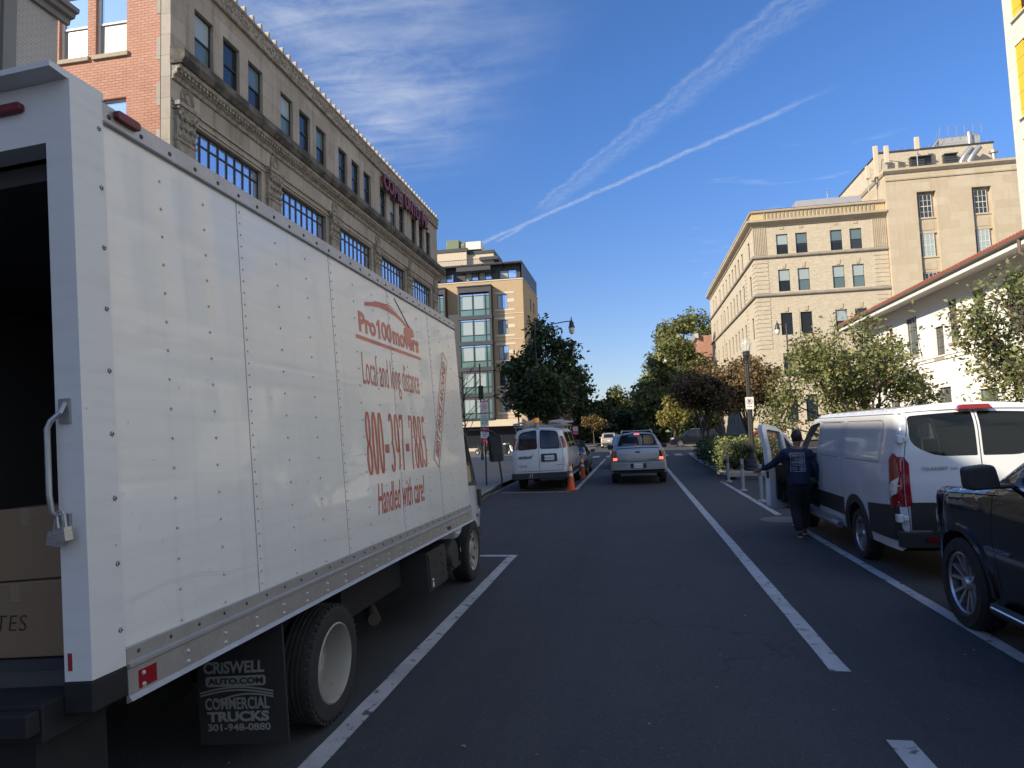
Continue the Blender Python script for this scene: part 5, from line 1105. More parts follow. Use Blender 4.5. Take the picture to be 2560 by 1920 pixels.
# ------------------------------------------------------------------ white van with its driver's door open
tv = empty('cargo_van', (4.09, 9.08, 0), 'white low roof cargo van with open driver door parked on the right', 'van')
hwt = lambda y, z: float(np.interp(z, [.3, .55, 1.1, 1.5, 2.1], [.95, .985, 1.0, .975, .86]) - np.interp(y, [0, .45, 4.6, 5.75], [.03, 0, 0, .16]))
tup = [(5.72, .35, .06), (5.80, .75, .12), (5.62, 1.02, .15), (5.05, 1.30, .12), (4.15, 2.02, .25), (3.7, 2.10, .3), (.18, 2.11, .10), (.05, 1.9, .25), (-.01, 1.0, .1), (-.0, .62, .05), (.05, .46, .04)]
tc_ = Car(tup, .36, [(1.52, .36, .45), (4.87, .36, .45)], hwt, .10, crown=(.08, .05, .035), step=.12)
dpoly = fillet([(3.52, .50, .08), (4.42, .50, .1), (4.50, .95, .05), (4.86, 1.30, .08), (4.22, 1.90, .14), (3.52, 1.97, .10)], 4)
twin = lambda sg: fillet([(sg * .03, 1.50, .02), (sg * .50, 1.50, .25), (sg * .765, 1.66, .12), (sg * .755, 2.0, .06), (sg * .03, 2.02, .03)], 4)
tws = [(-.82, 1.36), (.82, 1.36), (.68, 1.98), (-.68, 1.98)]
rwin = fillet([(3.58, 1.30, .05), (4.72, 1.30, .05), (4.14, 1.86, .14), (3.58, 1.90, .06)], 4)
tbd = tc_.body('body', [white_paint, under], tv, [dpoly], [tws], [twin(-1), twin(1)])
tc_.end('windshield', tws, glass_clear, tv, False, -.006, skirt=0)
for sg in (-1, 1): tc_.end('rear_window', twin(sg), glass_rear, tv, True, -.004, skirt=0)
# right door stays shut
tc_.side('front_door', shrink(dpoly, .006), white_paint, tv, 1, 0, holes=[rwin]); tc_.side('side_window', rwin, glass_clear, tv, 1, -.006, skirt=0)
# the open door, hinged on its front edge
dsh = fillet([(-1.10, .46, .10), (-.16, .46, .1), (-.04, .95, .05), (.0, 1.30, .08), (-.62, 1.90, .2), (-1.10, 1.99, .14)], 5)
dwin = fillet([(-1.0, 1.30, .06), (-.62, 1.30, .02), (-.62, 1.82, .03), (-1.0, 1.88, .08)], 4); dq = fillet([(-.55, 1.30, .02), (-.14, 1.30, .04), (-.55, 1.74, .04)], 3)
def dfn(sg): return lambda u, v, o: (sg * .0 + float(np.interp(v, [.4, 1.1, 1.5, 2.0], [0, .02, 0, -.11])) - (.0 if sg < 0 else -.09) + o * sg, u, v)
mb = MB(); patch(mb, dsh, dfn(-1), [dwin, dq], .09); patch(mb, dsh, dfn(1), [dwin, dq], .09, 0)
fo, fi = dfn(-1), dfn(1)
for lp in (subdiv(dsh, .09), subdiv(dwin, .09), subdiv(dq, .09)):
    for a, b in zip(lp, lp[1:] + lp[:1]): mb.poly([fo(*a, 0), fo(*b, 0), fi(*b, 0), fi(*a, 0)])
for p in mb.v: pass
door = mb.build('front_door', white_paint, tv, smooth=40, loc=(-.99, 4.60, 0)); door.rotation_euler = (0, 0, rad(-48))
mb = MB(); patch(mb, dwin, lambda u, v, o: (fo(u, v, 0)[0] + .045, u, v), (), .2); patch(mb, dq, lambda u, v, o: (fo(u, v, 0)[0] + .046, u, v), (), .2); mb.build('door_window', glass_clear, door)
mb = MB(); card_in = fillet([(-.93, .60, .08), (-.16, .56, .08), (-.12, 1.24, .05), (-.93, 1.22, .05)], 4); patch(mb, card_in, lambda u, v, o: (fi(u, v, 0)[0] + .035 + o, u, v), (), .1, skirt=.034)
mb.box(.16, .22, -.85, -.3, .92, 1.0); mb.box(.14, .20, -.85, -.2, .56, .74); mb.build('door_trim', plastic, door, smooth=35)
mb = MB(); mb.box(.045, .10, -1.108, -1.10, 1.0, 1.12); mb.build('door_latch', plastic, door)
m = MB(); m.prism(rrect(-.11, .11, -.15, .15, .05), lambda u, v, w: (-.22 + u, -.10 + w, 1.45 + v), 0, .12); m.box(-.12, .0, -.08, -.03, 1.32, 1.36); m.build('mirror', plastic, door, bevel=.02)
m = MB(); m.prism(rrect(-.11, .11, -.15, .15, .05), lambda u, v, w: (1.22 + u, 4.45 + w, 1.45 + v), 0, .12); m.box(.98, 1.12, 4.47, 4.53, 1.32, 1.36); m.build('mirror', plastic, tv, bevel=.02)
# lower cladding, wheel arch flares, sill strip, running boards
def flare(yc, r0, r1, zb, n=14, zc=.36): return [(yc - r1 * math.cos(a), zc + r1 * math.sin(a)) for a in [math.pi * i / n for i in range(n + 1)]] + [(yc + r0 * math.cos(a), zc + r0 * math.sin(a)) for a in [math.pi * i / n for i in range(n + 1)]]
for sg in (-1, 1):
    y1 = 3.50
    tc_.side('lower_cladding', [(2.09, .56), (y1, .56), (y1, .82), (2.07, .82)], plastic, tv, sg, .010)
    tc_.side('lower_cladding', [(.02, .48), (.96, .48), (.97, .86), (.02, .92)], plastic, tv, sg, .010)
    for yc in (1.52, 4.87): tc_.side('arch_flare', flare(yc, .455, .56, .36), plastic, tv, sg, .016)
    g = MB(); path = fillet([(2.10, .84), (2.10, 1.98, .08), (3.46, 1.98, .08), (3.46, .84)], 4)[0:]; c0 = [(2.12, .84), (2.12, 1.94), (3.44, 1.96), (3.44, .5)]
    tc_.groove(g, [(2.12, .84), (2.12, 1.90), (2.18, 1.96), (3.46, 1.97)], sg, .010); tc_.groove(g, [(.30, 1.50), (.30, 1.30), (3.46, 1.30)], sg, .012) if sg > 0 else None
    for a, b in (((.46, 1.42), (2.02, 1.96)), ((2.24, 1.42), (3.36, 1.95))): tc_.groove(g, fillet([(a[0], a[1], .10), (b[0], a[1], .10), (b[0], b[1], .10), (a[0], b[1], .10)], 4) + [fillet([(a[0], a[1], .10), (b[0], a[1], .10), (b[0], b[1], .10), (a[0], b[1], .10)], 4)[0]], sg, .008)
    tc_.groove(g, [(.05, 2.035), (3.9, 2.035)], sg, .010); g.build('panel_seam', mk('seam shadow grey', (.10, .105, .11), .6), tv, weld=False)
    m = MB(); m.tube([(sg * 1.06, 2.1, .40), (sg * 1.08, 2.2, .42), (sg * 1.08, 4.2, .42), (sg * 1.06, 4.32, .40)], .055, 10); m.box(sg * 1.06 - .06, sg * 1.06 + .06, 2.35, 4.1, .455, .475); m.build('running_board', steel if sg < 0 else plastic, tv, smooth=40)
    tl = [(tc_.ry(z) + .001, z) for z in (1.50, 1.4, 1.3, 1.2, 1.1, 1.0, .90)] + [(.15, .86), (.16, 1.46), (.09, 1.55)]; tc_.side('tail_light', tl, lens_red, tv, sg, .014, skirt=.03)
    tc_.end('tail_light', [(sg * .80, .92), (sg * .99, .90), (sg * .99, 1.50), (sg * .80, 1.42)], lens_red, tv, True, .014, skirt=.03)
    tc_.side('reverse_lens', [(.012, 1.26), (.135, 1.14), (.135, .98), (.012, 1.06)], lens_clear, tv, sg, .028, skirt=0)
    for z in (1.72, .76):
        m = MB(); x = sg * (hwt(0, z) - .02); m.box(x - .035, x + .03, -.028, .07, z - .05, z + .05); m.box(x - .06 * sg - .03, x - .06 * sg + .03, -.036, -.012, z - .03, z + .03); m.build('door_hinge', white_paint, tv, bevel=.012)
    for y in (1.52, 4.87): wheel(tv, (sg * .85, y, .355), .355, .23, sg, 'cover')
g = MB(); tc_.groove(g, [(0, 2.06), (0, .60)], None, .012); tc_.groove(g, [(-.835, .60), (-.84, 1.95), (-.79, 2.045), (.79, 2.045), (.84, 1.95), (.835, .60)], None, .010); g.build('panel_seam', plastic, tv, weld=False)
tc_.end('lower_cladding', [(-.82, .62), (.82, .62), (.82, .95), (-.82, .95)], plastic, tv, True, .008)
mb = MB(); mb.prism(fillet([(-.98, .05, .05), (-.98, -.10, .12), (.98, -.10, .12), (.98, .05, .05)], 4), lambda u, v, w: (u, v, w), .42, .60); mb.prism([(-.6, -.12), (.6, -.12), (.6, -.02), (-.6, -.02)], lambda u, v, w: (u, v, w), .601, .612); mb.build('bumper', plastic, tv, bevel=.02)
for x in (-.60, .60): mb = MB(); mb.box(x - .10, x + .10, -.115, -.098, .50, .545); mb.build('reflector', lens_red, tv)
mb = MB(); mb.prism([(-.20, 2.06), (.20, 2.06), (.15, 2.12), (-.15, 2.12)], lambda u, v, w: (u, w, v), .02, .12); mb.build('brake_light', lens_red, tv, bevel=.008)
text(tv, 'badge_lettering', 'TRANSIT', steel, (-.665, -.018, 1.335), (1, 0, 0), (0, 0, 1), .30, .042, .003, off=.02); text(tv, 'badge_lettering', '250', steel, (-.35, -.018, 1.335), (1, 0, 0), (0, 0, 1), .085, .03, .003, off=.02)
mb = MB(); mb.box(-.93, .93, .12, 3.4, .50, .56); mb.box(.86, .92, .2, 3.3, .56, 1.2); mb.build('cargo_floor', interior, tv); seats(tv, (3.75,), .95, .75)
mb = MB(); mb.box(-.9, .9, 4.5, 4.9, .95, 1.28); mb.build('dashboard', plastic, tv, bevel=.05)
# ------------------------------------------------------------------ black suv in the right foreground
sb = empty('large_suv', (4.01, 7.12, 0), 'glossy black large suv in the right foreground with polished split spokes', 'suv')
hws = lambda y, z: float(np.interp(z, [.3, .6, .95, 1.28, 1.36, 1.92], [1.0, 1.03, 1.05, 1.03, .98, .74]) - np.interp(y, [-4.8, -4.2, .25, .65, .98], [.08, 0, 0, .07, .24]))
sup = [(.92, .34, .05), (1.0, .62, .1), (.98, 1.05, .14), (.80, 1.25, .2), (-.45, 1.35, .16), (-1.25, 1.88, .22), (-2.1, 1.95, .3), (-4.3, 1.93, .2), (-4.72, 1.3, .2), (-4.78, .6, .1), (-4.7, .42, .05)]
sc_ = Car(sup, .33, [(0, .40, .50), (-3.4, .40, .50)], hws, .11, crown=(.08, .05, .05), step=.12)
fw = fillet([(-2.16, 1.40, .03), (-.64, 1.39, .05), (-1.26, 1.82, .10), (-2.14, 1.86, .03)], 4); rwn = fillet([(-3.25, 1.41, .03), (-2.26, 1.40, .03), (-2.24, 1.845, .03), (-3.25, 1.84, .06)], 4); qw = fillet([(-4.45, 1.42, .05), (-3.36, 1.41, .03), (-3.36, 1.84, .05), (-4.25, 1.81, .1)], 4); sws = [(-.84, 1.41), (.84, 1.41), (.66, 1.83), (-.66, 1.83)]; srw = [(-.7, 1.36), (.7, 1.36), (.6, 1.80), (-.6, 1.80)]
dfr = fillet([(-2.2, .50, .05), (-.68, .50, .08), (-.62, 1.33, .04), (-2.2, 1.345, .02)], 3)
sc_.body('body', [black_paint, under], sb, [fw, rwn, qw], [sws], [srw])
sc_.end('windshield', sws, glass_dark, sb, False, -.006, skirt=0); sc_.end('rear_window', srw, glass_dark, sb, True, -.006, skirt=0)
for sg in (-1, 1):
    for w_ in (fw, rwn, qw): sc_.side('side_window', w_, glass_dark, sb, sg, -.006, skirt=0)
    g = MB(); sc_.groove(g, [(-.66, .46), (-.60, 1.0), (-.66, 1.33)], sg, .007); sc_.groove(g, [(-2.2, .46), (-2.2, 1.86)], sg, .007); sc_.groove(g, [(.80, 1.20), (.3, 1.235), (-.72, 1.295)], sg, .007); g.build('panel_seam', under, sb, weld=False)
    g = MB(); sc_.groove(g, [(-4.4, 1.385), (-2.2, 1.375), (-.58, 1.362)], sg, .022, .006); sc_.groove(g, [(-.58, 1.362), (-1.24, 1.845), (-2.2, 1.885)], sg, .016, .006); g.build('window_trim', chrome, sb, weld=False)
    pass
    m = MB(); x = sg * 1.215; m.prism(fillet([(-.125, -.085, .05), (.115, -.10, .05), (.125, .09, .04), (-.085, .115, .05)], 4), lambda u, v, w, x=x, sg=sg: (x + sg * u, -.96 + w, 1.455 + v), 0, .16); m.box(sg * 1.07 - .10, sg * 1.07 + .10, -.92, -.84, 1.365, 1.40); m.build('mirror', plastic, sb, bevel=.03)
    sc_.side('arch_flare', flare(0, .505, .565, .33, zc=.40), black_paint, sb, sg, .020, skirt=.03); sc_.side('arch_flare', flare(-3.4, .505, .565, .33, zc=.40), black_paint, sb, sg, .020, skirt=.03)
    sc_.side('side_marker', [(.87, .80), (.91, .80), (.91, .98), (.875, .95)], lens_amber, sb, sg, .010); sc_.side('fog_trim', [(.72, .56), (.92, .50), (.92, .62)], chrome, sb, sg, .008)
    sc_.end('headlight', [(sg * .52, .86), (sg * .80, .84), (sg * .80, 1.02), (sg * .52, 1.0)], lens_clear, sb, False, .012)
    text(sb, 'badge_lettering', 'SUBURBAN', chrome, (sg * 1.052, -.48 if sg < 0 else -.88, .80), (0, -sg * -1 if sg > 0 else -1, 0), (0, 0, 1), .40, .042, .004, off=.02)
    m = MB(); m.tube([(sg * 1.06, -.62, .34), (sg * 1.10, -.72, .35), (sg * 1.10, -2.9, .35), (sg * 1.06, -3.0, .34)], .05, 8); m.build('running_board', plastic, sb, smooth=40); m = MB(); m.tube([(sg * 1.145, -.74, .37), (sg * 1.145, -2.88, .37)], .012, 6); m.build('running_board_trim', chrome, sb)
    m = MB(); m.tube([(sg * 1.04, -1.85, 1.08), (sg * 1.075, -1.88, 1.08), (sg * 1.075, -2.08, 1.08), (sg * 1.04, -2.1, 1.08)], .016, 6); m.build('door_handle', chrome, sb)
    for y in (0, -3.4): wheel(sb, (sg * .93, y, .415), .415, .27, sg, 'split', mk('machined alloy face', (.58, .58, .59), .3, .75) if sg < 0 and y == 0 else alloy)
sc_.end('grille', [(-.50, .62), (.50, .62), (.54, 1.02), (-.54, 1.02)], plastic, sb, False, .012)
seats(sb, (-2.0, -3.0), 1.0, .7)
mb = MB(); mb.box(-.95, .95, -1.25, -.85, 1.0, 1.36); mb.build('dashboard', plastic, sb, bevel=.04)
# ------------------------------------------------------------------ white service van with rack, left lane
vv = empty('service_van', (-3.12, 22.7, 0), 'white service van with roof rack and amber beacon parked at the left', 'van', rot=(0, rad(-1.6), 0))
hwv = lambda y, z: float(np.interp(z, [.4, .8, 1.2, 1.5, 2.08], [.93, .96, .96, .92, .76]) - np.interp(y, [0, .3, 4.6, 5.7], [.03, 0, 0, .14]))
vup = [(5.6, .4, .06), (5.72, .75, .12), (5.6, 1.05, .15), (4.75, 1.28, .2), (4.0, 1.98, .3), (3.4, 2.06, .3), (.2, 2.08, .14), (.06, 1.85, .25), (-.02, 1.1, .1), (0, .62, .05), (.05, .5, .04)]
vc = Car(vup, .40, [(1.45, .37, .44), (4.85, .37, .44)], hwv, .13, crown=(.07, .06, .05))
vw = lambda sg: fillet([(sg * .055, 1.42, .06), (sg * .70, 1.40, .06), (sg * .64, 1.97, .12), (sg * .06, 2.0, .06)], 4)
vs1 = fillet([(.5, 1.40, .06), (1.9, 1.40, .06), (1.9, 1.92, .08), (.55, 1.92, .08)], 3); vs2 = fillet([(2.05, 1.40, .06), (3.35, 1.40, .06), (3.35, 1.92, .08), (2.05, 1.92, .08)], 3); vs3 = fillet([(3.5, 1.38, .05), (4.55, 1.36, .06), (3.98, 1.88, .12), (3.5, 1.92, .05)], 3); vws = [(-.8, 1.38), (.8, 1.38), (.64, 1.92), (-.64, 1.92)]
vc.body('body', [white_paint, under], vv, [vs1, vs2, vs3], [vws], [vw(-1), vw(1)])
for sg in (-1, 1):
    for w_ in (vs1, vs2, vs3): vc.side('side_window', w_, glass_dark, vv, sg, -.006, skirt=0)
    vc.end('rear_window', vw(sg), glass_dark, vv, True, -.005, skirt=0)
    g = MB(); vc.groove(g, vw(sg) + vw(sg)[:1], None, .03, .003); g.build('window_seal', under, vv, weld=False)
    vc.end('tail_light', [(sg * .715, 1.42), (sg * .9, 1.40), (sg * .9, 1.80), (sg * .70, 1.78)], lens_red, vv, True, .012); vc.side('tail_light', [(.0, 1.40), (.13, 1.42), (.13, 1.80), (.0, 1.80)], lens_red, vv, sg, .010)
    g = MB(); vc.groove(g, [(2.0, .6), (2.0, 1.95)], sg); vc.groove(g, [(3.42, .6), (3.42, 1.95)], sg); vc.groove(g, [(4.5, .8), (4.52, 1.34)], sg); g.build('panel_seam', plastic, vv, weld=False)
    m = MB(); m.obox((sg * 1.12, 4.4, 1.42), (.22, .12, .26)); m.tube([(sg * .95, 4.45, 1.36), (sg * 1.05, 4.42, 1.38)], .03); m.build('mirror', plastic, vv, bevel=.03)
    for y in (1.45, 4.85): wheel(vv, (sg * .82, y, .365), .365, .24, sg, 'steel', alloy)
    vc.side('lower_cladding', [(1.95, .5), (4.35, .5), (4.35, .64), (1.95, .64)], plastic, vv, sg, .008)
vc.end('windshield', vws, glass_clear, vv, False, -.005, skirt=0)
g = MB(); vc.groove(g, [(0, 2.05), (0, .66)], None, .014); vc.groove(g, [(-.83, .68), (-.82, 1.35), (-.70, 2.02), (.70, 2.02), (.82, 1.35), (.83, .68), (-.83, .68)], None, .010); g.build('panel_seam', under, vv, weld=False)
mb = MB(); mb.prism(fillet([(-.96, .05, .05), (-.96, -.14, .08), (.96, -.14, .08), (.96, .05, .05)], 3), lambda u, v, w: (u, v, w), .42, .62); mb.build('bumper', plastic, vv, bevel=.02)
mb = MB()
for x in (-.32, -.25): mb.obox((x, -.155, .53), (.028, .01, .14), Matrix.Rotation(rad(14), 3, 'Y'))
mb.build('bumper_stripe', mk('grey reflective stripe', (.3, .3, .3), .4), vv)
vc.end('plate_surround', rrect(.07, .60, .98, 1.24, .03), plastic, vv, True, .014); vc.end('number_plate', [(.19, 1.03), (.51, 1.03), (.51, 1.18), (.19, 1.18)], plate_white, vv, True, .020)
text(vv, 'plate_lettering', 'VX 30 15', ink, (.215, -.088, 1.075), (1, 0, 0), (0, 0, 1), .27, .055, .003)
text(vv, 'side_lettering', 'verizon', ink, (-.70, -.075, 1.10), (1, 0, 0), (0, 0, 1), .44, .115, .003, off=.025)
mb = MB(); mb.prism([(-.245, 1.16), (-.225, 1.16), (-.18, 1.26), (-.195, 1.26), (-.228, 1.185), (-.25, 1.21), (-.262, 1.205)], lambda u, v, w: (u, w, v), -.078, -.074); mb.build('side_lettering', ink, vv, weld=False)
for s_, x, z, w_, h_ in (('EXPRESS', -.72, .86, .30, .024), ('2500', -.66, .81, .09, .02), ('GMC', -.53, .83, .12, .02), ('FIBER SERVICE', .58, .85, .20, .03)): text(vv, 'badge_lettering', s_, plastic, (x, -.073, z), (1, 0, 0), (0, 0, 1), w_, h_, .003, off=.02)
sign_g = mk('green poster', (.06, .22, .08), .5); sign_t = mk('teal poster dot', (.2, .42, .45), .5); pink = mk('pink poster', (.35, .10, .13), .5)
mb = MB(); mb.prism([(-.56, 1.46), (-.12, 1.46), (-.12, 1.86), (-.52, 1.86)], lambda u, v, w: (u, w, v), .10, .105); mb.prism([(-.56, 1.48), (-.30, 1.47), (-.25, 1.6), (-.42, 1.68), (-.56, 1.62)], lambda u, v, w: (u, w, v), .094, .098, 1); mb.prism(ell(-.2, 1.58, .07, .07, 0, 330, 11), lambda u, v, w: (u, w, v), .09, .093, 2); mb.prism([(-.66, 1.43), (-.52, 1.43), (-.52, 1.50), (-.66, 1.5)], lambda u, v, w: (u, w, v), .03, .034, 3); mb.build('window_poster', [pink, sign_g, sign_t, sign_white], vv)
mb = MB()
for y in (.45, 1.9, 3.3): mb.tube([(-.80, y, 2.0), (-.82, y, 2.18), (.82, y, 2.18), (.80, y, 2.0)], .022, 6)
for x in (-.82, .82): mb.tube([(x, .2, 2.18), (x, 3.7, 2.18)], .022, 6)
mb.box(-.5, .5, .35, .6, 2.11, 2.16); mb.tube([(-.3, .3, 2.2), (.5, .9, 2.2)], .015); mb.build('roof_rack', alum, vv)
mb = MB(); mb.lathe([(.10, 2.10), (.11, 2.14), (.085, 2.16), (.085, 2.28), (.09, 2.30)], (-.05, .28, 0), n=14); mb.build('beacon_base', alum, vv, smooth=40); mb = MB(); mb.lathe([(.085, 2.302), (.085, 2.43), (.07, 2.455), (0, 2.46)], (-.05, .28, 0), n=14); mb.build('beacon', mk('amber beacon', (.85, .30, .03), .25, emit=.12), vv, smooth=40)
for i, (x0, rz) in enumerate(((-.62, .06), (.60, -.03))):
    t = empty('ladder', (-3.12 + x0 - .06, 22.75, 2.27), ['aluminium ladder strapped on the left of the service van rack', 'aluminium ladder strapped on the right of the service van rack'][i], 'ladder', 'ladders on the van roof', (rad(2), rad(-8 if i == 0 else 10), rz))
    for x in (-.19, .19): mb = MB(); mb.box(x - .03, x + .03, 0, 3.2, -.035, .035); mb.build('rail', alum, t, bevel=.006)
    mb = MB()
    for k in range(10): mb.tube([(-.19, .2 + k * .31, 0), (.19, .2 + k * .31, 0)], .018, 6)
    mb.build('rungs', alum, t)
# ------------------------------------------------------------------ silver pickup ahead
pk = empty('pickup_truck', (.12, 24.6, 0), 'silver pickup with roof rack and lit tail lights driving in the lane', 'pickup truck', rot=(0, rad(-.8), 0))
hwp = lambda y, z: float(np.interp(z, [.4, .8, 1.05, 1.3, 1.82], [.95, .985, .97, .88, .60]) - np.interp(y, [0, .3, 4.4, 5.25], [.03, 0, 0, .16]))
pup = [(5.2, .42, .06), (5.27, .8, .12), (5.1, 1.05, .15), (3.95, 1.20, .2), (3.1, 1.72, .3), (2.4, 1.80, .3), (.55, 1.80, .16), (.10, 1.36, .05), (.0, 1.30, .04), (-.01, .8, .03), (.04, .5, .05)]
pc = Car(pup, .42, [(1.1, .38, .45), (4.2, .38, .45)], hwp, .08, crown=(.06, .05, .035))
pg = fillet([(-.69, 1.37, .03), (.69, 1.37, .03), (.57, 1.74, .05), (-.57, 1.74, .05)], 3); ps1 = fillet([(2.35, 1.28, .04), (3.75, 1.26, .05), (3.02, 1.66, .1), (2.35, 1.72, .05)], 3); ps2 = fillet([(.65, 1.30, .04), (2.25, 1.28, .04), (2.25, 1.72, .05), (.9, 1.72, .08)], 3); pws = [(-.8, 1.26), (.8, 1.26), (.58, 1.68), (-.58, 1.68)]
pc.body('body', [silver_paint, under], pk, [ps1, ps2], [pws], [pg])
pc.end('rear_window', pg, mk('lightly tinted glass', (.02, .026, .028), .03, alpha=.34, spec=.5), pk, True, -.005, skirt=0); pc.end('windshield', pws, glass_clear, pk, False, -.005, skirt=0)
g = MB(); pc.groove(g, pg + pg[:1], None, .035, .003); pc.groove(g, [(-.74, 1.29), (.74, 1.29)], None, .02); pc.groove(g, [(-.72, 1.28), (-.72, .82), (.72, .82), (.72, 1.28)], None, .012); g.build('panel_seam', under, pk, weld=False)
for sg in (-1, 1):
    for w_ in (ps1, ps2): pc.side('side_window', w_, glass_dark, pk, sg, -.005, skirt=0)
    pc.end('tail_light', [(sg * .735, .97), (sg * .98, .97), (sg * .98, 1.2), (sg * .745, 1.2)], mk('dim red lens', (.16, .02, .015), .2), pk, True, .012)
    pc.end('brake_light', [(sg * .735, .88), (sg * .98, .88), (sg * .98, .965), (sg * .735, .965)], lens_lit, pk, True, .013); pc.side('tail_light', [(.0, .88), (.18, .92), (.16, 1.2), (.0, 1.2)], lens_red, pk, sg, .008)
    m = MB(); m.obox((sg * 1.06, 3.35, 1.28), (.22, .12, .18)); m.build('mirror', plastic, pk, bevel=.03)
    for y in (1.1, 4.2): wheel(pk, (sg * .86, y, .375), .375, .24, sg)
    g = MB(); pc.groove(g, [(2.3, .5), (2.3, 1.25)], sg); pc.groove(g, [(3.5, .5), (3.6, 1.2)], sg); pc.groove(g, [(1.3, .9), (1.2, 1.27)], sg); g.build('door_seam', plastic, pk, weld=False)
mb = MB(); mb.prism(fillet([(-.97, .1, .05), (-.97, -.10, .08), (-.42, -.15, .05), (.42, -.15, .05), (.97, -.10, .08), (.97, .1, .05)], 3), lambda u, v, w: (u, v, w), .54, .78); mb.box(-.28, .28, -.155, -.145, .585, .765, 1); mb.build('bumper', [silver_paint, plastic], pk, bevel=.025)
mb = MB(); mb.prism(fillet([(-.9, .1, .05), (-.9, -.06, .08), (.9, -.06, .08), (.9, .1, .05)], 3), lambda u, v, w: (u, v, w), .40, .53); mb.build('lower_bumper', under, pk, bevel=.02)
mb = MB(); mb.box(-.155, .155, -.165, -.156, .605, .755); mb.build('number_plate', plate_white, pk); text(pk, 'plate_lettering', 'BVB 4C19', ink, (-.13, -.1655, .645), (1, 0, 0), (0, 0, 1), .26, .06, .002)
mb = MB(); mb.prism(rrect(-.09, .09, 1.13, 1.18, .02), lambda u, v, w: (u, w, v), -.055, -.03); mb.build('tailgate_handle', plastic, pk, bevel=.006)
for s_, x, w_ in (('HONDA', -.66, .24), ('RIDGELINE', .34, .30)): text(pk, 'badge_lettering', s_, plastic, (x, -.04, .86), (1, 0, 0), (0, 0, 1), w_, .03, .003, off=.02)
mb = MB(); mb.prism([(-.10, 1.765), (.10, 1.765), (.08, 1.80), (-.08, 1.80)], lambda u, v, w: (u, w, v), .42, .5); mb.build('brake_light', lens_lit, pk)
mb = MB()
for x in (-.56, .56): mb.tube([(x, .65, 1.80), (x * .96, .72, 1.90), (x * .96, 2.6, 1.93), (x, 2.8, 1.78)], .022, 6)
for y in (.75, 1.7): mb.tube([(-.54, y, 1.90), (.54, y, 1.90)], .020, 6)
mb.build('roof_rack', steel, pk)
seats(pk, (2.7,), .9, .6)
mb = MB(); mb.box(-.55, .0, .7, 1.5, .9, 1.44); mb.box(-.05, .55, .5, .9, .9, 1.40); mb.build('cargo_cover', mk('pale load cover', (.40, .40, .38), .6), pk, bevel=.02)
o = MB(); o.box(.20, .56, 0, .03, 0, .32)
for k in range(6): o.box(.20 + k * .06, .205 + k * .06, -.002, 0, 0, .32, 1)
o = o.build('plywood_sheet', [mk('bright pine boards', (.86, .60, .30), .7, streak=((9, 1, .8), .35, (.72, .46, .2))), mk('board gap', (.2, .1, .04), .9)], None, loc=(.13, 25.15, 1.42)); tag(o, 'bright pine boards standing behind the pickup rear window', 'wood'); o.rotation_euler = (0, rad(-.8), 0)
# ------------------------------------------------------------------ other cars
plain_car('sedan', 'dark sedan parked in front of the white service van', (-2.98, 29.7, 0), 0, 'sedan', 4.75, 1.82, 1.45, grey_paint)
plain_car('crossover', 'pale blue grey crossover hidden ahead of the silver pickup', (-.33, 34.6, 0), 0, 'suv', 4.6, 1.85, 1.72, blue_paint)
plain_car('crossover', 'champagne crossover driving away beyond the intersection', (-2.75, 76, 0), 0, 'suv', 4.6, 1.85, 1.68, mk('champagne paint', (.42, .38, .32), .3, .4, coat=.7))
plain_car('crossover', 'black suv crossing at the intersection on the right', (8.6, 73.2, 0), rad(90), 'suv', 4.9, 1.92, 1.78, navy_paint)
plain_car('sedan', 'bright red car behind the hedge on the cross street', (15.4, 75.6, 0), rad(90), 'sedan', 4.6, 1.82, 1.5, red_paint)
# ------------------------------------------------------------------ trees and plants
bark = mk('tree bark', (.085, .065, .05), .95, nz=[(8, .5, (.05, .04, .032))], bump=(18, .02))
def leafmat(name, cols): 
    m = mk(name, cols[0], .5, spec=.35, attr=[(i / (len(cols) - 1), c) for i, c in enumerate(cols)])
    t = m.node_tree; b = t.nodes['Principled BSDF']; tr = t.nodes.new('ShaderNodeBsdfTranslucent'); mx = t.nodes.new('ShaderNodeMixShader'); mx.inputs[0].default_value = .22
    src = b.inputs['Base Color'].links[0].from_socket; t.links.new(src, tr.inputs[0]); t.links.new(b.outputs[0], mx.inputs[1]); t.links.new(tr.outputs[0], mx.inputs[2]); t.links.new(mx.outputs[0], t.nodes['Material Output'].inputs[0]); return m
L_dark = leafmat('dark green leaves', [(.03, .052, .026), (.05, .08, .036), (.075, .11, .045), (.10, .13, .05)])
L_mid = leafmat('autumn green leaves', [(.09, .12, .045), (.14, .165, .06), (.19, .195, .075), (.26, .21, .08)])
L_maple = leafmat('big maple leaves', [(.09, .115, .045), (.14, .165, .06), (.19, .20, .07), (.26, .23, .075)])
L_red = leafmat('brown red leaves', [(.10, .065, .036), (.15, .098, .050), (.18, .13, .058), (.16, .155, .06)])
L_yel = leafmat('yellow green leaves', [(.12, .13, .04), (.20, .19, .055), (.26, .22, .065), (.15, .16, .05)])
L_shrub = leafmat('light shrub leaves', [(.08, .105, .042), (.12, .15, .055), (.17, .195, .072), (.23, .235, .085), (.34, .13, .055)])
L_hedge = leafmat('hedge leaves', [(.12, .15, .05), (.18, .22, .075), (.26, .29, .11), (.14, .19, .065)])
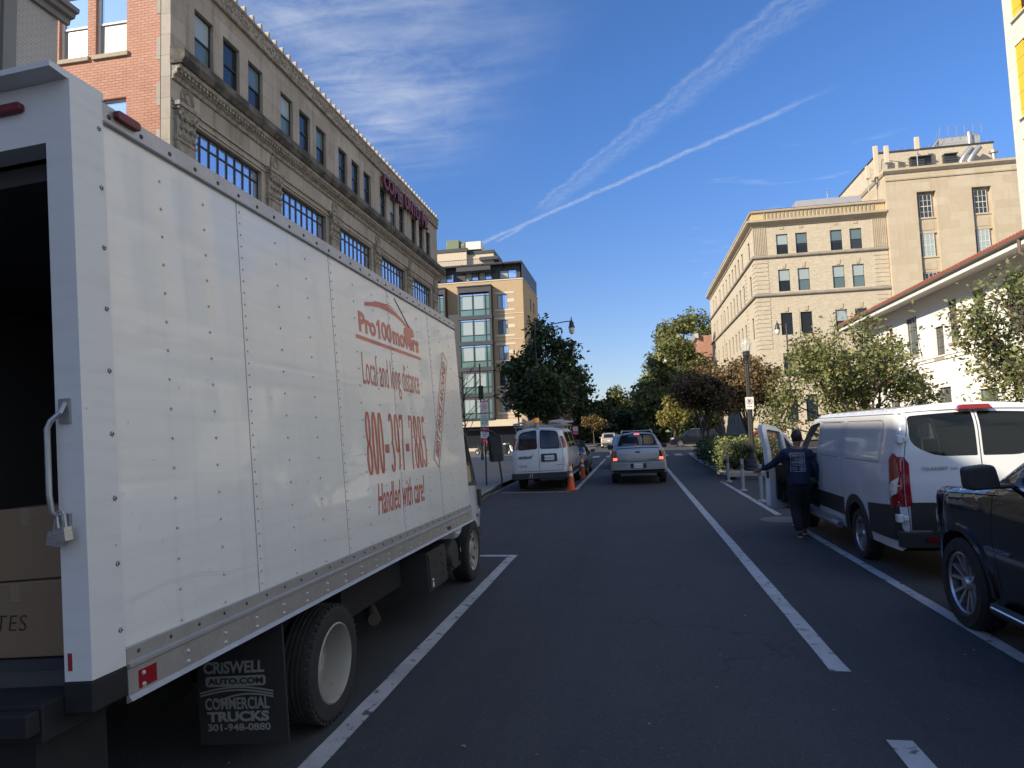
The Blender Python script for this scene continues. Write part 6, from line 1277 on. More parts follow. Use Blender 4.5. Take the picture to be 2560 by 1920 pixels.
def leaf_mesh(name, P, size, mat, parent, r, elong=1.7, up=.25):
    n = len(P); nr = r.normal(size=(n, 3)); nr[:, 2] = np.abs(nr[:, 2]) + up; nr /= np.linalg.norm(nr, axis=1)[:, None]
    a = r.normal(size=(n, 3)); a -= nr * (a * nr).sum(1)[:, None]; a /= np.linalg.norm(a, axis=1)[:, None]; b = np.cross(nr, a)
    s = size * r.uniform(.65, 1.3, n)[:, None]; la = a * s * elong * .5; lb = b * s * .5; dr = nr * s * .12
    V = np.stack([P - la, P + lb * .9 + dr - la * .1, P + la - dr, P - lb * .9 + dr - la * .1], 1).reshape(-1, 3)
    me = bpy.data.meshes.new(name); me.vertices.add(n * 4); me.loops.add(n * 4); me.polygons.add(n)
    me.vertices.foreach_set('co', V.astype('f').ravel()); me.loops.foreach_set('vertex_index', np.arange(n * 4, dtype='i')); me.polygons.foreach_set('loop_start', np.arange(0, n * 4, 4, dtype='i'))
    me.update(calc_edges=True); at = me.attributes.new('rnd', 'FLOAT', 'FACE'); at.data.foreach_set('value', np.clip(r.beta(2, 2, n) * .75 + r.normal(0, .12, n) + .1, 0, 1).astype('f')); me.materials.append(mat)
    ob = bpy.data.objects.new(name, me); C.objects.link(ob); ob.parent = parent; return ob
def blob_points(blobs, n, clump, spread, r, shell=.55):
    """leaf positions: clumps inside ellipsoids, denser towards their surface"""
    vol = np.array([b[3] * b[4] * b[5] for b in blobs]) ** .75; pr = vol / vol.sum(); nc = max(1, n // clump)
    k = r.choice(len(blobs), nc, p=pr); B = np.array(blobs)[k]; d = r.normal(size=(nc, 3)); d /= np.linalg.norm(d, axis=1)[:, None]
    rd = (shell + (1 - shell) * r.random(nc)) * r.uniform(.8, 1.08, nc); c = B[:, :3] + d * B[:, 3:6] * rd[:, None]
    P = np.repeat(c, clump, 0) + r.normal(size=(nc * clump, 3)) * spread * np.array((1, 1, .7)); return c, P
def tree(name, label, loc, blobs, n, size, mat, group=None, trunk_h=2., tr=.16, clump=14, spread=.28, twigs=60, seed=1, cat='tree', trunks=1, shell=.55, up=.25):
    r = np.random.default_rng(seed); rr = random.Random(seed); t = empty(name, loc, label, cat, group); c, P = blob_points(blobs, n, clump, spread, r, shell)
    mb = MB()
    for q in range(trunks):
        bx, by = (0, 0) if trunks == 1 else (rr.uniform(-.25, .25), rr.uniform(-.25, .25)); top = Vector((bx * 2 + rr.uniform(-.1, .1), by * 2, trunk_h))
        mb.tube([(bx, by, -.1), (bx * 1.2, by, trunk_h * .4), top], [tr * 1.25, tr, tr * .75], 9)
        for b in blobs[q::trunks]:
            e = Vector(b[:3]); mid = top.lerp(e, .5) + Vector((rr.uniform(-.2, .2), rr.uniform(-.2, .2), rr.uniform(.0, .3))); mb.tube([top - Vector((0, 0, .15)), mid, e, e + Vector((rr.uniform(-.3, .3), 0, b[5] * .6))], [tr * .55, tr * .38, tr * .2, tr * .06], 6)
            near = [x for x in c if (x - np.array(b[:3])) @ (x - np.array(b[:3])) < (max(b[3:6]) * 1.2) ** 2]; rr.shuffle(near)
            for x in near[:max(2, twigs // len(blobs))]: x = Vector(x); s = mid.lerp(e, rr.uniform(.2, 1)); mb.tube([s, s.lerp(x, .5) + Vector((0, 0, .08)), x], [tr * .16, tr * .10, tr * .04], 4, cap=False)
    mb.build('trunk', bark, t, smooth=60, weld=False); leaf_mesh('crown', P, size, mat, t, r, up=up); return t
def ring(cx, cy, cz, R, rz, n, br, seed, zj=.3):
    q = random.Random(seed); o = [(cx, cy, cz, R * .6, R * .6, rz * .75)]
    for i in range(n): a = i * 6.283 / n + q.uniform(-.3, .3); o.append((cx + R * .62 * math.cos(a), cy + R * .62 * math.sin(a), cz + q.uniform(-zj, zj) * rz, br * q.uniform(.8, 1.2), br * q.uniform(.8, 1.2), br * q.uniform(.7, 1.1)))
    return o
# street tree on the left corner
bl = ring(0, 0, 5.3, 3.0, 2.2, 7, 1.35, 2, .5) + [(.1, 0, 8.2, 1.3, 1.3, 1.2), (-.35, .1, 9.4, .75, .75, .75), (1.3, 0, 7.4, 1.1, 1.1, 1.0), (-1.1, .2, 7.0, 1.1, 1.1, 1.1), (-1.9, 0, 4.6, 1.3, 1.2, 1.0), (2.3, 0, 4.9, 1.1, 1.2, 1.0), (-2.3, 0, 6.3, .8, .8, .6), (0, 0, 3.6, 2.0, 1.8, .9)]
tree('street_tree', 'dark green maple street tree under the left street lamp', (-6.0, 48, .14), bl, 13000, .21, L_dark, None, 2.6, .17, 13, .26, 60, 4)
# tall trees on the far right
G_ = 'trees beyond the intersection'
def big(x, y, h, R, lab, seed, mat=L_maple, n=9000, base=.12):
    b = []; q = random.Random(seed)
    for i in range(int(h * .9)):
        z = h * (base + (1 - base) * (i + .5) / (h * .9)); rr_ = R * math.sin(min(1, (z / h - base * .4) * 1.25 + .12) * math.pi * .92) ** .6
        for k in range(2): a = q.random() * 6.28; b.append((rr_ * .55 * math.cos(a), rr_ * .55 * math.sin(a), z, rr_ * .55, rr_ * .55, 1.1 + h * .035))
    return tree('tall_tree', lab, (x, y, 0), b, n, .42, mat, G_, h * .3, .3, 18, .5, 30, seed)
big(8.2, 125, 21.6, 7.2, 'tallest green tree rising left of the buff office building', 11, n=32000, base=.05); big(5.0, 103, 15.4, 5.0, 'rounded dark tree lower left of the tallest green tree', 12, L_maple, 18000, .04); big(15.6, 152, 27.0, 7.0, 'green tree half hidden behind the corner of the buff building', 13, n=14000); big(2.6, 112, 10.3, 2.8, 'small loose tree at the left end of the right tree group', 14, L_mid, 6000, .05); big(7.2, 95, 8.2, 3.6, 'dark shaded tree behind the yellow green tree', 15, L_dark, 7000, .03)
tree('maple_tree', 'small yellow green tree lit by the sun across the intersection', (5.0, 88, .14), ring(0, 0, 3.5, 1.9, 1.7, 5, .95, 5) + [(-.2, 0, 5.1, .9, .9, .9), (.7, 0, 4.7, .9, .9, .9)], 3600, .26, L_yel, None, 1.6, .12, 12, .3, 20, 6)
# left far side
big(-2.9, 118, 8.9, 2.9, 'pale green tree standing alone at the end of the street', 21, L_mid, 6000, .1); big(-.4, 124, 8.0, 2.6, 'green tree leaning over the far end of the road', 22, L_mid, 5000, .05); big(-5.2, 106, 6.6, 2.7, 'dark bushy tree beside the row houses', 23, L_dark, 5500, .03); big(-2.0, 112, 5.0, 2.6, 'low dark tree in shade at the road end', 24, L_dark, 5000, .02); big(1.3, 128, 6.4, 2.2, 'narrow pale tree at the vanishing end of the road', 25, L_mid, 3800, .02); big(-7.4, 104, 7.6, 2.0, 'slim dark tree close to the row house fronts', 26, L_dark, 3500, .05)
tree('young_tree', 'young orange brown street tree left of the far road', (-4.75, 83, .14), ring(0, 0, 2.9, 1.25, .9, 5, .6, 7), 2200, .20, leafmat('orange brown leaves', [(.10, .07, .03), (.16, .11, .04), (.2, .13, .05), (.12, .10, .04)]), None, 1.7, .07, 10, .22, 20, 8)
mb_pts = []; r9 = np.random.default_rng(31); bl = [(x, 190 + abs(x) * .1 + r9.uniform(-8, 8), 3 + r9.uniform(0, 3), 9, 6, 5 + r9.uniform(-1, 2.5)) for x in range(-90, 120, 7)]
_, P = blob_points(bl, 16000, 16, 1.0, r9, .6); o = leaf_mesh('far_wood', P, 1.0, L_mid, None, r9); tag(o, 'distant mass of green trees closing the end of the street', 'trees', kind='stuff')
# red brown trees by the right kerb
for x, y, R, h, s, lab in ((4.6, 46, 2.0, 6.0, 41, 'red brown tree closest to the lane on the planted strip'), (6.9, 44, 2.2, 6.3, 42, 'red brown spreading tree between lamp post and office building')):
    tree('purple_leaf_tree', lab, (x, y, .15), ring(0, 0, h * .64, R, 1.5, 8, 1.05, s, .5) + [(.2, 0, h * .86, 1.1, 1.1, .75), (-.6, .3, h * .78, .9, .9, .8)], 10500, .145, L_red, 'red brown trees on the right strip', 1.5, .10, 12, .26, 70, s, trunks=2)
# small trees in front of the white house
tree('crabapple_tree', 'green tree with thin upright shoots behind the white cargo van', (7.0, 23.6, .14), ring(0, 0, 3.0, 2.4, 1.2, 9, .8, 51, .8) + [(-1.1, 0, 4.3, .6, .6, .7), (.5, .1, 4.7, .7, .7, .8), (1.3, 0, 4.1, .7, .7, .6), (-2.1, 0, 2.6, .7, .8, .9), (-2.3, .2, 1.8, .6, .7, .7), (0, 0, 1.9, 1.8, 1.4, .7), (2.2, 0, 2.4, .7, .7, .6)], 12000, .086, L_shrub, 'small trees on the right pavement', 1.1, .08, 9, .17, 190, 52, trunks=3, shell=.35)
tree('crabapple_tree', 'nearest green tree with red leaves at the right edge', (9.5, 17.2, .14), ring(0, 0, 3.4, 2.1, 1.4, 9, .75, 53, .8) + [(-.2, 0, 4.9, .8, .8, .8), (-1.7, -.1, 4.0, .7, .7, .7), (-1.1, 0, 4.7, .5, .5, .6), (.9, 0, 5.2, .8, .8, .7), (0, 0, 2.2, 2.0, 1.6, .7), (1.4, 0, 4.0, 1.2, 1.2, 1.2)], 14000, .074, L_shrub, 'small trees on the right pavement', 1.1, .09, 8, .15, 240, 54, trunks=3, shell=.35)
mb = MB(); rr = random.Random(5); q = []
for i in range(22):
    x, y = rr.uniform(-1.7, 1.9), rr.uniform(-1, 1); z0 = 3.2 + rr.uniform(0, .6); l = rr.uniform(.8, 1.9); d = Vector((rr.uniform(-.25, .25), rr.uniform(-.2, .2), 1)).normalized(); mb.tube([(x, y, z0), Vector((x, y, z0)) + d * l], [.012, .004], 4)
    for k in range(rr.choice((0, 3, 7, 12))): q.append(np.array(Vector((x, y, z0)) + d * l * rr.uniform(.3, 1)) + np.array([rr.gauss(0, .07) for _ in range(3)]))
par = [o for o in C.objects if o.name.startswith('crabapple_tree')][0]; mb.build('shoots', bark, par, weld=False); leaf_mesh('shoot_leaves', np.array(q), .10, L_shrub, par, np.random.default_rng(8))
# hedge and bushes in the planted strip
def bush(name, label, loc, blobs, n, size, mat, seed, cat='bush', group=None, spread=.10):
    r = np.random.default_rng(seed); t = empty(name, loc, label, cat, group); c, P = blob_points(blobs, n, 8, spread, r, .78); P[:, 2] = np.maximum(P[:, 2], .02); leaf_mesh('foliage', P, size, mat, t, r)
    mb = MB(); rr = random.Random(seed)
    for b in blobs:
        for k in range(3): mb.tube([(b[0] * .6, b[1] * .6, 0), (b[0] + rr.uniform(-.2, .2), b[1] + rr.uniform(-.2, .2), b[2])], [.03, .012], 5)
    for b in blobs: mb.lathe([(b[3] * .72 * math.cos(a), b[5] * .72 * math.sin(a)) for a in [-1.3, -.7, 0, .7, 1.3]], b[:3], n=10)
    mb.build('stems', mk('inner twigs', (.03, .032, .018), .95), t, weld=False); return t
hb = [(x, y, z, .52, .55, .42) for x in (-.55, 0, .55, 1.1) for y in (-.9, 0, .9, 1.8) for z in (.42, .88)]
bush('hedge', 'clipped sunlit green hedge behind the lamp post', (4.25, 28.6, .2), hb, 15000, .062, L_hedge, 61, 'hedge')
hd = [(x + (.2 * ((i * 7) % 3 - 1)), y, .45 + .12 * (i % 3), .75, .8, .55) for i, (x, y) in enumerate([(0, 0), (.7, .6), (0, 1.9), (.7, 2.6), (0, 3.8), (.7, 4.6), (.05, 5.7), (.8, 6.6), (.1, 7.6), (.7, 8.8)])]
bush('low_bushes', 'dark green bushes in shade along the right kerb', (4.15, 31.8, .2), hd, 13000, .085, L_dark, 62, 'bushes', spread=.15)
bush('low_bushes', 'last dark bush of the strip nearest the crosswalk', (4.5, 42.2, .2), [(0, 0, .5, .8, .9, .6), (.6, 1.2, .45, .7, .8, .5)], 3500, .09, L_dark, 63, 'bush', spread=.15)
mb = MB(); rr = random.Random(77)
def bare(name, label, loc, h, seed, n=26):
    t = empty(name, loc, label, 'tree'); rr = random.Random(seed); mb = MB(); mb.tube([(0, 0, -.1), (.05, 0, h * .5), (.0, 0, h)], [.05, .035, .01], 6)
    for i in range(n):
        z = h * rr.uniform(.35, .95); a = rr.random() * 6.28; l = h * .28 * (1.2 - z / h) + .3; e = Vector((l * math.cos(a), l * math.sin(a), z + l * .8)); mb.tube([(0, 0, z), e * .5 + Vector((0, 0, z * .5)), e], [.02, .012, .004], 4)
        for k in range(2): mb.tube([e * .6 + Vector((0, 0, z * .4)), e + Vector((rr.uniform(-.4, .4), rr.uniform(-.4, .4), rr.uniform(.1, .5)))], [.008, .003], 3)
    mb.build('trunk', bark, t, weld=False)
bare('bare_tree', 'thin bare young tree behind the parking sign post', (-7.3, 29, .14), 4.6, 5)
# ------------------------------------------------------------------ street furniture
def globe(t, c, r, m=None):
    mb = MB(); mb.lathe([(r * .62, -r * 1.1), (r * .9, -r * .6), (r, 0), (r * .92, r * .45), (r * .60, r * .95), (r * .28, r * 1.2), (r * .16, r * 1.3), (.0, r * 1.62)], c, n=20); return mb.build('globe', m or mk('lamp globe glass', (.62, .62, .58), .08, alpha=.38, spec=.7), t, smooth=60)
lp = empty('lamp_post', (4.33, 26.75, .27), 'black fluted lamp post with a clear acorn globe and parking sign', 'lamp post')
mb = MB(); mb.lathe([(.0, .0), (.29, .0), (.29, .10), (.27, .14), (.28, .20), (.24, .24), (.235, .30), (.19, .40), (.15, .47), (.155, .50), (.125, .55), (.115, .75), (.125, .78), (.11, .82)], (0, 0, 0), n=32, flute=(.25, .75, .95)); mb.build('base', black_iron, lp, smooth=35)
mb = MB(); mb.lathe([(.10, .82), (.098, 1.2), (.078, 3.9), (.072, 4.0), (.095, 4.03), (.095, 4.07), (.07, 4.10), (.085, 4.22), (.13, 4.30), (.14, 4.36), (.12, 4.40), (.13, 4.46), (.11, 4.50)], (0, 0, 0), n=32, flute=(.85, 3.9, .86)); mb.build('pole', black_iron, lp, smooth=25)
globe(lp, (0, 0, 4.72), .215); mb = MB(); mb.lathe([(.03, 4.5), (.035, 4.78), (.05, 4.8), (.02, 4.9), (0, 4.92)], (0, 0, 0), n=10); mb.build('bulb', sign_white, lp, smooth=50)
def signplate(parent, name, c, w, h, mats, extra=None, r=.025):
    mb = MB(); mb.prism(rrect(-w / 2, w / 2, -h / 2, h / 2, r), lambda u, v, q: (c[0] + u, c[1] + q, c[2] + v), -.004, .004)
    if extra: extra(mb)
    return mb.build(name, mats, parent, weld=False)
def P2(c, y=-.0045): return lambda u, v, q: (c[0] + u, c[1] + y - q, c[2] + v)
sg_ = empty('no_parking_sign', (4.33, 26.62, .27), 'white no parking sign with crossed P on the lamp post', 'sign')
def nop(mb):
    f = P2((-.01, 0, 2.52)); o = ell(0, .055, .105, .105, 0, 360, 24); i = ell(0, .055, .088, .088, 0, 360, 24)
    for k in range(24): mb.poly([f(*o[k], .001), f(*o[k + 1], .001), f(*i[k + 1], .001), f(*i[k], .001)], 1)
    a = rad(-45); mb.poly([f(-.07, .12, .0012), f(-.06, .13, .0012), f(.07, -.01, .0012), f(.06, -.02, .0012)], 1)
    mb.prism([(-.09, -.13), (-.06, -.11), (-.06, -.122), (.06, -.122), (.06, -.11), (.09, -.13), (.06, -.15), (.06, -.138), (-.06, -.138), (-.06, -.15)], f, .0, .001, 2)
mrn = mk('maroon sign ink', (.16, .03, .05), .5); nps = signplate(sg_, 'sign_plate', (-.01, 0, 2.52), .30, .46, [sign_white, mrn, ink], nop); text(sg_, 'sign_lettering', 'P', ink, (-.052, -.006, 2.51), (1, 0, 0), (0, 0, 1), .085, .125, .001, off=.05)
mb = MB(); mb.box(-.012, .012, .004, .045, 2.35, 2.38); mb.box(-.012, .012, .004, .045, 2.65, 2.68); mb.build('bracket', steel, sg_)
# concrete planter edge under the lamp
mb = MB(); mb.prism([(3.30, 26.0), (5.6, 25.85), (5.6, 27.6), (3.45, 27.6)], lambda u, v, w: (u, v, w), .10, .275); tag(mb.build('planter_kerb', mk('pale concrete', (.40, .36, .28), .85, nz=[(2, .4, (.30, .27, .21)), (20, .3, (.46, .42, .34))]), bevel=.02), 'raised pale concrete corner under the black lamp post', 'planter')
# delineator posts
bm_ = mk('grey flexible post', (.26, .28, .30), .5, nz=(5, .3, (.24, .26, .27))); bw_ = mk('grey reflective band', (.12, .14, .16), .4)
def bollard():
    t = empty('bollard', (0, 0, .008), 'slim pale grey plastic post bolted beside the bike lane line', 'bollard', 'posts beside the bike lane'); mb = MB()
    mb.lathe([(.12, 0), (.115, .02), (.07, .05), (.045, .06), (.04, .07)], (0, 0, 0), n=16); mb.build('base', bm_, t, smooth=40)
    mb = MB(); mb.prism(rrect(-.045, .045, -.03, .03, .025), lambda u, v, w: (u, v, w), .06, .92); mb.prism(rrect(-.052, .052, -.034, .034, .025), lambda u, v, w: (u, v, w), .90, .95); mb.prism(rrect(-.047, .047, -.032, .032, .025), lambda u, v, w: (u, v, w), .66, .80, 1); mb.build('post', [bm_, bw_], t, smooth=40); return t
def copy_tree(o, parent=None):
    c = o.copy(); C.objects.link(c)
    if parent: c.parent = parent
    for ch in [x for x in bpy.data.objects if x.parent == o]: copy_tree(ch, c)
    return c
b0 = bollard(); spots = [(3.13, 18.35), (3.16, 21.5), (3.2, 25.0)]; labs = ['grey plastic post closest to the open van door', 'grey plastic post in the middle of the three by the bike lane', 'grey plastic post farthest away in front of the concrete corner']
for i, (x, y) in enumerate(spots): o = b0 if i == 0 else copy_tree(b0); o.location = (x, y, .008); o['label'] = labs[i]
# traffic cones by the service van
orange = mk('orange cone plastic', (.62, .10, .02), .5, nz=(4, .25, (.45, .08, .02))); refl = mk('white reflective sleeve', (.62, .61, .58), .4)
def cone():
    t = empty('traffic_cone', (0, 0, .008), 'orange traffic cone with two white sleeves', 'traffic cone', 'traffic cones by the service van'); mb = MB(); mb.prism(rrect(-.19, .19, -.19, .19, .05), lambda u, v, w: (u, v, w), 0, .035); mb.build('base', orange, t, bevel=.006)
    mb = MB(); r = lambda z: .135 - .105 * (z - .035) / .9
    mb.lathe([(r(z), z) for z in (.035, .3, .6, .935)] + [(.0, .937)], (0, 0, 0), n=20); mb.build('cone_body', orange, t, smooth=40)
    for z0, z1 in ((.47, .57), (.66, .80)): mb = MB(); mb.lathe([(r(z0) + .003, z0), (r(z1) + .003, z1)], (0, 0, 0), n=20); mb.build('sleeve', refl, t, smooth=40)
    return t
c0 = cone(); c0.location = (-2.13, 22.75, .012); c0['label'] = 'orange traffic cone in front at the corner of the service van'; c1_ = copy_tree(c0); c1_.location = (-2.18, 28.6, .012); c1_['label'] = 'orange traffic cone further on beside the service van'
# parking signs on a post by the truck cab
ps = empty('parking_sign_post', (-5.27, 24, .14), 'steel post with three stacked parking signs behind the truck mirror', 'sign'); mb = MB(); mb.box(-.025, .025, -.015, .015, -.1, 3.1); mb.build('post', black_iron, ps)
def rows(c, w, zs, h, m): 
    def f(mb):
        g = P2(c)
        for k, (z, ww) in enumerate(zs): mb.prism([(-ww / 2, z), (ww / 2, z), (ww / 2, z + h), (-ww / 2, z + h)], g, 0, .001, m)
    return f
a1 = (0, -.03, 2.81); a2 = (0, -.03, 2.33); a3 = (-.005, -.03, 1.81); z0 = -.14
def s1(mb): g = P2(a1); mb.prism([(-.148, .17), (.148, .17), (.148, .235), (-.148, .235)], g, 0, .001, 1); mb.prism([(-.148, -.235), (.148, -.235), (.148, -.20), (-.148, -.20)], g, 0, .001, 1); mb.prism([(-.12, -.12), (-.08, -.095), (-.08, -.113), (.11, -.113), (.11, -.127), (-.08, -.127), (-.08, -.145)], g, 0, .001, 2)
signplate(ps, 'sign_plate', a1, .30, .475, [sign_white, sign_red, ink], s1)
for s_, z, w_, m_ in (('TOW AWAY', .185, .22, sign_white), ('NO', .105, .07, sign_red), ('STANDING', .045, .23, sign_red), ('OR PARKING', -.015, .23, sign_red), ('ANYTIME', -.07, .20, sign_red)): text(ps, 'sign_lettering', s_, m_, (a1[0] - w_ / 2, a1[1] - .0065, a1[2] + z), (1, 0, 0), (0, 0, 1), w_, .038, .001, off=.02)
signplate(ps, 'sign_plate', a2, .30, .44, [mk('pale green sign', (.56, .64, .58), .5), sign_green])
for s_, z, w_ in (('2 HOUR', .12, .2), ('PARKING', .04, .23), ('7AM - 6:30PM', -.03, .24), ('MON - SAT', -.12, .2)): text(ps, 'sign_lettering', s_, sign_green, (a2[0] - w_ / 2, a2[1] - .0055, a2[2] + z), (1, 0, 0), (0, 0, 1), w_, .045, .001, off=.02)
def s3(mb): g = P2(a3); mb.prism([(-.148, .12), (.148, .12), (.148, .235), (-.148, .235)], g, 0, .001, 1); mb.prism([(-.148, -.235), (.148, -.235), (.148, -.12), (-.148, -.12)], g, 0, .001, 1)
signplate(ps, 'sign_plate', a3, .30, .48, [sign_white, sign_red, ink], s3)
for s_, z, w_, m_ in (('NO', .185, .07, sign_white), ('PARKING', .135, .2, sign_white), ('STREET', .05, .2, ink), ('CLEANING', -.01, .22, ink), ('AREA', -.075, .12, ink), ('TOW', -.17, .1, sign_white), ('ZONE', -.22, .12, sign_white)): text(ps, 'sign_lettering', s_, m_, (a3[0] - w_ / 2, a3[1] - .0065, a3[2] + z), (1, 0, 0), (0, 0, 1), w_, .035, .001, off=.02)
# small pink and white notice beyond the van
nt_ = empty('street_notice', (-4.62, 55, .008), 'pink and white street notice on a post beyond the service van', 'sign'); mb = MB(); mb.box(-.02, .02, -.015, .015, 0, 2.3); mb.build('post', black_iron, nt_); mb = MB(); mb.box(-.22, .22, -.03, -.016, 1.7, 2.4); mb.box(-.20, .20, -.032, -.03, 2.02, 2.28, 1); mb.build('sign_plate', [mk('pink sign', (.55, .12, .25), .5), sign_white], nt_)
text(nt_, 'sign_lettering', 'NO PARKING', ink, (-.17, -.034, 2.12), (1, 0, 0), (0, 0, 1), .34, .08, .001)
# cobra street lamps and traffic signals
def armlamp(name, label, loc, h, arm, cat='street lamp'):
    t = empty(name, loc, label, cat); mb = MB(); mb.lathe([(.12, 0), (.11, .6), (.075, h * .5), (.06, h - .2), (.03, h)], (0, 0, 0), n=14); s = 1 if arm > 0 else -1
    mb.tube([(0, 0, h - .55), (arm * .35, 0, h - .18), (arm * .8, 0, h - .02), (arm, 0, h)], .035, 8); mb.build('pole', black_iron, t, smooth=40)
    mb = MB(); mb.lathe([(0, .30), (.03, .28), (.03, .12), (.07, .10), (.06, .02), (.16, -.12), (.17, -.28), (.22, -.42), (.23, -.48)], (arm, 0, h), n=18); mb.build('lantern_hood', black_iron, t, smooth=40)
    mb = MB(); mb.lathe([(.20, -.48), (.21, -.58), (.17, -.80), (.08, -.92), (0, -.94)], (arm, 0, h), n=18); mb.build('globe', mk('milky lamp glass', (.62, .61, .55), .2), t, smooth=60)
armlamp('street_lamp', 'black street lamp hanging from an arm above the left tree', (-6.5, 47, .14), 9.5, 2.58); armlamp('street_lamp', 'black street lamp hanging left of its pole before the buff office', (13.05, 60, .14), 10.3, -.72)
armlamp('street_lamp', 'distant street lamp in front of the tall green tree', (6.5, 98, .14), 12.0, -1.6)
sig_r = mk('red signal light', (1, .03, .02), .3, emit=2.5); sig_o = mk('dark signal lens', (.02, .02, .02), .3)
def signal(name, label, loc, h, lit, rz=0, top=None):
    t = empty(name, loc, label, 'traffic light', None, (0, 0, rz)); mb = MB(); mb.lathe([(.11, 0), (.1, .5), (.06, .55), (.055, (top or h + .1))], (0, 0, 0), n=12); mb.build('pole', black_iron, t, smooth=40)
    mb = MB(); mb.box(-.17, .17, -.30, -.07, h - 1.02, h)
    for k in range(3): mb.lathe([(.125, -.40), (.13, -.30)], (0, 0, h - .18 - k * .33), 'y', 14)
    mb.build('signal_head', black_iron, t, bevel=.02)
    for k in range(3): mb = MB(); mb.lathe([(.11, -.305), (.06, -.325), (0, -.33)], (0, 0, h - .18 - k * .33), 'y', 14); mb.build('signal_lens', sig_r if lit and k == 0 else sig_o, t)
    return t
signal('traffic_light', 'traffic light with red lit on the far left kerb', (-4.95, 50.4, .14), 4.25, True)
t2 = signal('traffic_light', 'dark traffic light turned away near the church corner', (-10.9, 48.5, .14), 5.4, False, rad(180), 7.0)
t3 = signal('traffic_light', 'slim traffic light pole with green street name sign by the maple', (-8.3, 49.5, .14), 5.0, False, rad(70), 6.3); mb = MB(); mb.box(-.5, .5, .02, .04, 3.0, 3.2); mb.build('street_name_sign', mk('street sign green', (.02, .28, .18), .5), t3)
# scroll sign post, bins, parked motorbikes
rs = empty('scroll_sign', (4.85, 52.0, .14), 'small white scroll pattern sign on a dark post by the crosswalk', 'sign'); mb = MB(); mb.tube([(0, 0, 0), (0, 0, 2.7)], .035, 8); mb.build('post', black_iron, rs); mb = MB(); mb.box(.03, .43, -.01, .01, 2.2, 2.68); mb.build('sign_plate', black_iron, rs)
mb = MB()
for a, b, r_ in ((.16, 2.52, .10), (.30, 2.52, .10), (.16, 2.34, .10), (.30, 2.34, .10), (.23, 2.43, .07)):
    o_c = ell(a, b, r_, r_, 0, 360, 16); i_c = ell(a, b, r_ * .7, r_ * .7, 0, 360, 16)
    for k in range(16): mb.poly([(o_c[k][0], -.0115 - r_ * .01, o_c[k][1]), (o_c[k + 1][0], -.0115 - r_ * .01, o_c[k + 1][1]), (i_c[k + 1][0], -.0115 - r_ * .01, i_c[k + 1][1]), (i_c[k][0], -.0115 - r_ * .01, i_c[k][1])])
mb.build('scroll_pattern', sign_white, rs, weld=False)
bn = empty('litter_bin', (-12.0, 64, .0), 'black slatted litter bin on the sunny corner by the apartments', 'bin'); mb = MB(); mb.lathe([(.30, 0), (.34, .1), (.36, 1.0), (.38, 1.05), (.30, 1.1), (.22, 1.15), (0, 1.16)], (0, 0, 0), n=18); mb.build('bin_body', black_iron, bn, smooth=40); mb = MB(); mb.lathe([(.385, .95), (.4, 1.0), (.385, 1.04)], (0, 0, 0), n=18); mb.build('rim', steel, bn)
def motorbike(label, loc, rz, m):
    t = empty('motor_scooter', loc, label, 'scooter', 'scooters parked by the apartments', (0, 0, rz))
    for y in (-.62, .62): 
        mb = MB(); mb.lathe([(.20, -.05), (.27, -.06), (.29, -.03), (.29, .03), (.27, .06), (.20, .05), (.20, -.05)], (0, y, .29), 'x', 20); mb.lathe([(.19, 0), (0, .02)], (0, y, .29), 'x', 14, 1); mb.build('wheel', [rubber, alloy], t)
    mb = MB(); mb.prism(fillet([(-.75, .45, .1), (-.1, .30, .1), (.25, .30, .1), (.42, .85, .1), (.35, .9, .05), (.15, .45, .1), (-.1, .5, .1), (-.25, .72, .1), (-.85, .72, .1)], 3), lambda u, v, w: (w, u, v), -.14, .14); mb.build('body', m, t, bevel=.03)
    mb = MB(); mb.box(-.13, .13, -.8, -.2, .725, .82); mb.build('seat', plastic, t, bevel=.03); mb = MB(); mb.tube([(0, .62, .3), (0, .42, .95), (0, .38, 1.05)], .035, 8); mb.tube([(-.32, .32, 1.05), (0, .40, 1.05), (.32, .32, 1.05)], .02, 8); mb.build('handlebar', plastic, t)
motorbike('white scooter parked right of the black litter bin', (-11.2, 63.5, .0), rad(70), sign_white); motorbike('dark scooter parked behind the sign post by the apartments', (-14.5, 64.5, .0), rad(60), grey_paint)
cr_ = empty('hand_cart', (3.72, 17.1, .0), 'low hand cart with red frame half hidden by the van door', 'cart'); mb = MB(); mb.box(-.30, .42, -.26, .26, .30, .36); mb.tube([(-.28, -.2, .36), (-.36, -.2, .95), (-.36, .2, .95), (-.28, .2, .36)], .018, 6); mb.build('deck', sign_red, cr_, bevel=.01)
for x in (-.22, .30):
    for y in (-.24, .24): mb = MB(); mb.lathe([(.09, -.03), (.15, -.035), (.16, 0), (.15, .035), (.09, .03)], (x, y, .165), 'y', 18); mb.lathe([(.088, 0), (0, .01)], (x, y, .165), 'y', 12, 1); mb.build('wheel', [rubber, steel], cr_)
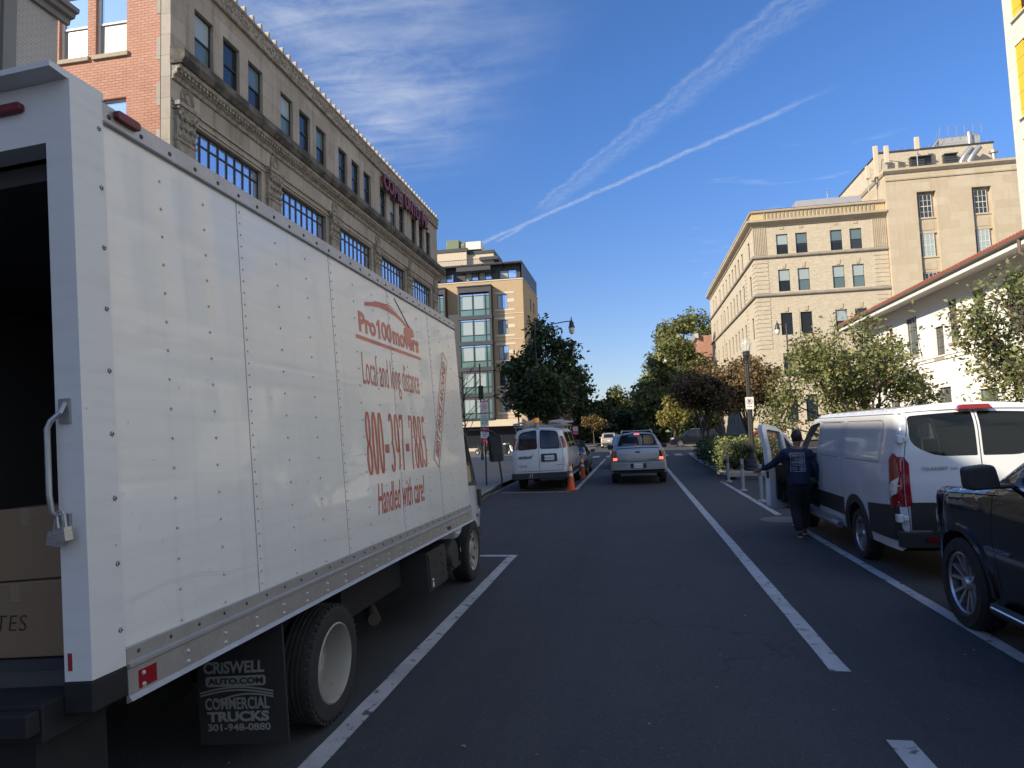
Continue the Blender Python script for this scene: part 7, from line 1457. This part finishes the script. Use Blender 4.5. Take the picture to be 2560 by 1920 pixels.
# ------------------------------------------------------------------ people
def skin(name, verts, edges, mat, parent, root=0, sub=2, loc=None):
    """one continuous surface grown round a skeleton: verts are (x, y, z, rx[, ry])"""
    me = bpy.data.meshes.new(name); me.from_pydata([v[:3] for v in verts], edges, []); o = bpy.data.objects.new(name, me); C.objects.link(o)
    m = o.modifiers.new('Skin', 'SKIN'); m.use_smooth_shade = True
    for i, v in enumerate(verts): d = me.skin_vertices[0].data[i]; d.radius = (v[3], v[4] if len(v) > 4 else v[3]); d.use_root = (i == root)
    s = o.modifiers.new('Sub', 'SUBSURF'); s.levels = sub; s.render_levels = sub; bpy.context.view_layer.update()
    m2 = bpy.data.meshes.new_from_object(o.evaluated_get(bpy.context.evaluated_depsgraph_get())); bpy.data.objects.remove(o); m2.materials.clear(); m2.materials.append(mat); m2.polygons.foreach_set('use_smooth', [True] * len(m2.polygons)); m2.name = name
    ob = bpy.data.objects.new(name, m2); C.objects.link(ob); ob.parent = parent; return ob
skin_m = mk('brown skin', (.20, .10, .065), .5, nz=(12, .2, (.17, .08, .05))); hair_m = mk('black hair', (.008, .007, .007), .6, bump=(60, .004)); navy = mk('navy cotton shirt', (.012, .018, .045), .85, nz=(6, .4, (.018, .026, .06)), bump=(8, .035)); trousers = mk('black trousers', (.012, .013, .015), .85, nz=(5, .4, (.02, .021, .023)), bump=(6, .035)); shoe_m = mk('dark shoe', (.02, .02, .022), .6); sole_m = mk('pale shoe sole', (.32, .33, .34), .6)
def person(label, loc, rz, J, shirt, legs_m, print_=None, skinm=skin_m, hair=hair_m):
    t = empty('person', loc, label, 'person', None, (0, 0, rz)); V = []; E = []; idx = {}
    def add(k, p, r, link=None):
        idx[k] = len(V); V.append((*p, *(r if isinstance(r, tuple) else (r, r))))
        if link: E.append((idx[link], idx[k]))
    add('pelvis', J['pelvis'], (.125, .095)); add('waist', J['waist'], (.140, .10), 'pelvis'); add('chest', J['chest'], (.165, .115), 'waist'); add('upper', J['upper'], (.125, .09), 'chest'); add('neck', J['neck'], .058, 'upper'); add('head0', J['head0'], (.062, .068), 'neck'); add('head1', J['head1'], (.082, .098), 'head0'); add('head2', J['head2'], (.075, .090), 'head1'); add('head3', J['head3'], (.045, .055), 'head2')
    for s in 'LR':
        add('sh' + s, J['sh' + s], .065, 'upper'); add('el' + s, J['el' + s], .048, 'sh' + s); add('wr' + s, J['wr' + s], (.030, .026), 'el' + s)
        w = Vector(J['wr' + s]); d = (w - Vector(J['el' + s])).normalized(); side = Vector(J['thumb' + s]).normalized(); side = (side - d * side.dot(d)).normalized(); n = d.cross(side)
        add('pm' + s, w + d * .05, (.036, .018), 'wr' + s)
        curl = J.get('curl' + s, .4)
        for k, (off, ln) in enumerate(((.030, .078), (.010, .088), (-.011, .082), (-.030, .064))):
            b = w + d * .092 + side * off; add(f'f{k}{s}', b, .0115, 'pm' + s); q = b; dd = d.copy()
            for j in range(3): dd = (dd * math.cos(curl) + n * math.sin(curl) * J.get('pal' + s, 1)).normalized(); q = q + dd * ln * (.42, .32, .26)[j]; add(f'f{k}{j}{s}', q, (.0095, .0088, .0075)[j], f'f{k}{s}' if j == 0 else f'f{k}{j-1}{s}')
        b = w + d * .035 + side * .034; add('t0' + s, b, .0125, 'wr' + s); add('t1' + s, b + (d + side * .7).normalized() * .038, .0105, 't0' + s); add('t2' + s, b + (d + side * .7).normalized() * .038 + (d + side * .1 + n * .3).normalized() * .030, .0085, 't1' + s)
        add('hip' + s, J['hip' + s], .066, 'pelvis'); add('kn' + s, J['kn' + s], .054, 'hip' + s); add('cf' + s, Vector(J['kn' + s]).lerp(Vector(J['an' + s]), .35), .052, 'kn' + s); add('an' + s, J['an' + s], .040, 'cf' + s); add('toe' + s, J['toe' + s], (.035, .028), 'an' + s)
    skin('body', V, E, skinm, t, 0, 2)
    f = Vector((0, 1, 0)); H1 = Vector(J['head1']); fd = Vector(J['face']).normalized(); sd = fd.cross(Vector((0, 0, 1))).normalized()
    mb = MB(); M3 = Matrix((sd, fd, Vector((0, 0, 1)))).transposed()
    for s in (-1, 1): mb.lathe([(.012, 0), (.026, .006), (.024, .014), (.0, .010)], (0, 0, 0), 'x', 10)
    ears = MB()
    for s in (-1, 1):
        c = H1 + sd * s * .086 - Vector((0, 0, .02)); ears.obox(c, (.016, .035, .058), M3)
    ears.build('ears', skinm, t, bevel=.007)
    fc = MB(); c = H1 + fd * .10 - Vector((0, 0, .03)); fc.obox(c + Vector((0, 0, .005)), (.026, .035, .045), M3); fc.obox(c - Vector((0, 0, .055)) - fd * .008, (.045, .014, .012), M3); fc.build('face', skinm, t, bevel=.006)
    ey = MB()
    for s in (-1, 1): ey.dome(H1 + fd * .094 + sd * s * .032 - Vector((0, 0, .005)), .011, fd, h=.6)
    ey.build('eyes', ink, t)
    h1 = Vector(J['head1']); h2 = Vector(J['head2']); hm = MB(); hm.lathe([(math.sin(a), -math.cos(a)) for a in [math.pi * i / 12 for i in range(13)]], (0, 0, 0), n=24); hc = h1 + Vector((0, 0, .035)) - fd * .012
    hv = [(Vector((v[0] * .094, v[1] * .112, v[2] * .118))) for v in hm.v]; keep = [f for f in hm.f if all(not (hv[i].y > .02 and hv[i].z < .045) and hv[i].z > -.085 for i in f)]
    hm.v = [tuple(hc + M3 @ p) for p in hv]; hm.m = [0] * len(keep); hm.f = keep; hm.build('hair', hair, t, smooth=60)
    g = J.get('bulk', 1.); cV = []; cE = []; ci = {}
    def ca(k, p, r, link=None):
        ci[k] = len(cV); cV.append((*p, *(r if isinstance(r, tuple) else (r, r))))
        if link: cE.append((ci[link], ci[k]))
    pe = Vector(J['pelvis']); wa = Vector(J['waist']); ch = Vector(J['chest']); up = Vector(J['upper'])
    ca('hem', pe + Vector((0, 0, -.09)), (.205 * g, .165 * g)); ca('wa', wa, (.205 * g, .160 * g), 'hem'); ca('ch', ch, (.205 * g, .150 * g), 'wa'); ca('up', up, (.155, .115), 'ch'); ca('co', Vector(J['neck']) - Vector((0, 0, .035)), .070, 'up')
    for s in 'LR':
        sh = Vector(J['sh' + s]); el = Vector(J['el' + s]); wr = Vector(J['wr' + s]); ca('sh' + s, sh, .088, 'up'); ca('ua' + s, sh.lerp(el, .5), .076, 'sh' + s); ca('el' + s, el, .066, 'ua' + s); ca('cu' + s, el.lerp(wr, .92), .046, 'el' + s)
    skin('shirt', cV, cE, shirt, t, 1, 2)
    lV = []; lE = []; lV.append((*(pe + Vector((0, 0, .03))), .178 * g, .140 * g)); lV.append((*(pe - Vector((0, 0, .07))), .180 * g, .145 * g)); lE.append((0, 1))
    for s in 'LR':
        hp, kn, an = [Vector(J[q + s]) for q in ('hip', 'kn', 'an')]; b = len(lV); lV += [(*hp.lerp(kn, .16), .135 * g), (*hp.lerp(kn, .6), .112 * g), (*kn, .100), (*kn.lerp(an, .5), .094), (*kn.lerp(an, .99), .076)]; lE += [(1, b), (b, b + 1), (b + 1, b + 2), (b + 2, b + 3), (b + 3, b + 4)]
    skin('trousers', lV, lE, legs_m, t, 1, 2)
    for s in 'LR':
        a = Vector(J['an' + s]); to = Vector(J['toe' + s]); d = (to - a); d2 = Vector((d.x, d.y, 0)).normalized(); hz_ = J.get('heel' + s, 0.)
        heel = a - d2 * .055 + Vector((0, 0, -.055)); skin('shoe', [(*heel, .040, .040), (*(a.lerp(to, .5) + Vector((0, 0, -.012))), .050, .042), (*to, .050, .034), (*(to + d2 * .06 + Vector((0, 0, -.006))), .036, .026)], [(0, 1), (1, 2), (2, 3)], shoe_m, t, 1, 2)
        tip = to + d2 * .08 + Vector((0, 0, -.03)); hl_ = heel - d2 * .03 + Vector((0, 0, -.036)); mb = MB(); w = Vector((-d2.y, d2.x, 0)) * .042; mb.add([hl_ - w * .8, hl_ + w * .8, tip + w, tip - w] + [p + Vector((0, 0, .022)) for p in (hl_ - w * .8, hl_ + w * .8, tip + w, tip - w)], [(0, 3, 2, 1), (4, 5, 6, 7), (0, 1, 5, 4), (1, 2, 6, 5), (2, 3, 7, 6), (3, 0, 4, 7)]); mb.build('shoe_sole', sole_m, t, bevel=.006)
    return t
# mover at the van door: seen from behind, left hand on the door, right arm hanging, mid-stride
J = dict(pelvis=(0, 0, .98), waist=(-.01, .0, 1.14), chest=(-.02, .02, 1.32), upper=(-.02, .03, 1.47), neck=(-.005, .05, 1.555), head0=(.01, .065, 1.62), head1=(.025, .085, 1.695), head2=(.03, .085, 1.76), head3=(.03, .08, 1.81), face=(.55, .85, 0),
    shL=(-.205, .03, 1.44), elL=(-.40, .16, 1.24), wrL=(-.58, .34, 1.145), thumbL=(.1, .2, 1), curlL=.75, palL=-1, shR=(.185, .02, 1.43), elR=(.285, -.03, 1.16), wrR=(.335, .07, .93), thumbR=(-.3, 1, .3), curlR=.42, palR=1,
    hipL=(-.095, 0, .92), knL=(-.085, .03, .52), anL=(-.06, -.13, .105), toeL=(-.05, -.0, .045), hipR=(.095, 0, .92), knR=(.085, .20, .53), anR=(.08, .25, .105), toeR=(.10, .39, .045), bulk=1.22)
pm = person('person in navy long sleeved shirt reaching for the open van door', (2.78, 12.55, .008), rad(-4), J, navy, trousers)
prn = mk('white shirt print', (.42, .44, .48), .8); prd = mk('grey lilac print', (.16, .15, .22), .8)
def back_print():
    """print wrapped onto the back of the shirt by casting each point onto the cloth"""
    sh = [o for o in bpy.data.objects if o.parent == pm and o.name.startswith('shirt')][0]; bpy.context.view_layer.update()
    def cast(x, z):
        ok, p, n, _ = sh.ray_cast(Vector((x, -1, z)), Vector((0, 1, 0))); return (x, (p.y if ok else -.12) - .004, z)
    mb = MB(); x0, x1, z0, z1 = -.145, .085, 1.135, 1.445
    def strip(a, b, w, m=0):
        d = Vector((b[0] - a[0], b[1] - a[1])); n = Vector((-d.y, d.x)).normalized() * w / 2; k = max(1, int(d.length / .03))
        for i in range(k):
            p = (a[0] + d.x * i / k, a[1] + d.y * i / k); q = (a[0] + d.x * (i + 1) / k, a[1] + d.y * (i + 1) / k); mb.poly([cast(p[0] - n.x, p[1] - n.y), cast(q[0] - n.x, q[1] - n.y), cast(q[0] + n.x, q[1] + n.y), cast(p[0] + n.x, p[1] + n.y)], m)
    for a, b in (((x0, z0), (x1, z0)), ((x1, z0), (x1, z1)), ((x1, z1), (x0, z1)), ((x0, z1), (x0, z0)), ((x0, z0 + .10), (x1, z0 + .10)), ((x0, z0 + .175), (x1, z0 + .175))): strip(a, b, .007)
    for z in (z0 + .035, z0 + .065): strip((x0 + .02, z), (x0 + .10, z), .008)
    for z, w_ in ((z0 + .155, .2),): strip((x0 + .015, z), (x0 + .015 + w_, z), .010)
    c = (x1 - .055, z0 + .045)
    for i in range(5): r = .045 * math.sin(math.pi * (i + .8) / 5.6); strip((c[0] - r, c[1] - .035 + i * .0175), (c[0] + r, c[1] - .035 + i * .0175), .018, 1)
    mb.build('shirt_print', [prn, prd], pm, weld=False)
    for s_, x, z, w_, h_, of in (('VINEYARD', x0 + .022, z1 - .062, .19, .044, .03), ('VINES', x0 + .022, z1 - .125, .19, .052, .05), ('FALL 2022', x0 + .02, z0 + .118, .19, .022, .03)):
        o = text(pm, 'shirt_print', s_, prn, (x, 0, z), (1, 0, 0), (0, 0, 1), w_, h_, .0005, off=of)
        for v in o.data.vertices: v.co.y = cast(v.co.x, v.co.z)[1] - .001
        o.data.update()
back_print()
J2 = dict(J); J2.update(shL=(-.19, 0, 1.43), elL=(-.27, .05, 1.17), wrL=(-.22, .22, 1.05), shR=(.19, 0, 1.43), elR=(.27, .05, 1.17), wrR=(.22, .22, 1.08), knL=(-.1, .02, .5), anL=(-.1, -.02, .105), toeL=(-.12, .11, .045), knR=(.1, .03, .5), anR=(.11, 0, .105), toeR=(.13, .13, .045), hipL=(-.095, 0, .92), hipR=(.095, 0, .92), bulk=1.05)
person('person in a red top standing by the apartment corner', (-13.75, 63, .0), rad(-70), J2, mk('red jacket', (.35, .03, .06), .8), trousers, skinm=mk('light skin', (.42, .26, .19), .5), hair=mk('white hair', (.55, .53, .5), .7))
